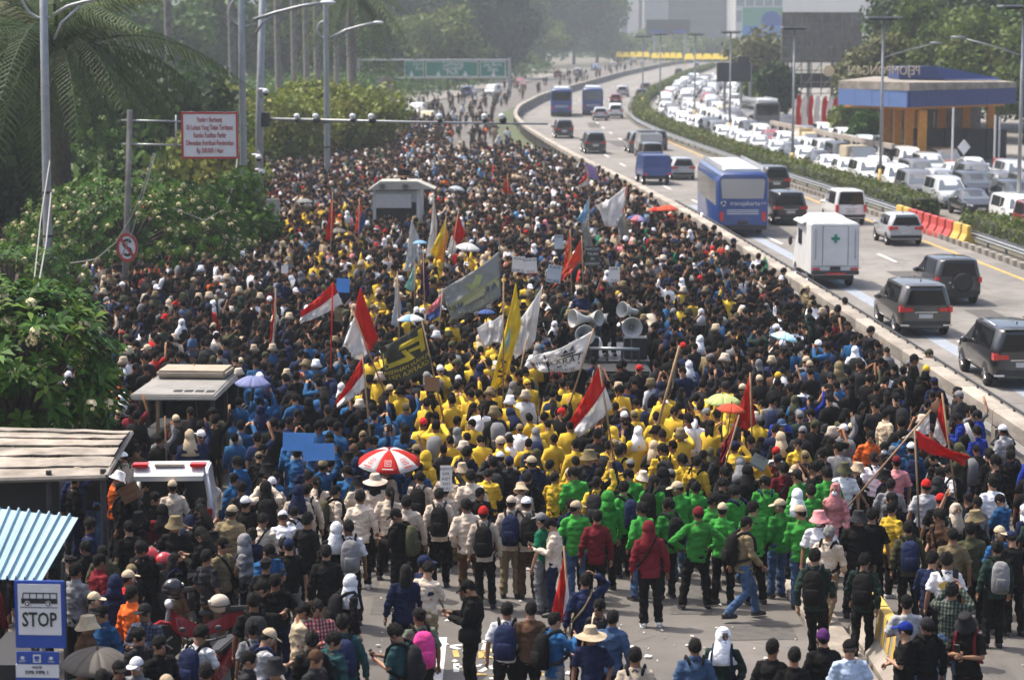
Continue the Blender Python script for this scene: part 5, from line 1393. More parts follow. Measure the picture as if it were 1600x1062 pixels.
# ------------------------------------------------------------------ kiosk roofs
def corrugated(name, pts0, pts1, n, amp, m, parent):
    """sheet between two 3-d edges (lists of points, lowest to highest), ribs across"""
    V, F = [], []
    rows = len(pts0)
    cols = n * 8 + 1
    for i in range(rows):
        for j in range(cols):
            t = j / (cols - 1)
            p = Vector(pts0[i]).lerp(Vector(pts1[i]), t)
            ph = (j % 8)
            zz = amp if ph in (1, 2) else (amp * .6 if ph in (0, 3) and False else 0)
            V.append((p.x, p.y, p.z + zz + R.uniform(-.004, .004)))
    for i in range(rows - 1):
        for j in range(cols - 1):
            a = i * cols + j; F.append((a, a + 1, a + cols + 1, a + cols))
    mb = MB(); mb.add(V, F); me = mb.mesh(name, m)
    o = link(name, me, parent); md = o.modifiers.new('t', 'SOLIDIFY'); md.thickness = .012
    return o
M['bluesheet'] = mat('pale_blue_roof_sheet', (.19, .31, .385), rough=.55, var=.2, vscale=.8)
M['greysheet'] = mat('weathered_grey_sheet', (.25, .215, .175), rough=.8, var=.45, vscale=1.6, detail=9)
M['canvas'] = mat('dusty_canvas', (.21, .20, .185), rough=.9, var=.2, vscale=2)
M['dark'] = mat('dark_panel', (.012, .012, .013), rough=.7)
lo0, lo1 = at(-60, 900, 2.45), at(64, 908, 2.45); hi0, hi1 = at(-20, 792, 3.05), at(122, 808, 3.05)
kr = empty('kiosk', (lo1.x - .5, lo1.y + .5, 0), 0, 'street kiosk under a pale blue corrugated roof, beside the STOP sign', 'kiosk')
ko = kr.location
corrugated('blue_roof', [lo0 - ko, hi0 - ko], [lo1 - ko, hi1 - ko], 9, .05, M['bluesheet'], kr)
for p in ((lo1.x - .15, lo1.y + .1), (hi1.x - .2, hi1.y - .1), (lo0.x, lo0.y + .1)):
    mb = MB(); mb.tube([(p[0] - ko.x, p[1] - ko.y, 0), (p[0] - ko.x, p[1] - ko.y, 2.45)], .03, 6); mb.build('post', M['dsteel'], kr)
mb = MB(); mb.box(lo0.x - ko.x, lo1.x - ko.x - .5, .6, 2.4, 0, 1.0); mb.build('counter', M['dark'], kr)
LM.append(('the blue kiosk roof', Vector((lo1.x, lo1.y + 1, 0))))
# curved grey canopy
c0, c1 = at(-80, 752, 2.4), at(165, 745, 2.4)
h0, h1 = at(-80, 668, 2.62), at(205, 676, 2.62)
st = empty('shelter', (c1.x - 1, c1.y + 1, 0), 0, 'roadside shelter with a curved weathered grey sheet roof under the near plumeria', 'shelter')
so = st.location
pr0, pr1 = [], []
for k in range(7):
    t = k / 6; bow = .16 * math.sin(math.pi * t * .85)
    pr0.append(c0.lerp(h0, t) - so + Vector((0, 0, bow))); pr1.append(c1.lerp(h1, t) - so + Vector((0, 0, bow)))
# ribs run along the length
for k in range(6):
    for j in range(1):
        V = []
        a0, a1, b0, b1 = pr0[k], pr1[k], pr0[k + 1], pr1[k + 1]
        mb = MB()
        nn = 12
        q0 = [a0.lerp(a1, i / nn) + Vector((0, 0, R.uniform(-.012, .012))) for i in range(nn + 1)]; q1 = [b0.lerp(b1, i / nn) + Vector((0, 0, -.035 + R.uniform(-.01, .01))) for i in range(nn + 1)]
        VV = [tuple(v) for v in q0 + q1] + [tuple(v + Vector((0, 0, -.02))) for v in q0 + q1]
        m_ = nn + 1
        FF = [(i, i + 1, m_ + i + 1, m_ + i) for i in range(nn)] + [(2 * m_ + i + 1, 2 * m_ + i, 3 * m_ + i, 3 * m_ + i + 1) for i in range(nn)] + [(i + 1, i, 2 * m_ + i, 2 * m_ + i + 1) for i in range(nn)] + [(m_ + i, m_ + i + 1, 3 * m_ + i + 1, 3 * m_ + i) for i in range(nn)] + [(0, m_, 3 * m_, 2 * m_), (nn, 2 * m_ + nn, 3 * m_ + nn, m_ + nn)]
        mb.add(VV, FF); mb.build('roof_sheet', M['greysheet'], st)
mb = MB(); mb.tube([c0 - so, c1 - so], .05, 6); mb.tube([c1 - so, h1 - so], .05, 6); mb.build('edge_tube', M['concrete'], st)
for t in (.25, .62, .97):
    p = c0.lerp(c1, t) - so; mb = MB(); mb.tube([(p.x, p.y + .2, 0), (p.x, p.y + .2, p.z + .1)], .05, 8); mb.build('post', M['dsteel'], st)
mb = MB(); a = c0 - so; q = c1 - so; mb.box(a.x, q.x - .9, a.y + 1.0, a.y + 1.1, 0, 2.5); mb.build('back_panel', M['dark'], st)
LM.append(('the curved roof shelter', Vector((c1.x, c1.y + .5, 0))))

# ------------------------------------------------------------------ vehicles in the crowd
M['fcard2'] = mat('beige_canvas', (.30, .25, .19), rough=.9, var=.15)
def in_crowd_jeep():
    p = at(300, 682, .9)
    p = at(296, 640, 1.3)
    root = empty('utility_truck', (p.x, p.y, 0), math.radians(-4), 'dark open backed utility vehicle with a dusty grey roof, standing in the crowd', 'truck')
    mb = MB(); mb.rings([[(-1.0, -1.8, 1.78), (.98, -1.8, 1.80), (.93, 1.1, 1.84), (-.93, 1.1, 1.84)], [(-.92, -1.75, 1.92), (.92, -1.75, 1.92), (.86, 1.05, 1.98), (-.86, 1.05, 1.98)]]); mb.build('roof', M['canvas'], root, bevel=.03)
    mb = MB(); mb.box(-.78, .80, .15, 1.2, 1.99, 2.16); mb.build('cab_roof', M['fcard2'], root, bevel=.05)
    for k in range(4):
        mb = MB(); mb.box(-.05 + k * .24, .12 + k * .24, -1.4, -1.2, 1.90, 1.945); mb.build('vent', M['dark'], root)
    for x in (-.88, .88):
        for y in (-1.7, -.3, 1.0):
            mb = MB(); mb.box(x - .04, x + .04, y - .04, y + .04, .8, 1.8); mb.build('pillar', M['dsteel'], root)
    mb = MB(); mb.box(-.92, .92, -1.75, 1.9, .45, .95); mb.build('body', M['dark'], root, bevel=.05)
    mb = MB(); mb.box(-.85, .85, 1.0, 1.06, .95, 1.75); mb.build('windscreen', M['glass'], root)
    mb = MB(); mb.box(-.85, .85, 1.9, 2.6, .5, 1.05); mb.build('bonnet', M['dark'], root, bevel=.05)
    mb = MB(); mb.cbox(.35, -1.79, 1.12, .55, .05, .22); mb.build('white_plate', M['signwhite'], root)
    mb = MB(); mb.cbox(-.33, -1.72, 1.4, .07, .06, .75); mb.build('striped_post', M['wood'], root)
    add_wheels(root, .38, .24, .84, (-1.1, 1.8))
    return root
jp = in_crowd_jeep(); LM.append(('the grey roofed truck', jp.location.copy()))
def ambulance():
    p = at(262, 800, 1.0)
    root = empty('ambulance_car', (p.x, p.y + 1.6, 0), math.radians(3), 'small white van with raised tailgate and red lamps, rear opened to the crowd', 'van')
    W, L, H = 1.66, 3.3, 1.72
    yb = -L / 2
    mb = MB()
    mb.rings([[(-.80, y, .35), (.80, y, .35), (.83, y, 1.0), (.70, y, H), (-.70, y, H), (-.83, y, 1.0)] for y in (yb + .35, L / 2 - 1.7)] + [[(-.80, L / 2 - .3, .35), (.80, L / 2 - .3, .35), (.8, L / 2 - .3, .9), (.66, L / 2 - .5, .98), (-.66, L / 2 - .5, .98), (-.8, L / 2 - .3, .9)]]); mb.build('body', M['car_white'], root, bevel=.03)
    for s in (-1, 1):
        mb = MB(); mb.tube([(s * .80, yb + .05, .4), (s * .82, yb + .08, 1.0), (s * .70, yb + .2, H - .06)], [.06, .06, .05], 6); mb.tube([(s * .70, yb + .2, H - .06), (s * .70, yb + .5, H - .03)], .05, 6); mb.build('pillar', M['car_white'], root, True)
        mb = MB(); mb.cbox(s * .78, yb + .06, .85, .12, .10, .42); mb.build('tail_lamp', M['lampr'], root)
    mb = MB(); mb.box(-.78, .78, yb + .05, yb + .36, .35, .72); mb.build('bumper', M['car_white'], root, bevel=.03)
    mb = MB(); mb.box(-.70, .70, yb + .30, yb + .36, .72, H - .15); mb.build('boot_dark_sheet', M['dark'], root)  # dark sheet added to stand for the unlit interior behind the tailgate
    # tailgate, hinged at the roof and raised
    mb = MB(); mb.rings([[(-.70, yb + .25, H - .02), (.70, yb + .25, H - .02), (.70, yb + .25, H + .05), (-.70, yb + .25, H + .05)], [(-.74, yb - .45, H + .17), (.74, yb - .45, H + .17), (.74, yb - .45, H + .25), (-.74, yb - .45, H + .25)], [(-.72, yb - .75, H + .02), (.72, yb - .75, H + .02), (.72, yb - .78, H + .12), (-.72, yb - .78, H + .12)]]); tg = mb.build('tailgate', M['car_white'], root)
    for s in (-1, 1):
        mb = MB(); mb.cbox(s * .60, yb - .5, H + .29, .34, .28, .06); mb.build('red_lamp', M['lampr'], tg, bevel=.015)
    mb = MB(); mb.cbox(0, yb - .48, H + .275, .62, .12, .04); mb.build('beacon_bar', M['concrete'], tg)
    mb = MB(); mb.rings([[(-.6, yb + .1, H + .0), (.6, yb + .1, H + .0), (.6, yb + .1, H + .03), (-.6, yb + .1, H + .03)], [(-.62, yb - .4, H + .13), (.62, yb - .4, H + .13), (.62, yb - .4, H + .165), (-.62, yb - .4, H + .165)]]); mb.build('rear_window', M['glass'], tg)
    add_wheels(root, .29, .18, .74, (yb + .75, L / 2 - .85))
    root.scale = (.86, .9, .97)
    return root
am = ambulance(); LM.append(('the open white van', am.location.copy()))
M['cmdgrey'] = mat('pale_grey_paint', (.52, .52, .50), rough=.5, var=.08)
def command_truck():
    p = at(618, 345, 1.0)
    root = empty('command_truck', (p.x, p.y + 2.5, 0), 0, 'large white command truck with a bright panel, standing in the far crowd', 'truck')
    def q(px, py): t = atY(px, py, p.y); return t.x - p.x, t.z
    W = 1.18; yb = -2.5
    x0, zt = q(583, 297); x1, zb_ = q(655, 345)
    mb = MB()
    for s, xx in ((-1, x0), (1, x1)): mb.box(xx - .12 if s > 0 else xx - .02, xx + .02 if s > 0 else xx + .12, yb, yb + 5, .5, zt)
    mb.box(x0 + .12, x1 - .12, yb + .15, yb + 5, .5, zt - .05); mb.build('body', M['cmdgrey'], root)
    mb = MB(); mb.box(x0 + .14, x1 - .14, yb + .1, yb + .14, .6, zb_ + .85); mb.build('windscreen', M['dark'], root)
    a, b_ = q(587, 303), q(643, 325); mb = MB(); mb.box(a[0], b_[0], yb - .1, yb - .02, b_[1], a[1]); mb.build('bright_panel', M['fwhite'], root, bevel=.02)
    mb = MB(); mb.rings([[(x0 - .25, yb - .2, zt), (x1 + .75, yb - .2, zt + .05), (x1 - .1, yb - .2, zt + .42), (x0 + .35, yb - .2, zt + .42)], [(x0 - .25, yb + 1.6, zt), (x1 + .75, yb + 1.6, zt + .05), (x1 - .1, yb + 1.6, zt + .42), (x0 + .35, yb + 1.6, zt + .42)]]); mb.build('roof_hatch', M['sage2'], root)
    for px in (598, 634):
        t = q(px, 291); mb = MB(); mb.rings([[(t[0] + r_ * math.cos(s), yb - d, t[1] + r_ * math.sin(s)) for s in (2 * math.pi * k / 14 for k in range(14))] for r_, d in ((.16, .21), (.16, .3), (.09, .31), (.08, .26))]); mb.build('searchlight', M['concrete2'], root)
    mb = MB(); mb.box(x0 + .2, x1 - .2, yb - .1, yb, .3, .55); mb.build('bumper', M['dsteel'], root)
    for s_ in (-1, 1):
        mb = MB(); mb.ell((s_ * 1.45, yb, zb_ + .2), (.14, .07, .3), 8, 6); mb.build('mirror', M['blackp'], root)
    add_wheels(root, .5, .3, 1.0, (-1.4, 1.5))
    return root
ct_ = command_truck(); LM.append(('the white command truck', ct_.location.copy()))
def sound_truck():
    Y = 58.5
    cx_ = atY(955, 560, Y).x
    root = empty('sound_truck', (cx_, Y, 0), 0, 'dark sound truck with big grey horn loudspeakers among the crowd', 'truck')
    def q(px, py): t = atY(px, py, Y); return t.x - cx_, t.z
    rz_ = q(950, 544)[1]
    mb = MB(); mb.box(-1.0, 1.0, .0, 3.8, .5, 1.25); mb.build('bed', M['dark'], root, bevel=.03)
    mb = MB(); mb.box(-1.0, 1.0, .05, 3.7, 1.25, 1.33); mb.build('deck', M['dsteel'], root)
    a, b_ = q(921, 543), q(999, 545); mb = MB(); mb.tube([(a[0], -.1, a[1]), (b_[0], -.1, b_[1])], .045, 8); mb.build('front_rail', M['steel'], root, True)
    for f_ in (.02, .35, .65, .98):
        x = a[0] + (b_[0] - a[0]) * f_; mb = MB(); mb.tube([(x, -.1, .6), (x, -.1, a[1])], .03, 6); mb.build('rail_post', M['dsteel'], root)
    mb = MB(); mb.box(-.95, .95, -1.6, -.05, .5, 1.3); mb.build('cab', M['dark'], root, bevel=.06)
    for i, (px, py, rpx, face, d) in enumerate(((987, 510, 16.5, (0, -1, .05), -.25), (914, 523, 16.5, (.25, -1, .15), -.1), (895, 500, 15, (-.9, -.5, .1), .35), (938, 502, 13, (.7, -.6, .1), .7), (974, 490, 13, (-.8, -.7, .2), .9), (954, 505, 9, (.9, -.4, 0), 1.0))):
        c = q(px, py); r_ = rpx / F_PX * Y; f = Vector(face).normalized(); u = f.orthogonal().normalized(); w_ = f.cross(u)
        o_ = Vector((c[0], d, c[1]))
        def rg(r, k): return [o_ + f * k + u * (r * math.cos(t)) + w_ * (r * math.sin(t)) for t in (2 * math.pi * j / 24 for j in range(24))]
        mb = MB(); mb.rings([rg(r_ * .95, .02), rg(r_, .0), rg(r_ * .98, -.03), rg(r_ * .55, -.22), rg(r_ * .35, -.34), rg(r_ * .3, -.5)], cap=True) if False else mb.rings([rg(.001, -.30), rg(r_ * .30, -.28), rg(r_ * .52, -.20), rg(r_ * .95, .0), rg(r_, -.005), rg(r_ * .97, -.04), rg(r_ * .56, -.24), rg(r_ * .36, -.36), rg(r_ * .32, -.55)])
        h_ = mb.build('horn_speaker', M['horn'], root, True)
        mb = MB(); mb.rings([rg(.005, -.10), rg(r_ * .14, -.12), rg(r_ * .20, -.16), rg(r_ * .22, -.28)]); mb.build('horn_centre', M['concrete2'], h_, True)
        mb = MB(); mb.tube([o_ - f * .4, Vector((c[0], d + .1, 1.3))], .025, 6); mb.build('bracket', M['dsteel'], root)
    for x_ in (-.9, .35):
        mb = MB(); mb.box(x_, x_ + .6, .35, .9, 1.34, 1.88); mb.build('speaker_box', M['blackp'], root, bevel=.02)
    add_wheels(root, .38, .24, .82, (-.9, 2.6))
    return root
M['horn'] = mat('horn_grey', (.42, .42, .39), rough=.5, var=.08)
sd = sound_truck(); LM.append(('the horn loudspeakers', sd.location.copy()))
# motorbikes and helmets at the left
def motorbike(px, py, z, rot, paint, label):
    p = at(px, py, z)
    root = empty('motorbike', (p.x, p.y, 0), rot, label, 'motorbike')
    r = .28
    ty, rm = wheel_mesh(r, .10)
    for y in (-.62, .62):
        t = link('wheel', ty, root); t.location = (0, y, r); link('rim', rm, t)
    mb = MB(); mb.rings([[(-.09, -.75, .62), (.09, -.75, .62), (.07, -.78, .74), (-.07, -.78, .74)], [(-.15, -.35, .45), (.15, -.35, .45), (.14, -.35, .72), (-.14, -.35, .72)], [(-.14, .05, .35), (.14, .05, .35), (.12, .05, .52), (-.12, .05, .52)], [(-.17, .35, .36), (.17, .35, .36), (.13, .42, .70), (-.13, .42, .70)], [(-.11, .50, .50), (.11, .50, .50), (.08, .50, .84), (-.08, .50, .84)]]); mb.build('fairing', paint, root, bevel=.03)
    mb = MB(); mb.rings([[(-.10, -.80, .74), (.10, -.80, .74), (.08, -.80, .80), (-.08, -.80, .80)], [(-.13, -.4, .72), (.13, -.4, .72), (.12, -.4, .80), (-.12, -.4, .80)], [(-.11, .06, .68), (.11, .06, .68), (.09, .06, .76), (-.09, .06, .76)]]); mb.build('saddle', M['blackp'], root, bevel=.02)
    mb = MB(); mb.tube([(-.33, .30, 1.02), (-.15, .42, 1.0), (.15, .42, 1.0), (.33, .30, 1.02)], .018, 6)
    for s in (-1, 1):
        mb.tube([(s * .22, .40, 1.0), (s * .27, .42, 1.16)], .009, 5); mb.ell((s * .28, .42, 1.18), (.06, .02, .04), 8, 5)
    mb.build('handlebar', M['dsteel'], root, True)
    mb = MB(); mb.tube([(0, .62, r), (0, .48, .95)], [.045, .05], 8); mb.box(-.045, .045, -.55, -.1, .2, .42); mb.tube([(.12, -.2, .28), (.13, -.85, .36)], [.04, .055], 8); mb.build('engine', M['steel'], root)
    mb = MB(); mb.ell((0, .53, .88), (.10, .07, .08), 10, 6); mb.build('headlamp', M['lampw'], root, True)
    mb = MB(); mb.tube([(-.06, .5, .57), (-.06, .66, .60), (-.06, .86, .50)], .03, 5); mb.tube([(0.06, .5, .57), (.06, .66, .60), (.06, .86, .50)], .03, 5); mb.build('mudguard', paint, root)
    root.rotation_euler = (0, math.radians(7), rot)
    return root
def helmet(loc, rz, m, label, open_=True):
    root = empty('helmet', loc, rz, label, 'helmet')
    mb = MB(); mb.ell((0, 0, .13), (.135, .16, .145), 18, 12); mb.build('shell', m, root, True)
    mb = MB(); mb.ell((0, .075, .09), (.115, .10, .085), 14, 8); mb.build('opening', M['blackp'], root, True)
    mb = MB(); mb.rings([[(.137 * math.cos(a), .16 * math.sin(a), z) for a in (2 * math.pi * k / 18 for k in range(18))] for z in (.10, .118)]); mb.build('trim', M['dsteel'], root)
    mb = MB(); mb.cbox(0, -.158, .17, .08, .02, .03); mb.build('badge', M['signwhite'], root)
    return root
M['helred'] = mat('glossy_red_shell', (.40, .018, .020), rough=.2, coat=.8); M['helcream'] = mat('cream_shell', (.52, .44, .33), rough=.35, coat=.4); M['bikered'] = mat('bike_red', (.24, .012, .018), rough=.25, coat=.7); M['bikeblack'] = mat('bike_black', (.012, .012, .013), rough=.25, coat=.6)
mbk = motorbike(318, 960, .7, 1.75, M['bikered'], 'red and black motorbike with a cream helmet on its seat')
motorbike(290, 915, .8, 1.65, M['bikeblack'], 'black motorbike parked behind the one with the cream helmet')
motorbike(345, 1010, .8, 2.9, M['bikered'], 'red motorbike facing the camera, beside the man in white t-shirt')
motorbike(285, 885, .8, 1.5, M['bikeblack'], 'black motorbike under the two glossy red helmets')
helmet(at(343, 950, 1.0) - Vector((0, 0, .05)), -1.2, M['helcream'], 'cream helmet with dark visor resting on a motorbike seat')
helmet(at(235, 880, 1.25), 2.6, M['helred'], 'glossy red helmet, left of the two above the motorbikes')
helmet(at(256, 888, 1.2), 2.6, M['helred'], 'glossy red helmet, right of the two above the motorbikes')
helmet(at(270, 930, 1.05), 2.0, M['bikeblack'], 'black helmet on the handlebar of a parked motorbike')
LM.append(('the cream helmet motorbike', mbk.location.copy()))
# striped concrete barrier on the near road
M['stripe'] = M['ypaint']
def jersey(p, q, label):
    d = q - p; L = d.length; ang = math.atan2(d.y, d.x)
    root = empty('concrete_barrier', p, ang, label, 'barrier', 'yellow and black striped concrete barriers')
    prof = [(-.28, 0), (.28, 0), (.28, .10), (.12, .32), (.08, .80), (-.08, .80), (-.12, .32), (-.28, .10)]
    mb = MB(); mb.rings([[(x, a, b_) for a, b_ in prof] for x in (0, L)]); mb.build('body', M['concrete'], root)
    n = int(L / .42)
    for k in range(n):
        x0 = L * k / n
        for s in (-1, 1):
            mb = MB(); mb.rings([[(x0 + .02, s * .124, .33), (x0 + .24, s * .124, .33), (x0 + .36, s * .084, .80), (x0 + .14, s * .084, .80)], [(x0 + .02, s * .13, .33), (x0 + .24, s * .13, .33), (x0 + .36, s * .09, .80), (x0 + .14, s * .09, .80)]])
            mb.build('stripe', M['ypaintb'] if k % 2 == 0 else M['ypaintb'], root)
    mb = MB(); mb.box(.01, L - .01, -.078, .078, .801, .812); mb.build('painted_top', M['ypaintb'], root)
    return root
M['ypaintb'] = mat('worn_yellow_paint', (.52, .34, .06), rough=.7, var=.25, vscale=4)
b0, b1 = at(1352, 985), at(1388, 1040); dd = (b1 - b0).normalized()
jb = jersey(b0, b0 + dd * 1.55, 'yellow striped concrete barrier section, farther of the two by the walking pair'); jersey(b0 + dd * 1.6, b0 + dd * 4.2, 'yellow striped concrete barrier section, nearer of the two, cut by the frame')
LM.append(('the striped concrete barrier', b0.copy()))
k0, k1 = at(1232, 895), at(1345, 1075)
d = k1 - k0; mb = MB(); mb.box(0, d.length, -.28, .28, 0, .12); o = mb.build('kerb_strip', M['concrete'], None, bevel=.02); o.location = k0; o.rotation_euler = (0, 0, math.atan2(d.y, d.x)); tag(o, kind='structure')
# ------------------------------------------------------------------ people
HC = Vector((0, .018, 1.585)); HR = (.076, .094, .113)
def pose(L=None, Rr=None, kl=None, kr=None, yaw=0.0, pitch=0.0, lean=0.0, hip=.90, handL=None, handR=None):
    return dict(eL=Vector((L or ((-.250, -.03, 1.10), 0))[0]), wL=Vector((L or (0, (-.268, .05, .86)))[1]), eR=Vector((Rr or ((.250, -.03, 1.10), 0))[0]), wR=Vector((Rr or (0, (.268, .05, .86)))[1]),
                kL=Vector((kl or ((-.105, .03, .49), 0))[0]), aL=Vector((kl or (0, (-.115, -.02, .09)))[1]), kR=Vector((kr or ((.105, .03, .49), 0))[0]), aR=Vector((kr or (0, (.115, -.02, .09)))[1]), yaw=yaw, pitch=pitch, lean=lean, hip=hip)
def P2(a, b): return (a, b)
POSES = {
    'stand': pose(),
    'shift': pose(L=P2((-.25, -.06, 1.12), (-.20, .10, .90)), kr=P2((.13, .10, .50), (.15, .07, .09)), yaw=.45),
    'fold': pose(L=P2((-.27, .02, 1.13), (.04, .20, 1.14)), Rr=P2((.27, .02, 1.13), (-.04, .22, 1.10)), yaw=-.2),
    'hips': pose(L=P2((-.43, -.08, 1.14), (-.20, .06, 1.0)), Rr=P2((.43, -.08, 1.14), (.20, .06, 1.0)), kl=P2((-.16, .02, .49), (-.20, -.02, .09)), kr=P2((.16, .02, .49), (.20, -.02, .09))),
    'phone': pose(L=P2((-.22, .08, 1.12), (-.05, .31, 1.17)), Rr=P2((.22, .08, 1.12), (.04, .32, 1.21)), pitch=.45),
    'film': pose(L=P2((-.25, .20, 1.34), (-.07, .36, 1.56)), Rr=P2((.25, .20, 1.34), (.07, .36, 1.58)), pitch=-.05),
    'raise': pose(Rr=P2((.32, .05, 1.58), (.25, .10, 1.84)), pitch=-.1),
    'pole': pose(L=P2((-.25, .08, 1.14), (.02, .30, 1.06)), Rr=P2((.28, .12, 1.20), (.06, .31, 1.32))),
    'walk': pose(L=P2((-.25, -.15, 1.12), (-.24, -.14, .88)), Rr=P2((.25, .03, 1.12), (.22, .22, .94)), kl=P2((-.09, .20, .51), (-.10, .27, .12)), kr=P2((.10, .02, .47), (.10, -.32, .16)), pitch=.1),
    'stride': pose(L=P2((-.25, .06, 1.12), (-.22, .20, .90)), Rr=P2((.25, -.12, 1.12), (.24, -.12, .87)), kr=P2((.10, .16, .50), (.10, .19, .10)), kl=P2((-.10, -.02, .48), (-.10, -.22, .12)), yaw=-.3),
    'headhand': pose(Rr=P2((.37, .06, 1.56), (.14, .02, 1.69))),
    'placard': pose(L=P2((-.27, .10, 1.56), (-.21, .18, 1.82)), Rr=P2((.27, .10, 1.56), (.21, .18, 1.82)), pitch=-.1),
    'lookl': pose(yaw=1.0, pitch=.1, L=P2((-.24, .0, 1.1), (-.16, .16, .92))),
    'lookr': pose(yaw=-1.0, pitch=.1, Rr=P2((.24, .0, 1.1), (.16, .16, .92))),
    'sit': pose(kl=P2((-.13, .40, .88), (-.13, .46, .46)), kr=P2((.13, .40, .88), (.13, .46, .46)), L=P2((-.26, .02, 1.12), (-.16, .24, .98)), Rr=P2((.26, .02, 1.12), (.16, .24, .98)), yaw=.5),
}
def head_mat(p):
    piv = Vector((0, 0, 1.49))
    return Matrix.Translation(piv) @ Matrix.Rotation(p['yaw'], 4, 'Z') @ Matrix.Rotation(-p['pitch'], 4, 'X') @ Matrix.Translation(-piv)
def remesh(mb, voxel, it, ratio, wr=0.0, wf=9.0, seed=0.0, keep=True):
    me = mb.mesh('tmp', M['cream'])
    o = bpy.data.objects.new('tmp', me); TC.objects.link(o)
    a = o.modifiers.new('r', 'REMESH'); a.mode = 'VOXEL'; a.voxel_size = voxel
    if it: s = o.modifiers.new('s', 'SMOOTH'); s.factor = .5; s.iterations = it
    if ratio < 1 and not wr: d = o.modifiers.new('d', 'DECIMATE'); d.ratio = ratio
    dg = bpy.context.evaluated_depsgraph_get()
    r = bpy.data.meshes.new_from_object(o.evaluated_get(dg))
    if wr:
        nv = len(r.vertices)
        co = np.empty(nv * 3, np.float32); r.vertices.foreach_get('co', co); co = co.reshape(-1, 3)
        no = np.array([v.normal[:] for v in r.vertices], np.float32)
        n1 = np.array([noise.noise((c[0] * wf + seed, c[1] * wf, c[2] * wf * 1.9)) + .6 * noise.noise((c[0] * wf * 2.3, c[1] * wf * 2.3 + seed, c[2] * wf * 3.6)) for c in co.tolist()], np.float32)
        co += no * (n1 * wr)[:, None]
        r.vertices.foreach_set('co', co.ravel()); r.update()
        if ratio < 1:
            o.modifiers.clear(); old = o.data; o.data = r
            d = o.modifiers.new('d', 'DECIMATE'); d.ratio = ratio
            dg = bpy.context.evaluated_depsgraph_get()
            r = bpy.data.meshes.new_from_object(o.evaluated_get(dg))
    bpy.data.objects.remove(o)
    r.materials.clear()
    smooth(r)
    return r
def decim(me, n):
    """a coarse copy for the far crowd: (verts, tris)"""
    o = bpy.data.objects.new('tmp', me); TC.objects.link(o)
    tris = sum(len(p.vertices) - 2 for p in me.polygons)
    d = o.modifiers.new('d', 'DECIMATE'); d.ratio = min(1, n / tris)
    t = o.modifiers.new('t', 'TRIANGULATE')
    dg = bpy.context.evaluated_depsgraph_get()
    r = bpy.data.meshes.new_from_object(o.evaluated_get(dg))
    V = np.empty(len(r.vertices) * 3, np.float32); r.vertices.foreach_get('co', V)
    F = np.empty(len(r.polygons) * 3, np.int32); r.polygons.foreach_get('vertices', F)
    bpy.data.objects.remove(o); bpy.data.meshes.remove(r)
    return V.reshape(-1, 3).copy(), F.reshape(-1, 3).copy()
TS = bpy.data.scenes.new('workshop')          # a scratch scene, removed below, so that the small evaluations stay quick
TC = TS.collection
BODY, TOPS, LEGS, SHOES, HM = {}, {}, {}, {}, {}
RAW = {}
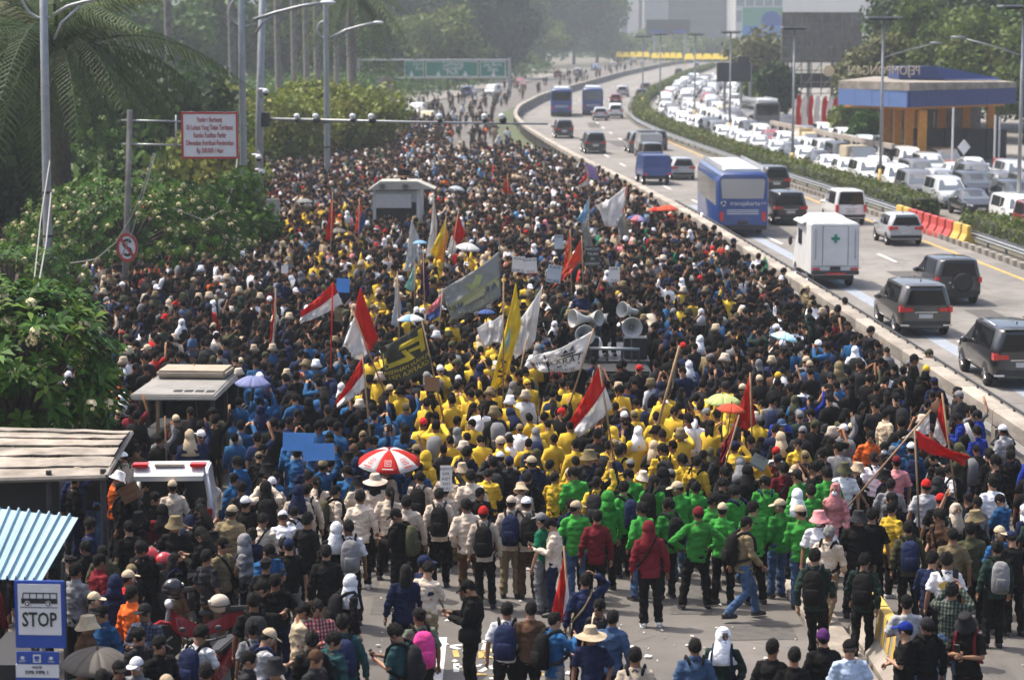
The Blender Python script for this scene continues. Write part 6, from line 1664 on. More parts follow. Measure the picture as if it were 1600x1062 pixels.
def build_people_meshes():
    for i, (k, p) in enumerate(POSES.items()):
        Hm = head_mat(p); HM[k] = Hm
        hipz = p['hip']
        sh = {s: Vector((s * .168, 0, 1.362)) for s in (-1, 1)}
        hp = {s: Vector((s * .09, 0, hipz)) for s in (-1, 1)}
        e = {-1: p['eL'], 1: p['eR']}; w = {-1: p['wL'], 1: p['wR']}; kn = {-1: p['kL'], 1: p['kR']}; an = {-1: p['aL'], 1: p['aR']}
        mb = MB()
        mb.eloft([(0, 0, hipz - .08, .125, .09), (0, 0, hipz + .04, .13, .09), (0, 0, hipz + .18, .115, .08), (0, 0, 1.22, .128, .088), (0, 0, 1.34, .128, .085), (0, 0, 1.42, .09, .072), (0, .0, 1.47, .058, .060)], 16)
        nk = [(0, -.005, 1.40), (0, 0, 1.47), tuple(Hm @ Vector((0, .005, 1.56)))]
        mb.tube(nk, [.066, .063, .062], 10)
        mb.ell(HC + Vector((0, -.008, .01)), HR, 16, 12, M=Hm)
        mb.ell(HC + Vector((0, .028, -.062)), (.056, .062, .062), 12, 8, M=Hm)
        mb.ell(HC + Vector((0, .094, -.012)), (.014, .020, .026), 8, 6, M=Hm)
        for s in (-1, 1):
            mb.ell(HC + Vector((s * .077, -.005, -.012)), (.014, .024, .033), 8, 6, M=Hm)
            mb.tube([sh[s] + Vector((-s * .08, 0, -.03)), sh[s] + Vector((-s * .01, 0, 0)), sh[s].lerp(e[s], .5), e[s], e[s].lerp(w[s], .4), w[s]], [.042, .042, .039, .036, .036, .026], 8)
            d = (w[s] - e[s]).normalized()
            mb.tube([w[s] - d * .02, w[s] + d * .035, w[s] + d * .075, w[s] + d * .09], [.024, .033, .034, .02], 8, flat=.62)
            mb.tube([hp[s] + Vector((0, 0, .02)), hp[s].lerp(kn[s], .5), kn[s], kn[s].lerp(an[s], .35), an[s]], [.066, .058, .046, .046, .034], 8)
            mb.tube([an[s] + Vector((0, -.03, -.045)), an[s] + Vector((0, .06, -.05)), an[s] + Vector((s * .015, .15, -.06))], [.035, .036, .025], 8)
        b = remesh(mb, .0125, 2, .34)
        RAW[k] = b
        # face and fingers join the body's own mesh
        q = MB()
        co = [tuple(v.co) for v in b.vertices]
        q.add(co, [tuple(f.vertices) for f in b.polygons], 0)
        for s in (-1, 1):
            d = (w[s] - e[s]).normalized()
            u = (Vector((s, .3, .1)) - d * d.dot(Vector((s, .3, .1)))).normalized(); v = d.cross(u)
            base = w[s] + d * .08
            for f_ in range(4):
                o_ = base + v * (.024 * (f_ - 1.5) / 1.5)
                ln = (.062, .074, .070, .052)[f_]
                q.tube([o_ - d * .015, o_ + d * ln * .5, o_ + d * ln * .9 - u * .022], [.0095, .009, .007], 5)
            o_ = w[s] + d * .03 + v * .03 * s
            q.tube([o_, o_ + d * .03 + v * .024 * s, o_ + d * .06 + v * .028 * s], [.011, .010, .008], 5)
            q.ell(HC + Vector((s * .031, .082, .012)), (.015, .010, .008), 8, 5, 1, M=Hm)
            q.ell(HC + Vector((s * .032, .084, .033)), (.021, .010, .005), 8, 4, 1, M=Hm)
        q.ell(HC + Vector((0, .086, -.060)), (.023, .010, .007), 8, 4, 2, M=Hm)
        me = bpy.data.meshes.new('person'); me.from_pydata(q.v, [], q.f)
        for m in (SKIN[0], M['eye'], M['lip']): me.materials.append(m)
        me.polygons.foreach_set('material_index', q.m); smooth(me)
        BODY[k] = me
        # tops
        for typ in ('jacket', 'tee', 'blouse'):
            t = MB()
            wd = 1.0 if typ != 'tee' else .94
            hem = {'jacket': .80, 'tee': .86, 'blouse': .70}[typ]
            if k == 'sit': hem = .88
            t.eloft([(0, 0, hem, .180 * wd, .138), (0, 0, hem + .06, .176 * wd, .136), (0, -.004, 1.06, .160 * wd, .122), (0, -.008, 1.20, .168 * wd, .132), (0, -.008, 1.30, .170 * wd, .128), (0, -.005, 1.385, .128, .100), (0, 0, 1.435, .086, .080), (0, 0, 1.48 if typ != 'tee' else 1.455, .068, .072)], 20)
            for s in (-1, 1):
                if typ == 'tee':
                    q_ = sh[s].lerp(e[s], .85)
                    t.tube([sh[s] + Vector((-s * .10, 0, .02)), sh[s] + Vector((-s * .01, -.002, .003)), sh[s].lerp(e[s], .5), q_], [.060, .068, .066, .070], 12)
                else:
                    t.tube([sh[s] + Vector((-s * .10, 0, .02)), sh[s] + Vector((-s * .005, -.002, .004)), sh[s].lerp(e[s], .5), e[s], e[s].lerp(w[s], .5), w[s].lerp(e[s], .06)], [.062, .070, .066, .058, .054, .046], 12)
            TOPS[k, typ] = remesh(t, .0145, 1, .5, wr=.021, wf=7, seed=i * 3.1)
        # trousers
        t = MB()
        t.eloft([(0, 0, hipz + .10, .152, .115), (0, 0, hipz + .02, .168, .125), (0, 0, hipz - .07, .170, .128)], 16)
        for s in (-1, 1):
            t.tube([hp[s] + Vector((0, 0, .03)), hp[s] + Vector((0, 0, -.06)), hp[s].lerp(kn[s], .5), kn[s], kn[s].lerp(an[s], .5), an[s] + Vector((0, 0, -.02))], [.088, .096, .090, .076, .070, .066], 12)
        LEGS[k] = remesh(t, .016, 1, .45, wr=.02, wf=7, seed=i * 1.7)
        t = MB()
        for s in (-1, 1):
            a = an[s]
            fd = Vector((0, 1, 0))
            t.tube([a + Vector((0, -.075, -.045)), a + Vector((0, -.02, -.03)), a + Vector((s * .006, .07, -.05)), a + Vector((s * .014, .155, -.065)), a + Vector((s * .016, .185, -.07))], [.034, .05, .046, .038, .018], 10)
            t.eloft([(a.x + s * .008, a.y + .05, a.z - .09, .046, .135), (a.x + s * .008, a.y + .05, a.z - .066, .046, .135)], 14)
        me = t.mesh('shoes', M['shoe'], True); SHOES[k] = me
with bpy.context.temp_override(scene=TS, view_layer=TS.view_layers[0]):
    build_people_meshes()

# head wear and hair, around the head's own centre
def head_shape(kind, lo=False):
    nu, nv = (10, 7) if lo else (22, 15)
    mb = MB(); hc = HC
    def shell(r, keep, inner=.86, nz=0.0, dz=0.0, sd=0.0):
        k = MB(); k.ell((0, 0, 0), (1, 1, 1), nu, nv)
        V = []
        for v in k.v:
            d = Vector(v)
            f = 1.0 if keep(d) else inner
            if f == 1.0 and nz: f += nz * noise.noise(d * 3.4 + Vector((sd, 0, 0))) + nz * .5 * noise.noise(d * 8)
            V.append(hc + Vector((d.x * r[0] * f, d.y * r[1] * f - .006, d.z * r[2] * f + dz)))
        mb.add(V, k.f)
    def hairline(d): return d.z > (.42 * d.y - .12 if d.y > 0 else .55 * d.y - .08) + (0 if abs(d.x) < .75 else .0)
    if kind == 'short': shell((.089, .108, .124), hairline, nz=.10, dz=.012)
    elif kind == 'under': shell((.084, .102, .116), hairline, nz=.02, dz=.006)
    elif kind == 'messy': shell((.094, .112, .130), lambda d: d.z > (.36 * d.y - .18 if d.y > 0 else .6 * d.y - .1), nz=.22, dz=.016, sd=4)
    elif kind == 'long':
        shell((.090, .108, .125), hairline, nz=.05, dz=.010)
        mb.eloft([(hc.x, hc.y - .045, hc.z + .02, .088, .068), (hc.x, hc.y - .055, hc.z - .10, .096, .062), (hc.x, hc.y - .085, hc.z - .24, .105, .05), (hc.x, hc.y - .10, hc.z - .36, .075, .03)], 12)
    elif kind == 'pony':
        shell((.086, .104, .120), hairline, nz=.03, dz=.010)
        mb.tube([hc + Vector((0, -.09, .04)), hc + Vector((0, -.15, .02)), hc + Vector((0, -.165, -.12)), hc + Vector((0, -.15, -.28))], [.03, .036, .034, .008], 8)
    elif kind == 'bun':
        shell((.086, .104, .120), hairline, nz=.03, dz=.010); mb.ell(hc + Vector((0, -.09, .075)), (.045, .045, .04), 10, 7)
    elif kind in ('cap', 'beanie'):
        shell((.093, .111, .124), lambda d: d.z > (.16 if kind == 'cap' else .02 + .12 * d.y), inner=.84, dz=.012)
        if kind == 'cap':
            mb.rings([[hc + Vector((x * .074, .085 + y * .095, .036 + dz - .02 * y)) for x, y in ((-1, 0), (1, 0), (.93, .55), (.55, .95), (0, 1.08), (-.55, .95), (-.93, .55))] for dz in (-.006, .006)])
            mb.ell(hc + Vector((0, -.006, .138)), (.010, .010, .006), 6, 4)
    elif kind in ('bucket', 'sunhat'):
        br = .155 if kind == 'bucket' else .215; dp = -.035 if kind == 'bucket' else -.01
        def rg(a, b, z): return [(hc.x + a * math.cos(t), hc.y - .006 + b * math.sin(t), hc.z + z + (.012 * math.sin(2 * t + 1) if a > .12 else 0)) for t in (2 * math.pi * j / (12 if lo else 24) for j in range(12 if lo else 24))]
        mb.rings([rg(br * .96, br * 1.08, dp - .006), rg(br, br * 1.12, dp), rg(.098, .116, .045), rg(.090, .106, .10), rg(.076, .090, .136), rg(.03, .035, .145)], cap=True)
    elif kind in ('hijab', 'hood'):
        r = (.100, .118, .134) if kind == 'hijab' else (.108, .128, .140)
        op = .52 if kind == 'hijab' else .45
        shell(r, lambda d: not (d.y > op and abs(d.x) < .62 and -.62 < d.z < .55), inner=.74, nz=.03, dz=.006)
        if kind == 'hijab':
            mb.eloft([(hc.x, hc.y - .01, hc.z - .03, .092, .100), (hc.x, hc.y - .014, hc.z - .10, .106, .108), (hc.x, hc.y - .018, hc.z - .16, .135, .118), (hc.x, hc.y - .02, hc.z - .22, .180, .138), (hc.x, hc.y - .012, hc.z - .36, .205, .160), (hc.x, hc.y - .01, hc.z - .365, .19, .14)], 10 if lo else 20)
        else:
            mb.eloft([(hc.x, hc.y - .012, hc.z - .02, .098, .112), (hc.x, hc.y - .02, hc.z - .12, .118, .115), (hc.x, hc.y - .02, hc.z - .20, .150, .122)], 10 if lo else 18)
    elif kind == 'headband':
        mb.rings([[(hc.x + a * math.cos(t), hc.y - .006 + b * math.sin(t), hc.z + z) for t in (2 * math.pi * j / 16 for j in range(16))] for a, b, z in ((.088, .106, .035), (.092, .110, .04), (.091, .109, .075), (.087, .105, .08))])
    elif kind == 'mask':
        mb.ell(hc + Vector((0, .070, -.052)), (.056, .040, .046), 12, 8)
    elif kind == 'helmet':
        shell((.125, .148, .145), lambda d: not (d.y > .5 and d.z < .35 and d.z > -.5), inner=.8, dz=.01)
    return mb
HEADS = {k: head_shape(k).mesh(k, M['hair'], True) for k in ('short', 'under', 'messy', 'long', 'pony', 'bun', 'cap', 'beanie', 'bucket', 'sunhat', 'hijab', 'hood', 'headband', 'mask', 'helmet')}
for k in ('cap', 'bucket', 'sunhat'): HEADS[k].set_sharp_from_angle(angle=math.radians(50))
def pack_meshes():
    mb = MB()
    mb.eloft([(0, -.225, .93, .125, .075), (0, -.232, .97, .150, .098), (0, -.235, 1.15, .158, .105), (0, -.222, 1.33, .145, .092), (0, -.20, 1.41, .10, .06), (0, -.19, 1.43, .05, .03)], 16)
    a = mb.mesh('backpack', M['black'], True)
    mb = MB(); mb.eloft([(0, -.325, .97, .10, .03), (0, -.338, 1.02, .115, .04), (0, -.335, 1.15, .115, .038), (0, -.32, 1.19, .09, .02)], 12)
    b = mb.mesh('pocket', M['black'], True)
    mb = MB()
    for s in (-1, 1):
        mb.tube([(s * .085, -.17, 1.40), (s * .10, -.09, 1.455), (s * .115, .02, 1.465), (s * .125, .115, 1.36), (s * .135, .145, 1.20), (s * .17, .09, 1.08), (s * .175, -.06, 1.02), (s * .13, -.16, 1.0)], .020, 6, flat=1.5)
    mb.tube([(-.04, -.16, 1.43), (0, -.16, 1.465), (.04, -.16, 1.43)], .01, 5)
    c = mb.mesh('strap', M['black'], True)
    mb = MB()
    mb.tube([(.11, -.02, 1.47), (.05, .12, 1.36), (-.08, .155, 1.15), (-.20, .05, .98), (-.19, -.08, 1.0), (-.05, -.155, 1.2), (.07, -.11, 1.40), (.11, -.02, 1.47)], .016, 5, flat=1.6)
    d = mb.mesh('bag_strap', M['black'], True)
    mb = MB(); mb.eloft([(-.215, .03, .86, .045, .11), (-.22, .03, .90, .055, .125), (-.22, .03, 1.02, .05, .12), (-.21, .03, 1.05, .03, .09)], 12)
    e = mb.mesh('shoulder_bag', M['black'], True)
    return a, b, c, d, e
PACK = pack_meshes()
phone_me = MB().box(-.037, .037, -.006, .006, -.075, .075).mesh('phone', M['blackp'])

HEADWORD = dict(short='black hair', messy='thick black hair', long='long black hair', pony='a ponytail', bun='a hair bun')
PEOPLE = []
def person(p, rot, pz='stand', top='jacket', tc='black', pc='black', head='short', hc=None, pack=None, pkc='black', mask=False, sc=1.0, skin=None, shoe='shoe', note=None, base=None, z=0.0, hairc='hair'):
    root = link('person', BODY[pz])
    root.location = (p[0], p[1], z); root.rotation_euler = (R.uniform(-.055, .055), R.uniform(-.055, .055), rot); root.scale = (sc * R.uniform(.95, 1.07), sc * R.uniform(.95, 1.06), sc)
    setm(root, SKIN[R.randrange(4) if skin is None else skin])
    o = link({'jacket': 'jacket', 'tee': 't_shirt', 'blouse': 'long_shirt'}[top], TOPS[pz, top], root)
    if not o.data.materials: o.data.materials.append(M['black'])
    setm(o, M[tc])
    o = link('trousers', LEGS[pz], root)
    if not o.data.materials: o.data.materials.append(M['black'])
    setm(o, M[pc])
    setm(link('shoes', SHOES[pz], root), M[shoe])
    def hd(kind, m, nm):
        o = link(nm, HEADS[kind], root); o.matrix_local = HM[pz]; setm(o, m)
    if head in ('short', 'messy', 'long', 'pony', 'bun'): hd(head, M[hairc], 'hair')
    else:
        if head not in ('hijab', 'hood', 'helmet'): hd('under' if head != 'sunhat' else 'long', M[hairc], 'hair')
        hd(head, M[hc or tc], {'cap': 'cap', 'bucket': 'bucket_hat', 'sunhat': 'sun_hat', 'hijab': 'headscarf', 'hood': 'hood', 'beanie': 'beanie', 'headband': 'headband', 'helmet': 'helmet'}[head])
    if mask: hd('mask', M['mask'], 'face_mask')
    if pack == 'pack':
        b = link('backpack', PACK[0], root); setm(b, M[pkc])
        setm(link('pocket', PACK[1], b), M[pkc]); setm(link('strap', PACK[2], b), M['charcoal' if pkc == 'black' else 'black'])
    elif pack == 'straps': setm(link('strap', PACK[2], root), M[pkc])
    elif pack == 'bag':
        setm(link('shoulder_bag', PACK[4], root), M[pkc]); setm(link('bag_strap', PACK[3], root), M[pkc])
    elif pack == 'strap': setm(link('bag_strap', PACK[3], root), M[pkc])
    root['category'] = 'person'
    if base is None:
        hw = HEADWORD.get(head) or {'cap': f'{hc} cap', 'bucket': f'{hc} bucket hat', 'sunhat': f'{hc} sun hat', 'hijab': f'{hc} headscarf', 'hood': 'hood up', 'beanie': f'{hc} beanie', 'headband': f'{hc} headband', 'helmet': f'{hc} helmet'}[head]
        if hairc == 'greyhair': hw = 'grey hair'
        cn = dict(forest='bottle-green', royal='royal-blue', denim='denim-blue', sage='sage-green')
        hw = hw.replace(str(hc), cn.get(hc, str(hc)))
        gw = {'jacket': 'jacket', 'tee': 't-shirt', 'blouse': 'long shirt'}[top]
        base = f"person with {hw} in {cn.get(tc, tc)} {gw}"
        if pack in ('pack', 'straps'): base += f" and {pkc} backpack"
        elif pack: base += f" and {pkc} bag"
        if pz in ('walk', 'stride'): base += ', walking'
        if mask: base += ', masked'
    PEOPLE.append([root, base])
    return root
def hp(hx, hy, deg, pz='stand', top='jacket', tc='black', pc='black', head='short', hc=None, pack=None, pkc='black', **k):
    sc = k.setdefault('sc', R.uniform(.985, 1.06))
    z = k.get('z', 0.0)
    p = at(hx, hy, z + 1.705 * sc)
    PLACED.append((p.x, p.y))
    return person(p, math.radians(deg) + R.uniform(-.08, .08), pz, top, tc, pc, head, hc, pack, pkc, **k)
PLACED = []
# ---- people one can pick out, placed by the top of the head
BUSY = [
 (735, 905, 85, 'phone', 'jacket', 'black', 'black', 'cap', 'black', 'bag', 'black'),
 (626, 880, 5, 'stand', 'jacket', 'navy', 'black', 'long', None, None, 'black'),
 (662, 876, -20, 'phone', 'tee', 'cream', 'khaki', 'messy', None, None, 'black'),
 (655, 868, -70, 'fold', 'tee', 'navy', 'black', 'cap', 'navy', None, 'black'),
 (542, 897, -60, 'stand', 'jacket', 'black', 'black', 'hijab', 'white', 'pack', 'black'),
 (657, 947, 15, 'shift', 'tee', 'sage', 'black', 'bun', None, 'pack', 'magenta'),
 (622, 972, 70, 'phone', 'tee', 'teal', 'black', 'messy', None, 'pack', 'charcoal'),
 (545, 962, 5, 'stand', 'jacket', 'teal', 'black', 'messy', None, 'pack', 'navy'),
 (520, 984, -50, 'lookr', 'jacket', 'teal', 'black', 'messy', None, None, 'black'),
 (502, 938, -160, 'fold', 'jacket', 'red plaid', 'black', 'short', None, None, 'black'),
 (466, 940, -80, 'phone', 'jacket', 'beige', 'khaki', 'short', None, None, 'black'),
 (486, 1012, -120, 'stand', 'jacket', 'charcoal', 'black', 'beanie', 'brown', None, 'black'),
 (482, 988, 20, 'stand', 'jacket', 'black', 'black', 'messy', None, None, 'black'),
 (413, 981, -70, 'phone', 'tee', 'lightgrey', 'black', 'cap', 'beige', 'straps', 'navy'),
 (434, 1030, 175, 'stand', 'tee', 'black', 'black', 'bucket', 'charcoal', None, 'black'),
 (397, 905, -75, 'phone', 'jacket', 'black', 'black', 'short', None, None, 'black'),
 (452, 842, 10, 'stand', 'tee', 'black', 'grey', 'cap', 'navy', None, 'black'),
 (512, 852, 0, 'stand', 'jacket', 'black', 'khaki', 'short', None, None, 'black'),
 (420, 845, -140, 'phone', 'tee', 'blue', 'black', 'cap', 'black', None, 'black'),
 (822, 940, 10, 'stand', 'tee', 'brown', 'black', 'short', None, None, 'black'),
 (790, 942, -10, 'stand', 'tee', 'white', 'black', 'short', None, 'pack', 'navy'),
 (868, 958, -60, 'pole', 'jacket', 'blue', 'grey', 'short', None, 'pack', 'black'),
 (908, 897, 10, 'headhand', 'jacket', 'navy', 'black', 'short', None, 'strap', 'khaki'),
 (934, 934, 150, 'stand', 'tee', 'charcoal', 'black', 'short', None, 'strap', 'beige'),
 (952, 953, -15, 'stand', 'jacket', 'denim', 'black', 'short', None, None, 'black'),
 (932, 977, 165, 'shift', 'tee', 'navy', 'black', 'sunhat', 'beige', None, 'black'),
 (1000, 1012, 0, 'stand', 'tee', 'cream', 'black', 'short', None, 'straps', 'black'),
 (1086, 1000, 5, 'stand', 'jacket', 'denim', 'black', 'short', None, 'straps', 'black'),
 (1131, 982, 170, 'shift', 'jacket', 'forest', 'black', 'hijab', 'white', 'straps', 'navy'),
 (1209, 997, -30, 'stand', 'tee', 'black', 'black', 'short', None, None, 'black'),
 (1231, 1009, 0, 'stand', 'tee', 'black', 'black', 'short', None, None, 'black'),
 (1019, 815, 5, 'stand', 'jacket', 'maroon', 'black', 'hijab', 'maroon', 'strap', 'black'),
 (1162, 806, -75, 'walk', 'jacket', 'khaki', 'denim', 'cap', 'black', 'pack', 'black'),
 (1087, 792, 5, 'hips', 'jacket', 'green', 'black', 'beanie', 'maroon', None, 'black'),
 (929, 797, 0, 'stand', 'jacket', 'maroon', 'black', 'short', None, None, 'black'),
 (863, 808, 85, 'phone', 'jacket', 'cream', 'navy', 'cap', 'black', None, 'black'),
 (848, 800, 60, 'stand', 'tee', 'emerald', 'grey', 'cap', 'grey', None, 'black'),
 (899, 778, 0, 'stand', 'jacket', 'navy', 'navy', 'cap', 'black', None, 'black'),
 (686, 762, 0, 'stand', 'jacket', 'cream', 'black', 'short', None, 'pack', 'black'),
 (563, 768, 0, 'stand', 'jacket', 'cream', 'black', 'messy', None, None, 'black'),
 (622, 795, 70, 'phone', 'jacket', 'black', 'black', 'cap', 'black', 'pack', 'olive'),
 (759, 790, 0, 'stand', 'jacket', 'cream', 'black', 'beanie', 'red', 'pack', 'black'),
 (797, 775, 0, 'stand', 'jacket', 'cream', 'khaki', 'cap', 'cream', 'pack', 'navy'),
 (736, 778, 5, 'shift', 'jacket', 'cream', 'brown', 'short', None, None, 'black'),
 (640, 772, 0, 'stand', 'jacket', 'cream', 'black', 'short', None, None, 'black'),
 (602, 760, 0, 'shift', 'jacket', 'cream', 'black', 'pony', None, None, 'black'),
 (826, 778, 10, 'stand', 'jacket', 'cream', 'brown', 'cap', 'white', 'pack', 'black'),
 (479, 755, 0, 'stand', 'jacket', 'cream', 'black', 'short', None, 'pack', 'black'),
 (447, 798, 5, 'phone', 'tee', 'white', 'black', 'cap', 'white', None, 'black'),
 (477, 800, -30, 'stand', 'tee', 'black', 'black', 'messy', None, None, 'black'),
 (518, 815, 15, 'stand', 'jacket', 'black', 'black', 'hijab', 'white', None, 'black'),
 (545, 812, 5, 'shift', 'tee', 'white', 'black', 'short', None, 'pack', 'grey'),
 (590, 740, 0, 'stand', 'jacket', 'cream', 'black', 'sunhat', 'cream', None, 'black'),
 (1280, 857, -20, 'walk', 'jacket', 'forest', 'black', 'messy', None, 'pack', 'black'),
 (1349, 866, -15, 'stride', 'jacket', 'forest', 'black', 'messy', None, 'pack', 'black'),
 (1290, 820, -20, 'walk', 'jacket', 'cream', 'khaki', 'messy', None, 'straps', 'black'),
 (1286, 800, 165, 'stand', 'tee', 'white', 'black', 'bucket', 'pink', None, 'black'),
 (1367, 796, -10, 'stand', 'tee', 'black', 'black', 'messy', None, None, 'black'),
 (1338, 800, -5, 'stand', 'jacket', 'black', 'black', 'bucket', 'charcoal', None, 'black'),
 (1424, 814, 0, 'stand', 'jacket', 'olive', 'black', 'short', None, 'pack', 'navy'),
 (1478, 864, 0, 'stand', 'tee', 'white', 'black', 'messy', None, 'straps', 'black'),
 (1457, 862, -20, 'stride', 'jacket', 'navy', 'black', 'messy', None, None, 'black'),
 (1554, 846, 5, 'stand', 'jacket', 'forest', 'black', 'messy', None, 'pack', 'grey'),
 (1590, 830, 10, 'phone', 'tee', 'black', 'black', 'cap', 'navy', None, 'black'),
 (1486, 911, -20, 'film', 'jacket', 'green plaid', 'denim', 'messy', None, None, 'black'),
 (1421, 928, 0, 'fold', 'tee', 'lightgrey', 'black', 'cap', 'black', None, 'black'),
 (1412, 971, 75, 'fold', 'tee', 'black', 'black', 'cap', 'royal', None, 'black'),
 (1446, 963, 15, 'stand', 'jacket', 'black', 'denim', 'beanie', 'charcoal', 'straps', 'black'),
 (1519, 955, 150, 'phone', 'tee', 'black', 'black', 'bucket', 'charcoal', 'straps', 'maroon'),
 (1336, 998, 178, 'stand', 'tee', 'paleblue', 'black', 'cap', 'black', None, 'black'),
 (1291, 984, 0, 'stand', 'jacket', 'black', 'black', 'beanie', 'purple', None, 'black'),
 (1490, 826, 0, 'stand', 'tee', 'khaki', 'black', 'short', None, None, 'black'),
 (1525, 818, 0, 'stand', 'jacket', 'olive', 'black', 'messy', None, None, 'black'),
 (1563, 822, -150, 'stand', 'tee', 'blue', 'black', 'cap', 'beige', None, 'black'),
 (345, 838, -130, 'stand', 'tee', 'khaki', 'black', 'cap', 'black', 'bag', 'black'),
 (352, 790, -10, 'stand', 'jacket', 'khaki', 'black', 'cap', 'beige', None, 'black'),
 (270, 808, 170, 'fold', 'jacket', 'black', 'black', 'bucket', 'khaki', None, 'black'),
 (316, 820, 70, 'phone', 'jacket', 'black', 'black', 'long', None, None, 'black'),
 (387, 834, -100, 'fold', 'jacket', 'grey', 'black', 'hood', 'grey', None, 'black'),
 (117, 880, -25, 'fold', 'jacket', 'grey', 'black', 'messy', None, None, 'black'),
 (158, 866, -50, 'stand', 'jacket', 'maroon', 'black', 'cap', 'black', None, 'black'),
 (170, 898, 0, 'stand', 'jacket', 'navy', 'black', 'hood', 'navy', None, 'black'),
 (203, 892, -60, 'stand', 'tee', 'red', 'black', 'cap', 'beige', None, 'black'),
 (216, 914, -40, 'stand', 'jacket', 'orange', 'black', 'short', None, None, 'black'),
 (143, 925, -100, 'stand', 'jacket', 'charcoal', 'black', 'cap', 'beige', None, 'black'),
 (163, 948, 150, 'stand', 'jacket', 'blue', 'black', 'cap', 'black', None, 'black'),
 (134, 965, -60, 'stand', 'jacket', 'brown', 'black', 'bucket', 'beige', None, 'black'),
 (228, 944, 165, 'fold', 'jacket', 'blue plaid', 'black', 'cap', 'charcoal', None, 'black'),
 (218, 984, -120, 'stand', 'jacket', 'charcoal', 'black', 'messy', None, None, 'black'),
 (256, 992, -140, 'stand', 'jacket', 'black', 'black', 'beanie', 'black', None, 'black'),
 (305, 976, -30, 'phone', 'tee', 'white', 'black', 'messy', None, 'pack', 'navy'),
 (217, 1024, 160, 'stand', 'jacket', 'grey', 'black', 'cap', 'white', None, 'black'),
 (190, 1032, -160, 'stand', 'jacket', 'charcoal', 'black', 'cap', 'black', None, 'black'),
 (383, 1014, -100, 'stand', 'jacket', 'charcoal', 'black', 'short', None, None, 'black'),
 (270, 1052, 20, 'stand', 'jacket', 'black', 'black', 'beanie', 'beige', None, 'black'),
 (328, 1035, 10, 'stand', 'jacket', 'charcoal', 'black', 'short', None, None, 'black'),
 (170, 1045, 40, 'stand', 'jacket', 'black', 'black', 'messy', None, None, 'black'),
 (1455, 546, 70, 'fold', 'jacket', 'black', 'khaki', 'cap', 'olive', None, 'black'),
 (1320, 464, 20, 'stand', 'jacket', 'black', 'black', 'short', None, None, 'black'),
 (1376, 545, 170, 'stand', 'tee', 'black', 'beige', 'short', None, None, 'black'),
 (1414, 572, -20, 'stand', 'jacket', 'charcoal', 'beige', 'cap', 'black', None, 'black'),
 (1467, 590, 20, 'stand', 'jacket', 'navy', 'black', 'cap', 'navy', None, 'black'),
 (1493, 604, 80, 'stand', 'jacket', 'charcoal', 'black', 'bun', None, None, 'black'),
 (1506, 645, 80, 'phone', 'jacket', 'royal', 'beige', 'short', None, None, 'black'),
 (1535, 640, 60, 'stand', 'jacket', 'royal', 'black', 'cap', 'charcoal', None, 'black'),
 (1530, 664, 30, 'stand', 'jacket', 'royal', 'black', 'short', None, None, 'black'),
 (1573, 664, 30, 'stand', 'jacket', 'lightgrey', 'black', 'cap', 'white', None, 'black'),
 (1355, 672, 170, 'stand', 'jacket', 'orange', 'black', 'short', None, None, 'black'),
 (1387, 640, -60, 'stand', 'jacket', 'beige', 'black', 'cap', 'black', None, 'black'),
 (1404, 672, -10, 'stand', 'jacket', 'blue', 'black', 'messy', None, None, 'black'),
 (1423, 690, 0, 'stand', 'jacket', 'blue', 'navy', 'cap', 'white', 'pack', 'navy'),
 (1365, 708, 10, 'stand', 'tee', 'white', 'black', 'messy', None, 'straps', 'black'),
 (1398, 712, 0, 'stand', 'tee', 'pink', 'black', 'cap', 'maroon', None, 'black'),
 (1254, 685, 170, 'stand', 'jacket', 'yellow', 'black', 'short', None, None, 'black'),
 (1226, 655, -160, 'fold', 'jacket', 'black', 'black', 'cap', 'denim', None, 'black'),
 (1248, 733, 60, 'fold', 'jacket', 'green', 'black', 'cap', 'charcoal', None, 'black'),
 (1300, 755, 160, 'stand', 'blouse', 'pink', 'black', 'hijab', 'pink', None, 'black'),
 (1243, 765, 10, 'stand', 'jacket', 'green', 'black', 'hijab', 'white', None, 'black'),
 (1320, 722, 175, 'stand', 'tee', 'white', 'black', 'bucket', 'olive', None, 'black'),
 (1440, 748, 0, 'stand', 'tee', 'lightgrey', 'black', 'beanie', 'red', None, 'black'),
 (1462, 770, 0, 'stand', 'tee', 'black', 'black', 'beanie', 'red', None, 'black'),
 (1545, 745, 20, 'stand', 'tee', 'white', 'black', 'cap', 'black', None, 'black'),
 (1380, 690, 175, 'stand', 'jacket', 'charcoal', 'black', 'messy', None, None, 'black'),
 (1152, 690, -20, 'film', 'jacket', 'yellow', 'black', 'cap', 'navy', None, 'black'),
 (466, 700, 0, 'placard', 'jacket', 'blue', 'black', 'short', None, None, 'black'),
 (498, 716, 0, 'placard', 'jacket', 'blue', 'black', 'cap', 'khaki', None, 'black'),
 (560, 716, 5, 'stand', 'jacket', 'navy', 'black', 'hood', 'navy', 'strap', 'black'),
 (625, 722, 175, 'stand', 'jacket', 'black', 'black', 'hijab', 'pink', None, 'black'),
 (613, 715, 5, 'pole', 'jacket', 'blue', 'black', 'short', None, None, 'black'),
 (905, 782, -10, 'lookr', 'jacket', 'green', 'denim', 'cap', 'beige', None, 'navy'),
 (948, 768, 34, 'stand', 'jacket', 'green', 'black', 'hood', 'green', None, 'brown'),
 (1000, 786, 30, 'shift', 'jacket', 'green', 'denim', 'messy', None, None, 'navy'),
 (1042, 778, 30, 'lookl', 'jacket', 'green', 'black', 'messy', None, 'pack', 'black'),
 (1112, 772, -21, 'lookr', 'jacket', 'green', 'black', 'messy', None, None, 'navy'),
 (1128, 786, -32, 'shift', 'jacket', 'green', 'black', 'cap', 'beige', None, 'brown'),
 (1184, 784, 20, 'lookr', 'jacket', 'green', 'black', 'messy', None, None, 'brown'),
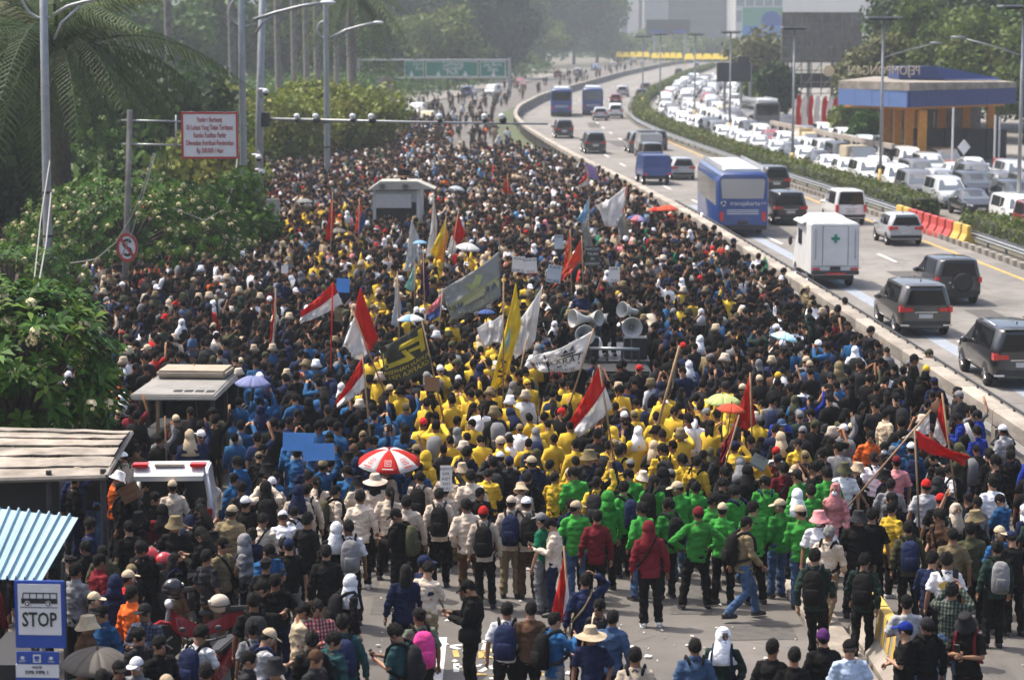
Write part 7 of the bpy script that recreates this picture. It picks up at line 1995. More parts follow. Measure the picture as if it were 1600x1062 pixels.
 (1214, 780, 33, 'lookl', 'jacket', 'green', 'denim', 'cap', 'beige', None, 'black'),
 (1256, 788, -23, 'lookl', 'jacket', 'green', 'denim', 'cap', 'beige', None, 'navy'),
 (1192, 744, -2, 'lookl', 'jacket', 'green', 'black', 'cap', 'black', 'straps', 'navy'),
 (1062, 752, 34, 'lookl', 'jacket', 'green', 'denim', 'cap', 'beige', None, 'brown'),
 (1150, 756, 37, 'phone', 'jacket', 'green', 'denim', 'messy', None, 'straps', 'navy'),
 (975, 752, 33, 'lookr', 'jacket', 'green', 'black', 'messy', None, 'pack', 'navy'),
 (1268, 756, 33, 'fold', 'jacket', 'green', 'khaki', 'messy', None, None, 'brown'),
 (650, 724, 0, 'stand', 'jacket', 'blue', 'black', 'short', None, 'pack', 'grey'),
]
maskers = {(1519, 955), (1286, 800), (1380, 690), (625, 722), (1300, 755)}
byhead = {}
for b in BUSY:
    k = {}
    if (b[0], b[1]) in maskers: k['mask'] = True
    if b[0] in (1019, 1087, 563): k['shoe'] = 'whiteshoe' if b[0] != 1087 else 'shoe'
    if (b[0], b[1]) == (1290, 820): k['hairc'] = 'greyhair'
    byhead[b[0], b[1]] = hp(*b, **k)
LM.append(('the maroon scarf person', byhead[1019, 815].location.copy()))
# prints and lettering worn on clothes
def back_print(o, txt, size, m, z, x=0.0, y=-.152):
    text_on(txt, size, m, o, (x, y, z), rot=(math.pi / 2, 0, 0), extrude=.003)
o = byhead[640, 772]
for i, t in enumerate(('HUKUM', 'VITA', 'FH')): back_print(o, t, .085, M['redink'], 1.22 - i * .12)
o = byhead[1478, 864]
mb = MB(); mb.rings([[(.13 * math.cos(a), d, 1.24 + .07 * math.sin(a)) for a in (2 * math.pi * k / 20 for k in range(20))] for d in (-.150, -.146)]); mb.build('yellow_print', M['baryel'], o)
mb = MB(); mb.box(-.09, -.03, -.150, -.140, 1.06, 1.16); mb.build('pink_print', M['magenta'], o)
for hd_ in ((1280, 857), (1349, 866)):
    o = byhead[hd_]
    mb = MB(); mb.box(.245, .262, -.05, .03, 1.27, 1.30); mb.build('red_patch', M['fred'], o)
    mb = MB(); mb.box(.245, .262, -.05, .03, 1.24, 1.268); mb.build('white_patch', M['fwhite'], o)
for hd_, z_ in (((735, 905), 0), ((863, 808), 0), ((397, 905), 0), ((420, 845), 0), ((622, 972), 0), ((1486, 911), 1), ((1519, 955), 0), ((1152, 690), 1)):
    o = byhead[hd_]; s = o.scale[0]
    loc = Vector((0, .42, 1.27 if not z_ else 1.64)) * s
    loc.rotate(o.rotation_euler); ph = link('phone', phone_me); ph.location = o.location + loc; ph.rotation_euler = (-.5 if not z_ else 0, 0, o.rotation_euler.z)
    tag(ph, 'phone held by ' + PEOPLE[[q[0] for q in PEOPLE].index(o)][1], 'phone')
# ------------------------------------------------------------------ flags, umbrellas, placards
def rgbmix(a, b, t): return tuple(a[i] + (b[i] - a[i]) * t for i in range(3))
def flag(px, Y, mats, label, pole=None, split='v', group=None, name='flag', amp=.10, nx=26, ny=16, seed=0, text=None, poler=.018, polem='wood', dY=.35, stripes=None, sag=.06):
    """px: four pixel corners (hoist top, hoist bottom, fly bottom, fly top) of the cloth hanging at distance Y; a second material covers the lower half"""
    rs = random.Random(seed + int(px[0][0]))
    A, B, Cc, D = [atY(x, y, Y) for x, y in px]
    c0 = (A + B) / 2
    base = Vector((atY(pole[1][0], pole[1][1], Y).x, Y, 0)) if pole else Vector((c0.x, Y, 0))
    root = empty(name, base, 0, label, 'flag', group)
    V, F, mi = [], [], []
    ph = rs.uniform(0, 6); k1 = rs.uniform(5, 8)
    for j in range(ny + 1):
        t = j / ny
        for i in range(nx + 1):
            s = i / nx
            p = (A.lerp(B, t)).lerp(D.lerp(Cc, t), s)
            wv = amp * s ** .7 * (math.sin(k1 * s + 1.8 * t + ph) + .5 * math.sin(11 * s - 4 * t + ph * 2) + .3 * math.sin(9 * t + 5 * s))
            cr = noise.noise((s * 7 + seed, t * 4, ph)) + .6 * noise.noise((s * 16, t * 9 + seed, ph)); wv += cr * .06 * (.3 + s)
            V.append(Vector((p.x + wv * .25, p.y + wv * 1.6 + s * dY, p.z + wv * .22 - sag * math.sin(math.pi * s) * (A - B).length)) - base)
    for j in range(ny):
        for i in range(nx):
            a = j * (nx + 1) + i
            F.append((a, a + 1, a + nx + 2, a + nx + 1))
    cm = mats if isinstance(mats, (list, tuple)) else [mats]
    def cloth_part(nm, sel, m):
        mb = MB(); used = {}
        vv, ff = [], []
        for q in range(len(F)):
            if not sel(q % nx, q // nx): continue
            f2 = []
            for i_ in F[q]:
                if i_ not in used: used[i_] = len(vv); vv.append(V[i_])
                f2.append(used[i_])
            ff.append(tuple(f2))
        mb.add(vv, ff); o = mb.build(nm, m, root, True); md = o.modifiers.new('t', 'SOLIDIFY'); md.thickness = .006
        return o
    if len(cm) == 1: cloth_part('cloth', lambda i, j: True, M[cm[0]])
    elif split == 'v':
        n = len(cm)
        names = ['upper_cloth', 'lower_cloth'] if n == 2 else ['cloth_band'] * n
        for q, m in enumerate(cm): cloth_part(names[q], lambda i, j, q=q: int(j * n / ny) == q, M[m])
    else:
        n = len(cm)
        names = ['inner_cloth', 'outer_cloth'] if n == 2 else ['cloth_band'] * n
        for q, m in enumerate(cm): cloth_part(names[q], lambda i, j, q=q: int(i * n / nx) == q, M[m])
    if pole:
        p0, p1 = atY(pole[0][0], pole[0][1], Y), atY(pole[1][0], pole[1][1], Y)
        d = (p1 - p0); e_ = p1 + d * (max(0, (p1.z - .9)) / max(.05, -d.z)) if d.z < -.05 else p1
        mb = MB(); mb.tube([p0 - base, (p0 + e_) / 2 - base, e_ - base], poler, 6); mb.build('pole', M[polem], root, True)
    # prints: shapes in cloth coordinates (s, t), carried on the waves
    def at_st(s, t, off):
        i, j = min(nx - 1e-6, max(0, s * nx)), min(ny - 1e-6, max(0, t * ny)); i0, j0 = int(i), int(j); fi, fj = i - i0, j - j0
        g_ = lambda a, b: V[b * (nx + 1) + a]
        p = g_(i0, j0) * (1 - fi) * (1 - fj) + g_(i0 + 1, j0) * fi * (1 - fj) + g_(i0, j0 + 1) * (1 - fi) * fj + g_(i0 + 1, j0 + 1) * fi * fj
        return p + Vector((0, -off, 0))
    for item in (text or []):
        if item[0] == 'text':
            _, tx, size, s0, t0, m = item[:6]
            mir = item[6] if len(item) > 6 else 1
            me = text_mesh(tx, size, M[m], extrude=0.0)
            Lw, Hh = ((D + Cc) / 2 - (A + B) / 2).length, (A - B).length
            sgn = -1 if ((D + Cc) / 2).x < ((A + B) / 2).x else 1   # cloth flying to the left: reading direction runs towards the hoist
            for v in me.vertices: v.co = at_st(s0 + sgn * mir * v.co.x / Lw, t0 - v.co.y / Hh, .03)
            o = link('lettering', me, root)
        else:
            _, pts, m = item
            mb = MB(); n = len(pts)
            mb.add([at_st(a, b, .03) for a, b in pts], [tuple(range(n))]); mb.build('print', M[m], root)
    return root
RW = ['fred', 'fwhite']
M['lime3'] = mat('faded_yellow_print', (.46, .45, .22), rough=.85)
def lmf(o, ph): LM.append((ph, o.location.copy())); return o
flag([(521, 441), (535, 474), (466, 510), (468, 489)], 55, RW, 'red and white flag streaming left on a red pole, amid the blue and yellow jackets', ((520, 441), (517, 560)), amp=.06, polem='fred')
flag([(563, 449), (592, 528), (560, 566), (536, 542)], 52, RW, 'red over white flag bellied out on a slanting pole, right of the small streaming one', ((548, 478), (592, 590)), amp=.12, seed=3, split='h')
lmf(flag([(660, 504), (676, 573), (605, 605), (589, 546)], 50, ['fdark'], 'dark grey banner flag with large yellow letters and mirrored yellow writing', ((659, 500), (692, 650)), amp=.05, seed=4,
     text=[('shape', [(.03, .08), (.06, .56), (.16, .56), (.13, .08)], 'fyellow'), ('shape', [(.13, .20), (.14, .31), (.95, .31), (.95, .20)], 'fyellow'), ('shape', [(.40, .49), (.42, .60), (.95, .60), (.95, .49)], 'fyellow'), ('shape', [(.87, .31), (.87, .49), (.95, .49), (.95, .31)], 'fyellow'), ('shape', [(.46, .31), (.30, .60), (.40, .60), (.56, .31)], 'fyellow'), ('shape', [(.14, .40), (.15, .47), (.40, .42), (.40, .36)], 'fyellow'), ('text', 'HIMPUNAN MAHASISWA', .135, .46, .70, 'fyellow', -1), ('text', 'GRAFIKA PERS', .16, .50, .84, 'fyellow', -1)]), 'the dark lettered banner')
flag([(779, 393), (784, 463), (706, 503), (691, 453)], 66, ['fgrey'], 'large pale grey banner with yellow writing on a tall thin pole', ((780, 372), (787, 530)), amp=.06, seed=5, polem='dsteel',
     text=[('shape', [(.30, .25), (.42, .12), (.50, .30), (.62, .20), (.55, .45), (.38, .42)], 'lime2'), ('shape', [(.03, .52), (.03, .76), (.97, .76), (.97, .52)], 'lime3'), ('text', 'TA RAJA GALIJA', .26, .50, .64, 'fdark', -1), ('text', 'FAKULTAS', .26, .5, .87, 'lime3', -1)])
lmf(flag([(806, 441), (815, 505), (786, 606), (763, 622)], 52, ['fyellow'], 'tall narrow yellow flag with black letters and a green patch on a bamboo pole', ((787, 430), (786, 650)), amp=.08, seed=6, nx=12, ny=14,
     text=[('text', 'IM', .55, .72, .52, 'ink'), ('text', 'W', .55, .85, .75, 'ink'), ('shape', [(.28, .32), (.45, .24), (.55, .48), (.38, .58)], 'faqua')]), 'the tall yellow flag')
flag([(848, 446), (836, 532), (806, 562), (796, 520)], 54, ['fwhite'], 'crumpled white flag beside the tall yellow flag', ((823, 530), (800, 640)), amp=.10, seed=7, text=[('shape', [(.3, .4), (.5, .3), (.6, .5), (.45, .65)], 'fpale')])
flag([(788, 489), (783, 532), (757, 541), (747, 512)], 55, ['fwhite'], 'bulging white flag left of the tall yellow flag', ((787, 480), (785, 560)), amp=.12, seed=8)
lmf(flag([(929, 515), (908, 577), (846, 583), (822, 566)], 50, ['fwhite'], 'white flag with black ship emblem and black lettered bands', ((928, 513), (884, 650)), amp=.06, seed=9,
     text=[('text', 'SASTRALISE', .14, .46, .90, 'ink'), ('text', 'KARAT', .27, .42, .60, 'ink'), ('shape', [(.12, .46), (.14, .51), (.64, .50), (.62, .45)], 'ink'), ('shape', [(.1, .76), (.1, .80), (.6, .82), (.6, .78)], 'ink'), ('shape', [(.20, .36), (.28, .40), (.48, .38), (.52, .30)], 'ink'), ('shape', [(.27, .30), (.30, .12), (.36, .28)], 'ink'), ('shape', [(.37, .29), (.42, .14), (.47, .28)], 'ink'), ('shape', [(.74, .10), (.77, .10), (.80, .95), (.77, .95)], 'ink'), ('text', 'HIMA', .22, .88, .5, 'ink')]), 'the black ship flag')
lmf(flag([(935, 572), (957, 636), (906, 685), (892, 661)], 44, RW, 'large red and white flag flying on a bent pole above the yellow jackets', ((936, 570), (968, 775)), amp=.07, seed=10), 'the big red-white flag')
flag([(908, 374), (911, 402), (884, 436), (864, 450)], 70, ['fcoral'], 'coral red pennant streaming down left behind the horn loudspeakers', ((909, 368), (912, 470)), amp=.06, seed=11)
flag([(889, 362), (895, 400), (886, 425), (879, 424)], 71, ['fcoral', 'forange'], 'narrow red and orange flag behind the coral pennant', ((891, 358), (893, 450)), amp=.05, seed=12)
flag([(981, 289), (972, 346), (945, 356), (931, 322)], 95, ['fwhite'], 'large white flag with red edge near the parapet side of the crowd', ((981, 286), (968, 380)), amp=.12, seed=13, text=[('shape', [(0, .0), (.06, .0), (.08, .8), (0, .8)], 'fred')])
flag([(975, 330), (985, 370), (972, 384), (962, 345)], 93, ['fgrey'], 'grey hanging flag below the large white one', ((976, 326), (980, 400)), amp=.06, seed=14)
flag([(920, 309), (922, 342), (905, 348), (902, 344)], 90, ['fsky'], 'light blue flag hanging on a pole left of the large white flag', ((921, 306), (918, 380)), amp=.05, seed=15)
flag([(917, 340), (928, 390), (915, 400), (910, 360)], 88, ['fgrey'], 'slim grey flag under the light blue flag', ((919, 335), (922, 410)), amp=.04, seed=16)
lmf(flag([(1171, 585), (1181, 662), (1163, 672), (1148, 668)], 46, ['fred'], 'plain red flag hanging from a pole beside the lime umbrella', ((1172, 582), (1176, 720)), amp=.06, seed=17), 'the hanging red flag')
lmf(flag([(1430, 671), (1436, 700), (1512, 730), (1524, 722)], 40, ['fred'], 'red flag with thin emblem streaming right by the parapet', ((1429, 668), (1432, 730)), amp=.06, seed=18, nx=20), 'the streaming red flag')
flag([(1452, 644), (1453, 676), (1424, 690), (1414, 690)], 41, ['fwhite'], 'white triangular flag left of the red and white one by the parapet', ((1455, 640), (1412, 690)), amp=.04, seed=19)
flag([(1472, 617), (1483, 680), (1482, 702), (1463, 686)], 41, RW, 'narrow red and white flag standing by the parapet', ((1472, 614), (1484, 705)), amp=.04, seed=20, split='h')
lmf(flag([(882, 858), (892, 955), (882, 980), (861, 962)], 36.5, ['fred'], 'dark red flag with a white diamond reading GM, held by the blue jacketed person', ((881, 853), (897, 1062)), amp=.04, seed=21, dY=.1,
     text=[('shape', [(.0, .42), (.62, .66), (.0, .86)], 'fwhite'), ('text', 'GM', .17, .18, .60, 'ink'), ('text', 'FISIP', .085, .16, .72, 'ink')]), 'the white diamond flag')
flag([(660, 393), (672, 450), (668, 466), (655, 460)], 68, ['fpurple'], 'dark purple flag drooping on a pole', ((661, 385), (664, 490)), amp=.05, seed=22)
flag([(643, 343), (655, 372), (645, 425), (631, 424)], 75, ['fpale'], 'pale blue white flag left of the drooping purple flag', ((645, 338), (643, 440)), amp=.06, seed=23)
flag([(678, 306), (683, 350), (680, 398), (666, 404)], 84, ['fwhite'], 'tall pale flag left of the yellow and orange one', ((678, 300), (680, 420)), amp=.04, seed=24)
flag([(696, 342), (701, 370), (690, 418), (671, 396)], 80, ['fyellow', 'forange'], 'yellow and orange flag left of the upright red and white flag', ((697, 338), (692, 440)), amp=.05, seed=25)
flag([(716, 332), (727, 366), (704, 405), (696, 400)], 79, RW, 'upright red and white flag right of the yellow and orange one', ((717, 328), (700, 430)), amp=.05, seed=26, split='h')
flag([(648, 414), (650, 448), (640, 458), (630, 452)], 70, ['faqua'], 'small aqua flag beneath the pale blue white flag', ((649, 410), (648, 475)), amp=.04, seed=27)
flag([(620, 428), (627, 480), (622, 514), (611, 508)], 60, ['fpale'], 'slender grey white flag above the dark lettered banner', ((621, 424), (624, 530)), amp=.04, seed=28)
flag([(692, 455), (688, 492), (664, 506), (667, 484)], 62, ['fpink', 'fblue'], 'pink and blue flag left of the pale grey banner', ((692, 450), (686, 520)), amp=.05, seed=29)
flag([(518, 305), (524, 338), (516, 380), (507, 376)], 80, ['fred'], 'slim dark red flag in the upper left crowd', ((520, 300), (516, 400)), amp=.05, seed=30)
flag([(561, 311), (572, 345), (560, 370), (553, 362)], 86, ['fcoral', 'fblue'], 'small coral over blue flag left of the command truck', ((562, 308), (560, 390)), amp=.05, seed=31, split='v')
flag([(303, 571), (314, 604), (306, 611), (299, 608)], 52, ['fred'], 'small red pennant above the grey roofed truck', ((303, 568), (307, 630)), amp=.03, seed=32)
flag([(258, 653), (263, 678), (260, 686), (256, 684)], 46, ['fred'], 'tiny red pennant before the grey roofed truck', ((258, 650), (260, 720)), amp=.02, seed=33)
flag([(430, 455), (433, 500), (424, 546), (418, 540)], 60, ['fred', 'fwhite'], 'narrow hanging red and white flag near the plumeria', ((431, 450), (428, 560)), amp=.03, seed=34)
lmf(flag([(567, 556), (573, 603), (526, 641), (520, 634)], 46, RW, 'red and white flag streaming down left, above the red and white umbrella', ((566, 552), (578, 680)), amp=.05, seed=35), 'the low red-white flag')
flag([(1061, 546), (1056, 590), (1046, 628), (1048, 612)], 48, ['fdark', 'fgrey', 'fdark'], 'furled dark and grey striped flag on a slanting bamboo pole', ((1062, 540), (1018, 700)), amp=.04, seed=36, split='h', nx=12, poler=.03)
flag([(917, 268), (920, 288), (906, 292), (904, 288)], 112, RW, 'tiny far red and white flag near the parapet', ((918, 266), (919, 305)), amp=.04, seed=37)
flag([(913, 252), (930, 262), (938, 283), (920, 276)], 118, ['flilac'], 'small lilac flag near the parapet in the far crowd', ((913, 250), (922, 300)), amp=.05, seed=38)
flag([(792, 272), (800, 300), (796, 304), (786, 300)], 110, ['fred'], 'small far red flag in the middle of the crowd', ((793, 270), (795, 320)), amp=.04, seed=39)
flag([(1152, 655), (1144, 690), (1126, 735), (1130, 700)], 43, ['maroon'], 'furled dark red flag leaning among yellow jackets', ((1155, 648), (1128, 745)), amp=.03, seed=40)
M['fmaroon'] = M['maroon']

def umbrella(px, py, wpx, Y, mats, label, tilt=(0, 0), n=8, name='umbrella', ph=.0, logo=False):
    c = atY(px, py, Y); r = wpx / 2 / F_PX * Y * 1.0
    root = empty(name, c, 0, label, 'umbrella')
    h = r * .42
    def pt(a, t): return Vector((r * t * math.cos(a), r * t * math.sin(a), h * (1 - t ** 2.1)))
    Mx = Matrix.Rotation(tilt[0], 4, 'X') @ Matrix.Rotation(tilt[1], 4, 'Y')
    for k in range(n):
        a0, a1 = 2 * math.pi * k / n + ph, 2 * math.pi * (k + 1) / n + ph
        V, F = [], []
        for i in range(7):
            t = max(.02, i / 6)
            for j in range(4):
                s = j / 3; a = a0 + (a1 - a0) * s
                p = pt(a, t); sc = 1 - .05 * t * math.sin(math.pi * s)
                V.append(Mx @ Vector((p.x * sc, p.y * sc, p.z - .02 * r * t * math.sin(math.pi * s))))
        for i in range(6):
            for j in range(3):
                q = i * 4 + j; F.append((q, q + 1, q + 5, q + 4))
        mb = MB(); mb.add(V, F); o = mb.build('panel', M[mats[k % len(mats)]], root, True); md = o.modifiers.new('t', 'SOLIDIFY'); md.thickness = .004
        rb = MB(); rb.tube([Mx @ (pt(a0, t) + Vector((0, 0, -.03))) for t in (.04, .4, .75, .98)], .005, 4); rb.build('rib', M['dsteel'], root)
        if logo and math.sin((a0 + a1) / 2) < -.2:
            am = (a0 + a1) / 2; mm = 'fwhite' if mats[k % len(mats)] == 'fred' else 'fred'
            lg = MB()
            e_r, e_t = Vector((math.cos(am), math.sin(am), 0)), Vector((-math.sin(am), math.cos(am), 0))
            for t0, t1, s0, s1 in ((.60, .62, -.1, .1), (.78, .80, -.1, .1), (.60, .80, -.1, -.085), (.60, .80, .085, .1), (.66, .68, -.05, .05), (.72, .74, -.05, .05), (.68, .74, -.055, -.04), (.87, .90, -.17, .17)):
                lg.add([Mx @ (pt(am, t) * 1.0 + e_t * (s * r) + Vector((0, 0, .012)) + e_r * .004) for t, s in ((t0, s0), (t1, s0), (t1, s1), (t0, s1))], [(0, 1, 2, 3)])
            lg.build('logo', M[mm], o)
    mb = MB(); mb.tube([Mx @ Vector((0, 0, h + .05)), Mx @ Vector((0, 0, h * .5)), Mx @ Vector((0, 0, -.75))], .012, 6); mb.build('shaft', M['dsteel'], root)
    mb = MB(); mb.tube([Mx @ Vector((0, 0, -.72)), Mx @ Vector((0, 0, -.86))], .02, 6); mb.build('handle', M['blackp'], root)
    return root
lmf(umbrella(608, 722, 103, 42, ['fred', 'fwhite'], 'large red and white panelled umbrella with square logos', tilt=(.18, .02), ph=math.pi / 8 * 3, logo=True), 'the red-white umbrella')
M['slate'] = mat('slate_blue_fabric', (.13, .15, .30), rough=.8, var=.08); M['palesky'] = mat('pale_sky_fabric', (.36, .60, .66), rough=.8, var=.08); M['coral'] = M['fcoral']; M['umb'] = mat('olive_grey_fabric', (.075, .062, .05), rough=.7, var=.1)
lmf(umbrella(395, 599, 58, 50, ['slate'], 'slate blue umbrella beside the grey roofed truck', tilt=(.1, .05)), 'the slate blue umbrella')
umbrella(1225, 528, 45, 57, ['palesky'], 'pale turquoise umbrella tilted near the parapet', tilt=(.05, .25))
lmf(umbrella(1129, 627, 58, 46.5, ['lime2'], 'pale lime green umbrella over the coral one', tilt=(.1, 0)), 'the lime umbrella')
umbrella(1142, 640, 46, 45, ['fcoral'], 'coral pink umbrella tucked under the lime green one', tilt=(.1, .1))
lmf(umbrella(152, 1036, 117, 30.3, ['umb'], 'olive grey umbrella near the STOP sign', tilt=(.12, .05), ph=.3), 'the olive grey umbrella')
umbrella(656, 380, 24, 74, ['fsky'], 'small light blue umbrella near the pale blue white flag')
umbrella(731, 388, 40, 74, ['fwhite'], 'white umbrella right of the upright red and white flag', tilt=(.1, .15))
umbrella(996, 343, 34, 92, ['flilac', 'fblue', 'fpink'], 'pink and blue umbrella below the coral ones', tilt=(.1, .15))
umbrella(1042, 328, 36, 97, ['fcoral'], 'coral red umbrella near the parapet, right of two')
umbrella(1026, 329, 28, 98, ['fcoral', 'fred'], 'coral red umbrella near the parapet, left of two')
umbrella(642, 500, 44, 58, ['fwhite', 'fwhite', 'fsky'], 'white umbrella with pale teal panels above the dark banner')
umbrella(760, 489, 30, 60, ['fblue'], 'blue umbrella beneath the pale grey banner')
umbrella(714, 296, 26, 105, ['fpale'], 'pale blue white umbrella right of the command truck', tilt=(0, .2))
umbrella(652, 217, 20, 190, ['fpink'], 'pink umbrella in the far thin crowd')
umbrella(670, 216, 22, 192, ['fwhite'], 'white umbrella in the far thin crowd')
umbrella(528, 363, 32, 82, ['umb'], 'grey brown umbrella in the upper left crowd')
umbrella(476, 316, 28, 92, ['fgrey'], 'grey umbrella near the camera gantry pole')

def placard(px, py, wpx, hpx, Y, m, label, lines=None, tilt=0.0, ink='ink', stick=False, cat='placard'):
    c = atY(px, py, Y); k = Y / F_PX
    root = empty('placard', c, 0, label, cat)
    root.rotation_euler = (-.1, tilt, 0)
    w, h = wpx * k, hpx * k
    mb = MB(); mb.box(-w / 2, w / 2, -.004, .004, -h / 2, h / 2); mb.build('sheet', M[m], root)
    for i, t in enumerate(lines or []):
        text_on(t, h * .8 / max(3, len(lines)) * .95, M[ink], root, (0, -.008, h * (.36 - .76 * i / max(1, len(lines) - 1 if len(lines) > 1 else 1))), extrude=.001, xs=min(1.0, w / (len(t) * h * .8 / max(3, len(lines)) * .55)))
    if stick:
        mb = MB(); mb.tube([(0, .012, h * .3), (0, .012, -h / 2 - .6)], .012, 6); mb.build('stick', M['wood'], root)
    return root
placard(466, 690, 49, 29, 42.2, 'fbluepaper', 'blank blue paper sheet held up, left and higher of two', tilt=.03)
placard(498, 706, 50, 27, 41.2, 'fbluepaper', 'blank blue paper sheet held up, right and lower of two', tilt=-.03)
placard(697, 747, 19, 41, 40.5, 'fwhite', 'tall white placard with black writing among the yellow jackets', ['KEPOT', 'DPR', 'ASET', 'SAH', 'RUU'])
placard(536, 446, 21, 22, 63, 'fbluepaper', 'small blue square placard beside the streaming flag', tilt=.05)
lmf(placard(203, 769, 33, 27, 39, 'fcard', 'brown cardboard placard with red scrawl beside the open van', ['RAKYAT', 'TIDAK', 'DIAM'], tilt=-.5, ink='redink'), 'the brown cardboard placard')
placard(675, 600, 24, 22, 49, 'fcard', 'blank brown cardboard sheet under the dark lettered banner')
placard(810, 413, 20, 25, 72, 'fwhite', 'white paper placard with grey rules, left of a pair', ['ADILI', 'SEMUA'], tilt=.05)
placard(829, 415, 20, 24, 72, 'fwhite', 'white paper placard with grey rules, right of a pair', ['SAHKAN', 'RUU'], tilt=-.05)
placard(866, 428, 22, 28, 69, 'fpale', 'pale tilted placard beside the coral pennant', ['KAMI', 'MUAK'], tilt=.15)
placard(926, 400, 22, 30, 74, 'fdark', 'dark placard with white lettering above the sound truck', ['RAKYAT', 'TELAH', 'DI', 'KHIANATI'], ink='signwhite')
placard(960, 429, 17, 24, 70, 'fwhite', 'white placard with ruled lines right of the dark one', ['DPR', 'TULI'])
placard(873, 378, 14, 22, 82, 'fpale', 'far pale placard above the tilted one', ['REFORMASI'])
placard(445, 421, 11, 12, 68, 'fwhite', 'small white paper held up in the left crowd')
placard(1186, 722, 26, 22, 42, 'fgrey', 'grey paper with scribbles beside the leaning dark red flag', ['STOP', 'KEKERASAN'], tilt=.5)
mb = MB(); mb.tube([(-.05, 0, -.32), (.16, 0, .0), (-.02, 0, .30)][:2], .045, 8)
o = mb.build('paper_roll', M['fwhite'], None, True); o.location = atY(1502, 672, 43.5); o.rotation_euler = (0, -1.0, 0); tag(o, 'white rolled poster held by the person in royal blue jacket', 'poster')

q = atY(618, 276, 100); person((q.x, ct_.location.y - 1.6), 2.8, 'fold', 'tee', 'black', 'black', 'short', base='person in black standing in the roof hatch of the white command truck', z=1.9)
# people standing on the sound truck
dz = 1.32
for (px, py, dg_, pz, tc, pc, hd_, nt) in ((909, 432, 160, 'phone', 'navy', 'black', 'short', 'person in navy shirt standing on the sound truck, left of two'), (953, 434, 190, 'raise', 'black', 'charcoal', 'cap', 'person in black shirt and cap standing on the sound truck, right of two')):
    q = atY(px, py, 59.6); o = person((q.x, 59.6), math.radians(dg_), pz, 'tee', tc, pc, hd_, 'black', base=nt, z=1.33, sc=1.04)
# ------------------------------------------------------------------ the crowd: the nearest people one by one, the rest as one mass
def edge(px):
    return float(np.interp(px, [0, 420, 440, 470, 560, 700, 860, 1000, 1130, 1230, 1290, 1330, 1420, 1600], [1400, 1400, 1200, 905, 885, 905, 885, 905, 935, 900, 885, 905, 985, 1010]))
BLOCK = [(jp.location.x, jp.location.y + .4, 1.2, 2.5), (am.location.x, am.location.y + .35, 1.05, 2.0), (ct_.location.x + .2, ct_.location.y - 2.2, 1.6, 5.6), (sd.location.x, sd.location.y + 1.2, 1.45, 3.2), (st.location.x - 1.0, st.location.y + .6, 2.4, 1.6), (kr.location.x - .6, kr.location.y + .6, 1.6, 1.9), (gp.x, gp.y, .5, .5)]
LMIN = -24
pts = []
grid = {}
def near(x, y, r, cell=.5):
    i, j = int(math.floor(x / cell)), int(math.floor(y / cell)); k = int(r / cell) + 1
    for a in range(i - k, i + k + 1):
        for b in range(j - k, j + k + 1):
            for q in grid.get((a, b), ()):
                if (q[0] - x) ** 2 + (q[1] - y) ** 2 < r * r: return True
    return False
def put(x, y, cell=.5): grid.setdefault((int(math.floor(x / cell)), int(math.floor(y / cell))), []).append((x, y))
for x, y in PLACED: put(x, y)
RC = random.Random(21)
def rad_at(y, px):
    if px < 440 and y < 52: return .62
    if px > 1330 and y < 52: return .66
    if px > 705: return float(np.interp(y, [36, 60, 100, 150, 166, 176, 190], [.52, .55, .60, .68, .95, 1.8, 4.0]))
    return float(np.interp(y, [36, 60, 100, 150, 195, 220, 245], [.52, .55, .60, .66, .80, 1.2, 2.6]))
def trycrowd(x, y, r):
    px, py, dep = proj((x, y, 0)); hx, hy, _ = proj((x, y, 1.65))
    if hx < -30 or hx > 1630 or hy > 1085: return
    if x > BX(y) - (1.0 if y < 145 else 1.0 + min(2.0, (y - 145) * .08)): return
    if y > 150 and x < -15: return
    if py > edge(px): return
    if 212 < hx < 392 and 866 < hy < 1000: return
    for bx, by, rx, ry in BLOCK:
        if abs(x - bx) < rx and abs(y - by) < ry: return
    if near(x, y, r): return
    put(x, y); pts.append((x, y, hx, hy))
for _ in range(74000):
    t = RC.random(); y = 31 + 210 * t ** 1.15
    xl = max(-24.0, -.235 * y - 1); x = RC.uniform(xl, 12)
    px = 800 + F_PX * x / y
    trycrowd(x, y, rad_at(y, px))
# thin stragglers on the road beyond and among the open ground
for _ in range(60):
    y = RC.uniform(330, 640); x = BX(y) - RC.uniform(3, 14); put(x, y); hx, hy, _d = proj((x, y, 1.65)); pts.append((x, y, hx, hy))
for _ in range(110):
    y = RC.uniform(185, 330); x = RC.uniform(-13, BX(y) - 2.5)
    if not near(x, y, 1.2): put(x, y); hx, hy, _d = proj((x, y, 1.65)); pts.append((x, y, hx, hy))
pts.sort(key=lambda q: q[1])
for i, (y, tc, hd_, hc_) in enumerate(((56, 'black', 'cap', 'black'), (61.5, 'charcoal', 'short', None), (66, 'black', 'messy', None), (71.5, 'khaki', 'cap', 'beige'), (77, 'black', 'short', None), (82, 'white', 'short', None), (88, 'navy', 'cap', 'navy'), (94, 'black', 'messy', None))):
    person((BX(y) - 1.08, y), -1.5 + .5 * (i % 3), ['fold', 'phone', 'stand'][i % 3], 'jacket' if i % 2 else 'tee', tc, 'black', hd_, hc_, sc=1.1, base=f"tall person in {tc} with {hc_ + ' cap' if hc_ else 'black hair'} against the parapet")
DARKP = dict(black=54, charcoal=13, navy=7, grey=4, white=4, maroon=3, olive=3, brown=3, blue=1.5, cream=2, khaki=2, forest=3, denim=1.5)
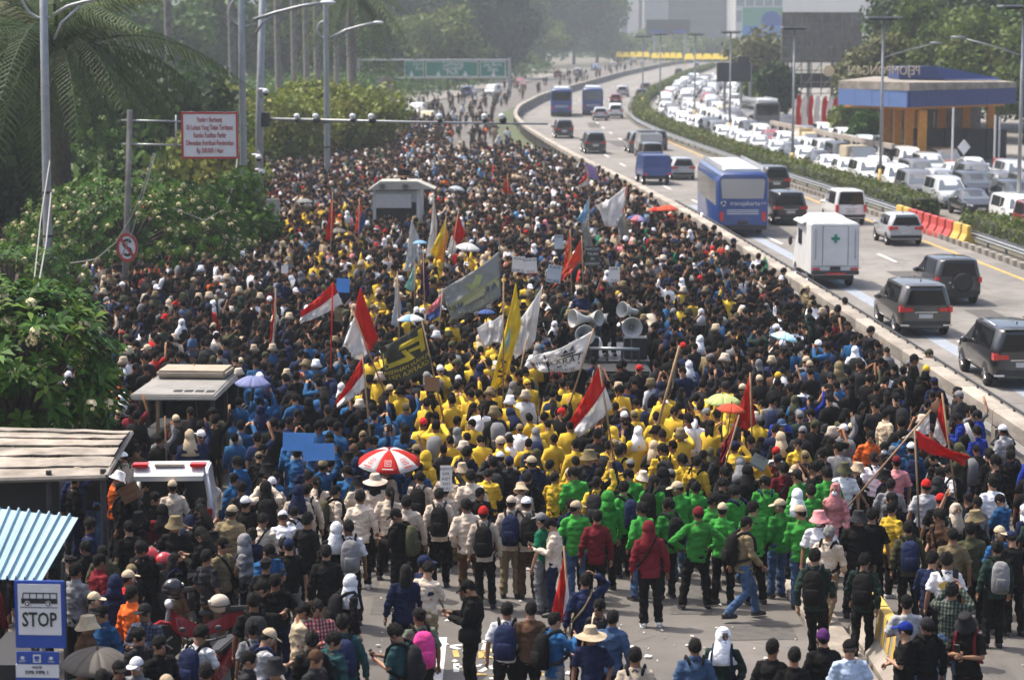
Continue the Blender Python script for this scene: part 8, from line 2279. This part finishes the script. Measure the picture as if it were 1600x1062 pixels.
def palette(hx, hy):
    d = dict(DARKP); n = R.random()
    if 640 < hx < 1190 and 600 < hy < 800 and not (hx < 690 and hy > 740): d = dict(yellow=68, black=17, charcoal=6, gold=3, navy=4, white=2)
    elif 560 < hx < 830 and 380 < hy <= 620: d = dict(yellow=31, black=50, charcoal=8, navy=4, white=3, grey=3)
    elif 420 < hx < 560 and 310 < hy < 430: d = dict(yellow=20, black=48, charcoal=14, grey=6, beige=6, navy=6)
    elif 830 <= hx < 980 and 590 < hy < 660: d = dict(yellow=46, black=48, navy=6)
    elif 350 < hx < 660 and 590 < hy < 750: d = dict(blue=44, black=38, navy=9, charcoal=4, skyblue=3)
    elif 380 < hx < 600 and 530 < hy <= 590: d = dict(blue=32, black=50, navy=8, charcoal=8, yellow=3)
    elif 1040 < hx < 1180 and 440 < hy < 520: d = dict(blue=14, black=52, charcoal=10, navy=10, white=6, yellow=3, olive=3)
    if 395 < hx < 690 and 735 < hy < 860: d = dict(cream=80, black=10, white=6, grey=4)
    elif 690 <= hx < 880 and 742 < hy < 860: d = dict(cream=74, yellow=6, black=10, white=8)
    elif 880 <= hx < 1300 and 735 < hy < 900: d = dict(green=66, black=18, yellow=6, maroon=4, navy=4, forest=3)
    elif hx > 1180 and hy < 720 and hy > 500: d.update(royal=5, blue=5, navy=9)
    elif hx > 1300 and hy > 740: d.update(olive=10, forest=12, white=5, yellow=4)
    elif hx < 360: d.update(maroon=4, red=1.5, orange=1)
    if hy < 420: d.update(grey=8, white=6, lightgrey=4, brown=6, beige=5, red=1.5, orange=1.2, emerald=1.5, skyblue=1.2, pink=.8)
    ks = list(d); return R.choices(ks, [d[k] for k in ks])[0]
def headgear(hy, tc):
    u = R.random()
    if u < .60: return R.choices(['short', 'messy', 'long', 'pony'], [5, 5, 1.2, .6])[0], None
    if u < .78: return 'cap', R.choices(['black', 'charcoal', 'beige', 'white', 'grey', 'navy', 'khaki', 'red', 'olive'], [7, 3, 3, 2.4, 2, 2, 2, .8, 1])[0]
    if u < .87: return 'bucket', R.choices(['beige', 'khaki', 'black', 'cream', 'white', 'olive'], [4, 2, 3, 2, 1, 1])[0]
    if u < .945: return 'hijab', R.choices(['black', 'white', 'grey', 'beige', 'navy', 'brown', 'cream', 'olive'], [6, 3, 2.5, 2, 2, 1, 1, 1])[0]
    if u < .975: return 'hood', tc
    return R.choices(['beanie', 'headband'], [2, 1])[0], R.choices(['black', 'white', 'red', 'charcoal', 'yellow'], [3, 2, 1.5, 2, 1])[0]
N_IND = 300
n_left = N_IND - len(PEOPLE)
near_pts, far_pts = [], []
for q in pts:
    inframe = 2 < q[2] < 1598 and q[3] < 1056
    if n_left > 0 and inframe and q[1] < 80: near_pts.append(q); n_left -= 1
    else: far_pts.append(q)
print('crowd points', len(pts), 'near', len(near_pts), 'hand', len(PEOPLE), 'far from', near_pts[-1][1] if near_pts else None)
for x, y, hx, hy in near_pts:
    tc = palette(hx, hy)
    hd_, hc_ = headgear(hy, tc)
    uni = tc in ('yellow', 'cream', 'green', 'blue')
    top = 'jacket' if uni else R.choices(['jacket', 'tee'], [5, 4])[0]
    if hd_ == 'hijab' and R.random() < .4: top = 'blouse'
    rot = R.gauss(0, .45) if (380 < hx < 1300) else R.gauss(0, 1.3)
    if hx > 1200 and hy < 740: rot = R.gauss(.9, .8)
    pz = R.choices(['stand', 'shift', 'fold', 'phone', 'film', 'lookl', 'lookr', 'raise'], [5, 3, 3, 2, 1.1, 2.5, 2.5, .6])[0]
    pack = R.choices([None, 'pack', 'straps', 'bag', 'strap'], [55, 24 if hx > 400 else 8, 6, 6, 7])[0]
    person((x, y), rot, pz, top, tc, R.choices(['black', 'charcoal', 'navy', 'denim', 'khaki', 'brown'], [10, 4, 2, 2, 1.5, .8])[0], hd_, hc_, pack, R.choices(['black', 'navy', 'charcoal', 'grey', 'olive'], [7, 2, 2, 1, 1])[0], mask=R.random() < .06, sc=R.uniform(.90, 1.07), shoe=R.choice(['shoe', 'shoe', 'whiteshoe']))
# coarse copies of the same bodies for the mass beyond
KP = ['stand', 'shift', 'fold', 'phone', 'film', 'raise', 'lookl', 'lookr']
LOD = []
with bpy.context.temp_override(scene=TS, view_layer=TS.view_layers[0]):
    for nb, nt, nl, lo in ((200, 150, 36, False), (70, 52, 16, True)):
        L = {}
        for k in KP:
            L[k] = dict(body=decim(RAW[k], nb), jacket=decim(TOPS[k, 'jacket'], nt), tee=decim(TOPS[k, 'tee'], nt), legs=decim(LEGS[k], nl))
        for h_ in ('short', 'under', 'messy', 'long', 'cap', 'bucket', 'hijab', 'hood', 'beanie', 'pony', 'headband', 'helmet'):
            L[h_] = decim(head_shape(h_, True).mesh('t', M['hair']), 95 if not lo else 42)
        L['pack'] = decim(PACK[0], 44)
        L['under'] = decim(head_shape('under', True).mesh('t', M['hair']), 40)
        LOD.append(L)
bpy.data.scenes.remove(TS)
CL = {k: np.array(v) for k, v in dict(black=(.0075, .007, .007), charcoal=(.020, .020, .022), navy=(.012, .018, .050), blue=(.018, .080, .19), royal=(.012, .030, .22), skyblue=(.10, .30, .55), denim=(.055, .10, .19), yellow=(.60, .39, .040), gold=(.62, .33, .03), cream=(.52, .43, .34), beige=(.47, .37, .25), khaki=(.20, .155, .085), olive=(.060, .060, .032), forest=(.014, .028, .022), green=(.038, .23, .036), emerald=(.010, .15, .075), maroon=(.13, .012, .018), red=(.42, .020, .018), orange=(.66, .12, .022), pink=(.62, .24, .25), grey=(.17, .17, .175), lightgrey=(.36, .36, .37), white=(.72, .72, .74), brown=(.085, .045, .026)).items()}
SKC = [np.array(c) for c in ((.30, .155, .088), (.24, .115, .062), (.37, .205, .125), (.19, .088, .048))]
HAIRC = np.array((.0065, .0055, .005))
VV, FF, CC = [], [], []
nv = 0
def addp(vf, Mx, col):
    global nv
    V, F = vf
    P = V @ Mx[:3, :3].T + Mx[:3, 3]
    VV.append(P); FF.append(F + nv); CC.append(np.repeat(col[None], len(V), 0)); nv += len(V)
HMn = {k: np.array(HM[k]) for k in HM}
for x, y, hx, hy in far_pts:
    L = LOD[0] if y < 78 else LOD[1]
    tc = palette(hx, hy); hd_, hc_ = headgear(hy, tc)
    if hd_ == 'sunhat': hd_ = 'bucket'
    pz = R.choices(KP, [5, 3, 3, 2, 1.7, 1.2, 3, 3])[0]
    if y < 62: rot = R.gauss(0, .5)
    elif R.random() < .5: rot = math.atan2(-(sd.location.x - x), (sd.location.y - y)) + R.gauss(0, .5)
    else: rot = R.uniform(-3.14, 3.14)
    s = R.uniform(.88, 1.07); tx_, ty_ = R.uniform(-.08, .08), R.uniform(-.08, .08)
    c_, s_ = math.cos(rot) * s, math.sin(rot) * s
    Mx = np.array([[c_, -s_, tx_, x], [s_, c_, ty_, y], [0, 0, s, 0], [0, 0, 0, 1]])
    v = R.uniform(.8, 1.2)
    addp(L[pz]['body'], Mx, SKC[R.randrange(4)] * R.uniform(.85, 1.15))
    addp(L[pz]['jacket' if R.random() < .65 or tc in ('yellow', 'blue', 'cream', 'green') else 'tee'], Mx, CL[tc] * v)
    addp(L[pz]['legs'], Mx, CL[R.choice(['black', 'black', 'charcoal', 'navy', 'khaki'])])
    Mh = Mx @ HMn[pz]
    if hd_ not in ('short', 'messy', 'long', 'pony', 'hijab', 'hood', 'helmet'): addp(L['under'], Mh, HAIRC)
    addp(L[hd_], Mh, HAIRC * R.uniform(.7, 1.6) if hd_ in ('short', 'messy', 'long', 'pony') else CL[hc_ if hc_ in CL else 'black'] * v)
    if R.random() < .18: addp(L['pack'], Mx, CL[R.choice(['black', 'navy', 'charcoal', 'grey'])])
cm = np_mesh('crowd', np.concatenate(VV), np.concatenate(FF), attr_mat('crowd_cloth', rough=.9, spec=.1), np.concatenate(CC), smo=True)
tag(link('crowd', cm), kind='stuff')
print('crowd tris', len(cm.polygons))

# vehicles standing in the thin far crowd
for i, (px, py, kind, pt_, lb) in enumerate([(640, 196, 'van', 'car_silver', 'silver van parked left among the far thin crowd'), (652, 184, 'mpv', 'car_white', 'white minivan farther left among the far thin crowd'), (733, 152, 'suv', 'car_blue', 'dark blue car on the far road below the green signs'), (770, 150, 'van', 'car_white', 'white van under the right green sign'), (600, 224, 'hatch', 'car_white', 'white roofed small car at the bushes edge in the far crowd'), (690, 140, 'mpv', 'car_black', 'black minivan far below the middle green sign'), (618, 210, 'van', 'car_silver', 'white roofed angkot van beside the bushes in the far crowd'), (668, 200, 'van', 'car_cream', 'cream van in the middle of the far thin crowd'), (905, 118, 'mpv', 'car_silver', 'silver minivan far along the crowd side road beyond the parapet bend'), (930, 111, 'mpv', 'car_blue', 'blue minivan far along the crowd side road'), (958, 105, 'hatch', 'car_white', 'white hatchback far along the crowd side road'), (990, 98, 'mpv', 'car_grey', 'grey minivan at the far end of the crowd side road'), (872, 122, 'suv', 'car_red', 'dark red car at the tree edge of the far crowd side road'), (812, 138, 'mpv', 'car_red', 'red minivan at the far roadside right of the green sign')]):
    p = at(px, py); car(kind, pt_, p, road_head(p.y) + R.uniform(-.3, .3) + math.pi * (i % 2), lb, detail=1 if i % 2 else 0)

LMP = [(ph, q) for ph, q in LM]
uniq(PEOPLE, LMP)
for o, b in PEOPLE:
    if len(o['label'].split()) > 16: o['label'] = o['label'].replace(', walking', '').replace(', masked', '').replace(' and black backpack', '')
for o, b in PEOPLE: o['group'] = 'people in the protest crowd'

# ------------------------------------------------------------------ air
hz = MB(); hz.box(-420, 420, -20, 1650, -1.0, 110)
hm = bpy.data.materials.new('haze'); hm.use_nodes = True
hn, hl = hm.node_tree.nodes, hm.node_tree.links
hn.remove(hn['Principled BSDF'])
pv = hn.new('ShaderNodeVolumePrincipled')
pv.inputs['Color'].default_value = (.86, .93, 1.0, 1); pv.inputs['Density'].default_value = HAZE_DENSITY; pv.inputs['Anisotropy'].default_value = 0.2
hl.new(pv.outputs['Volume'], hn['Material Output'].inputs['Volume'])
tag(hz.build('haze', hm), kind='stuff')
print('script seconds', round(time.time() - T0, 1))
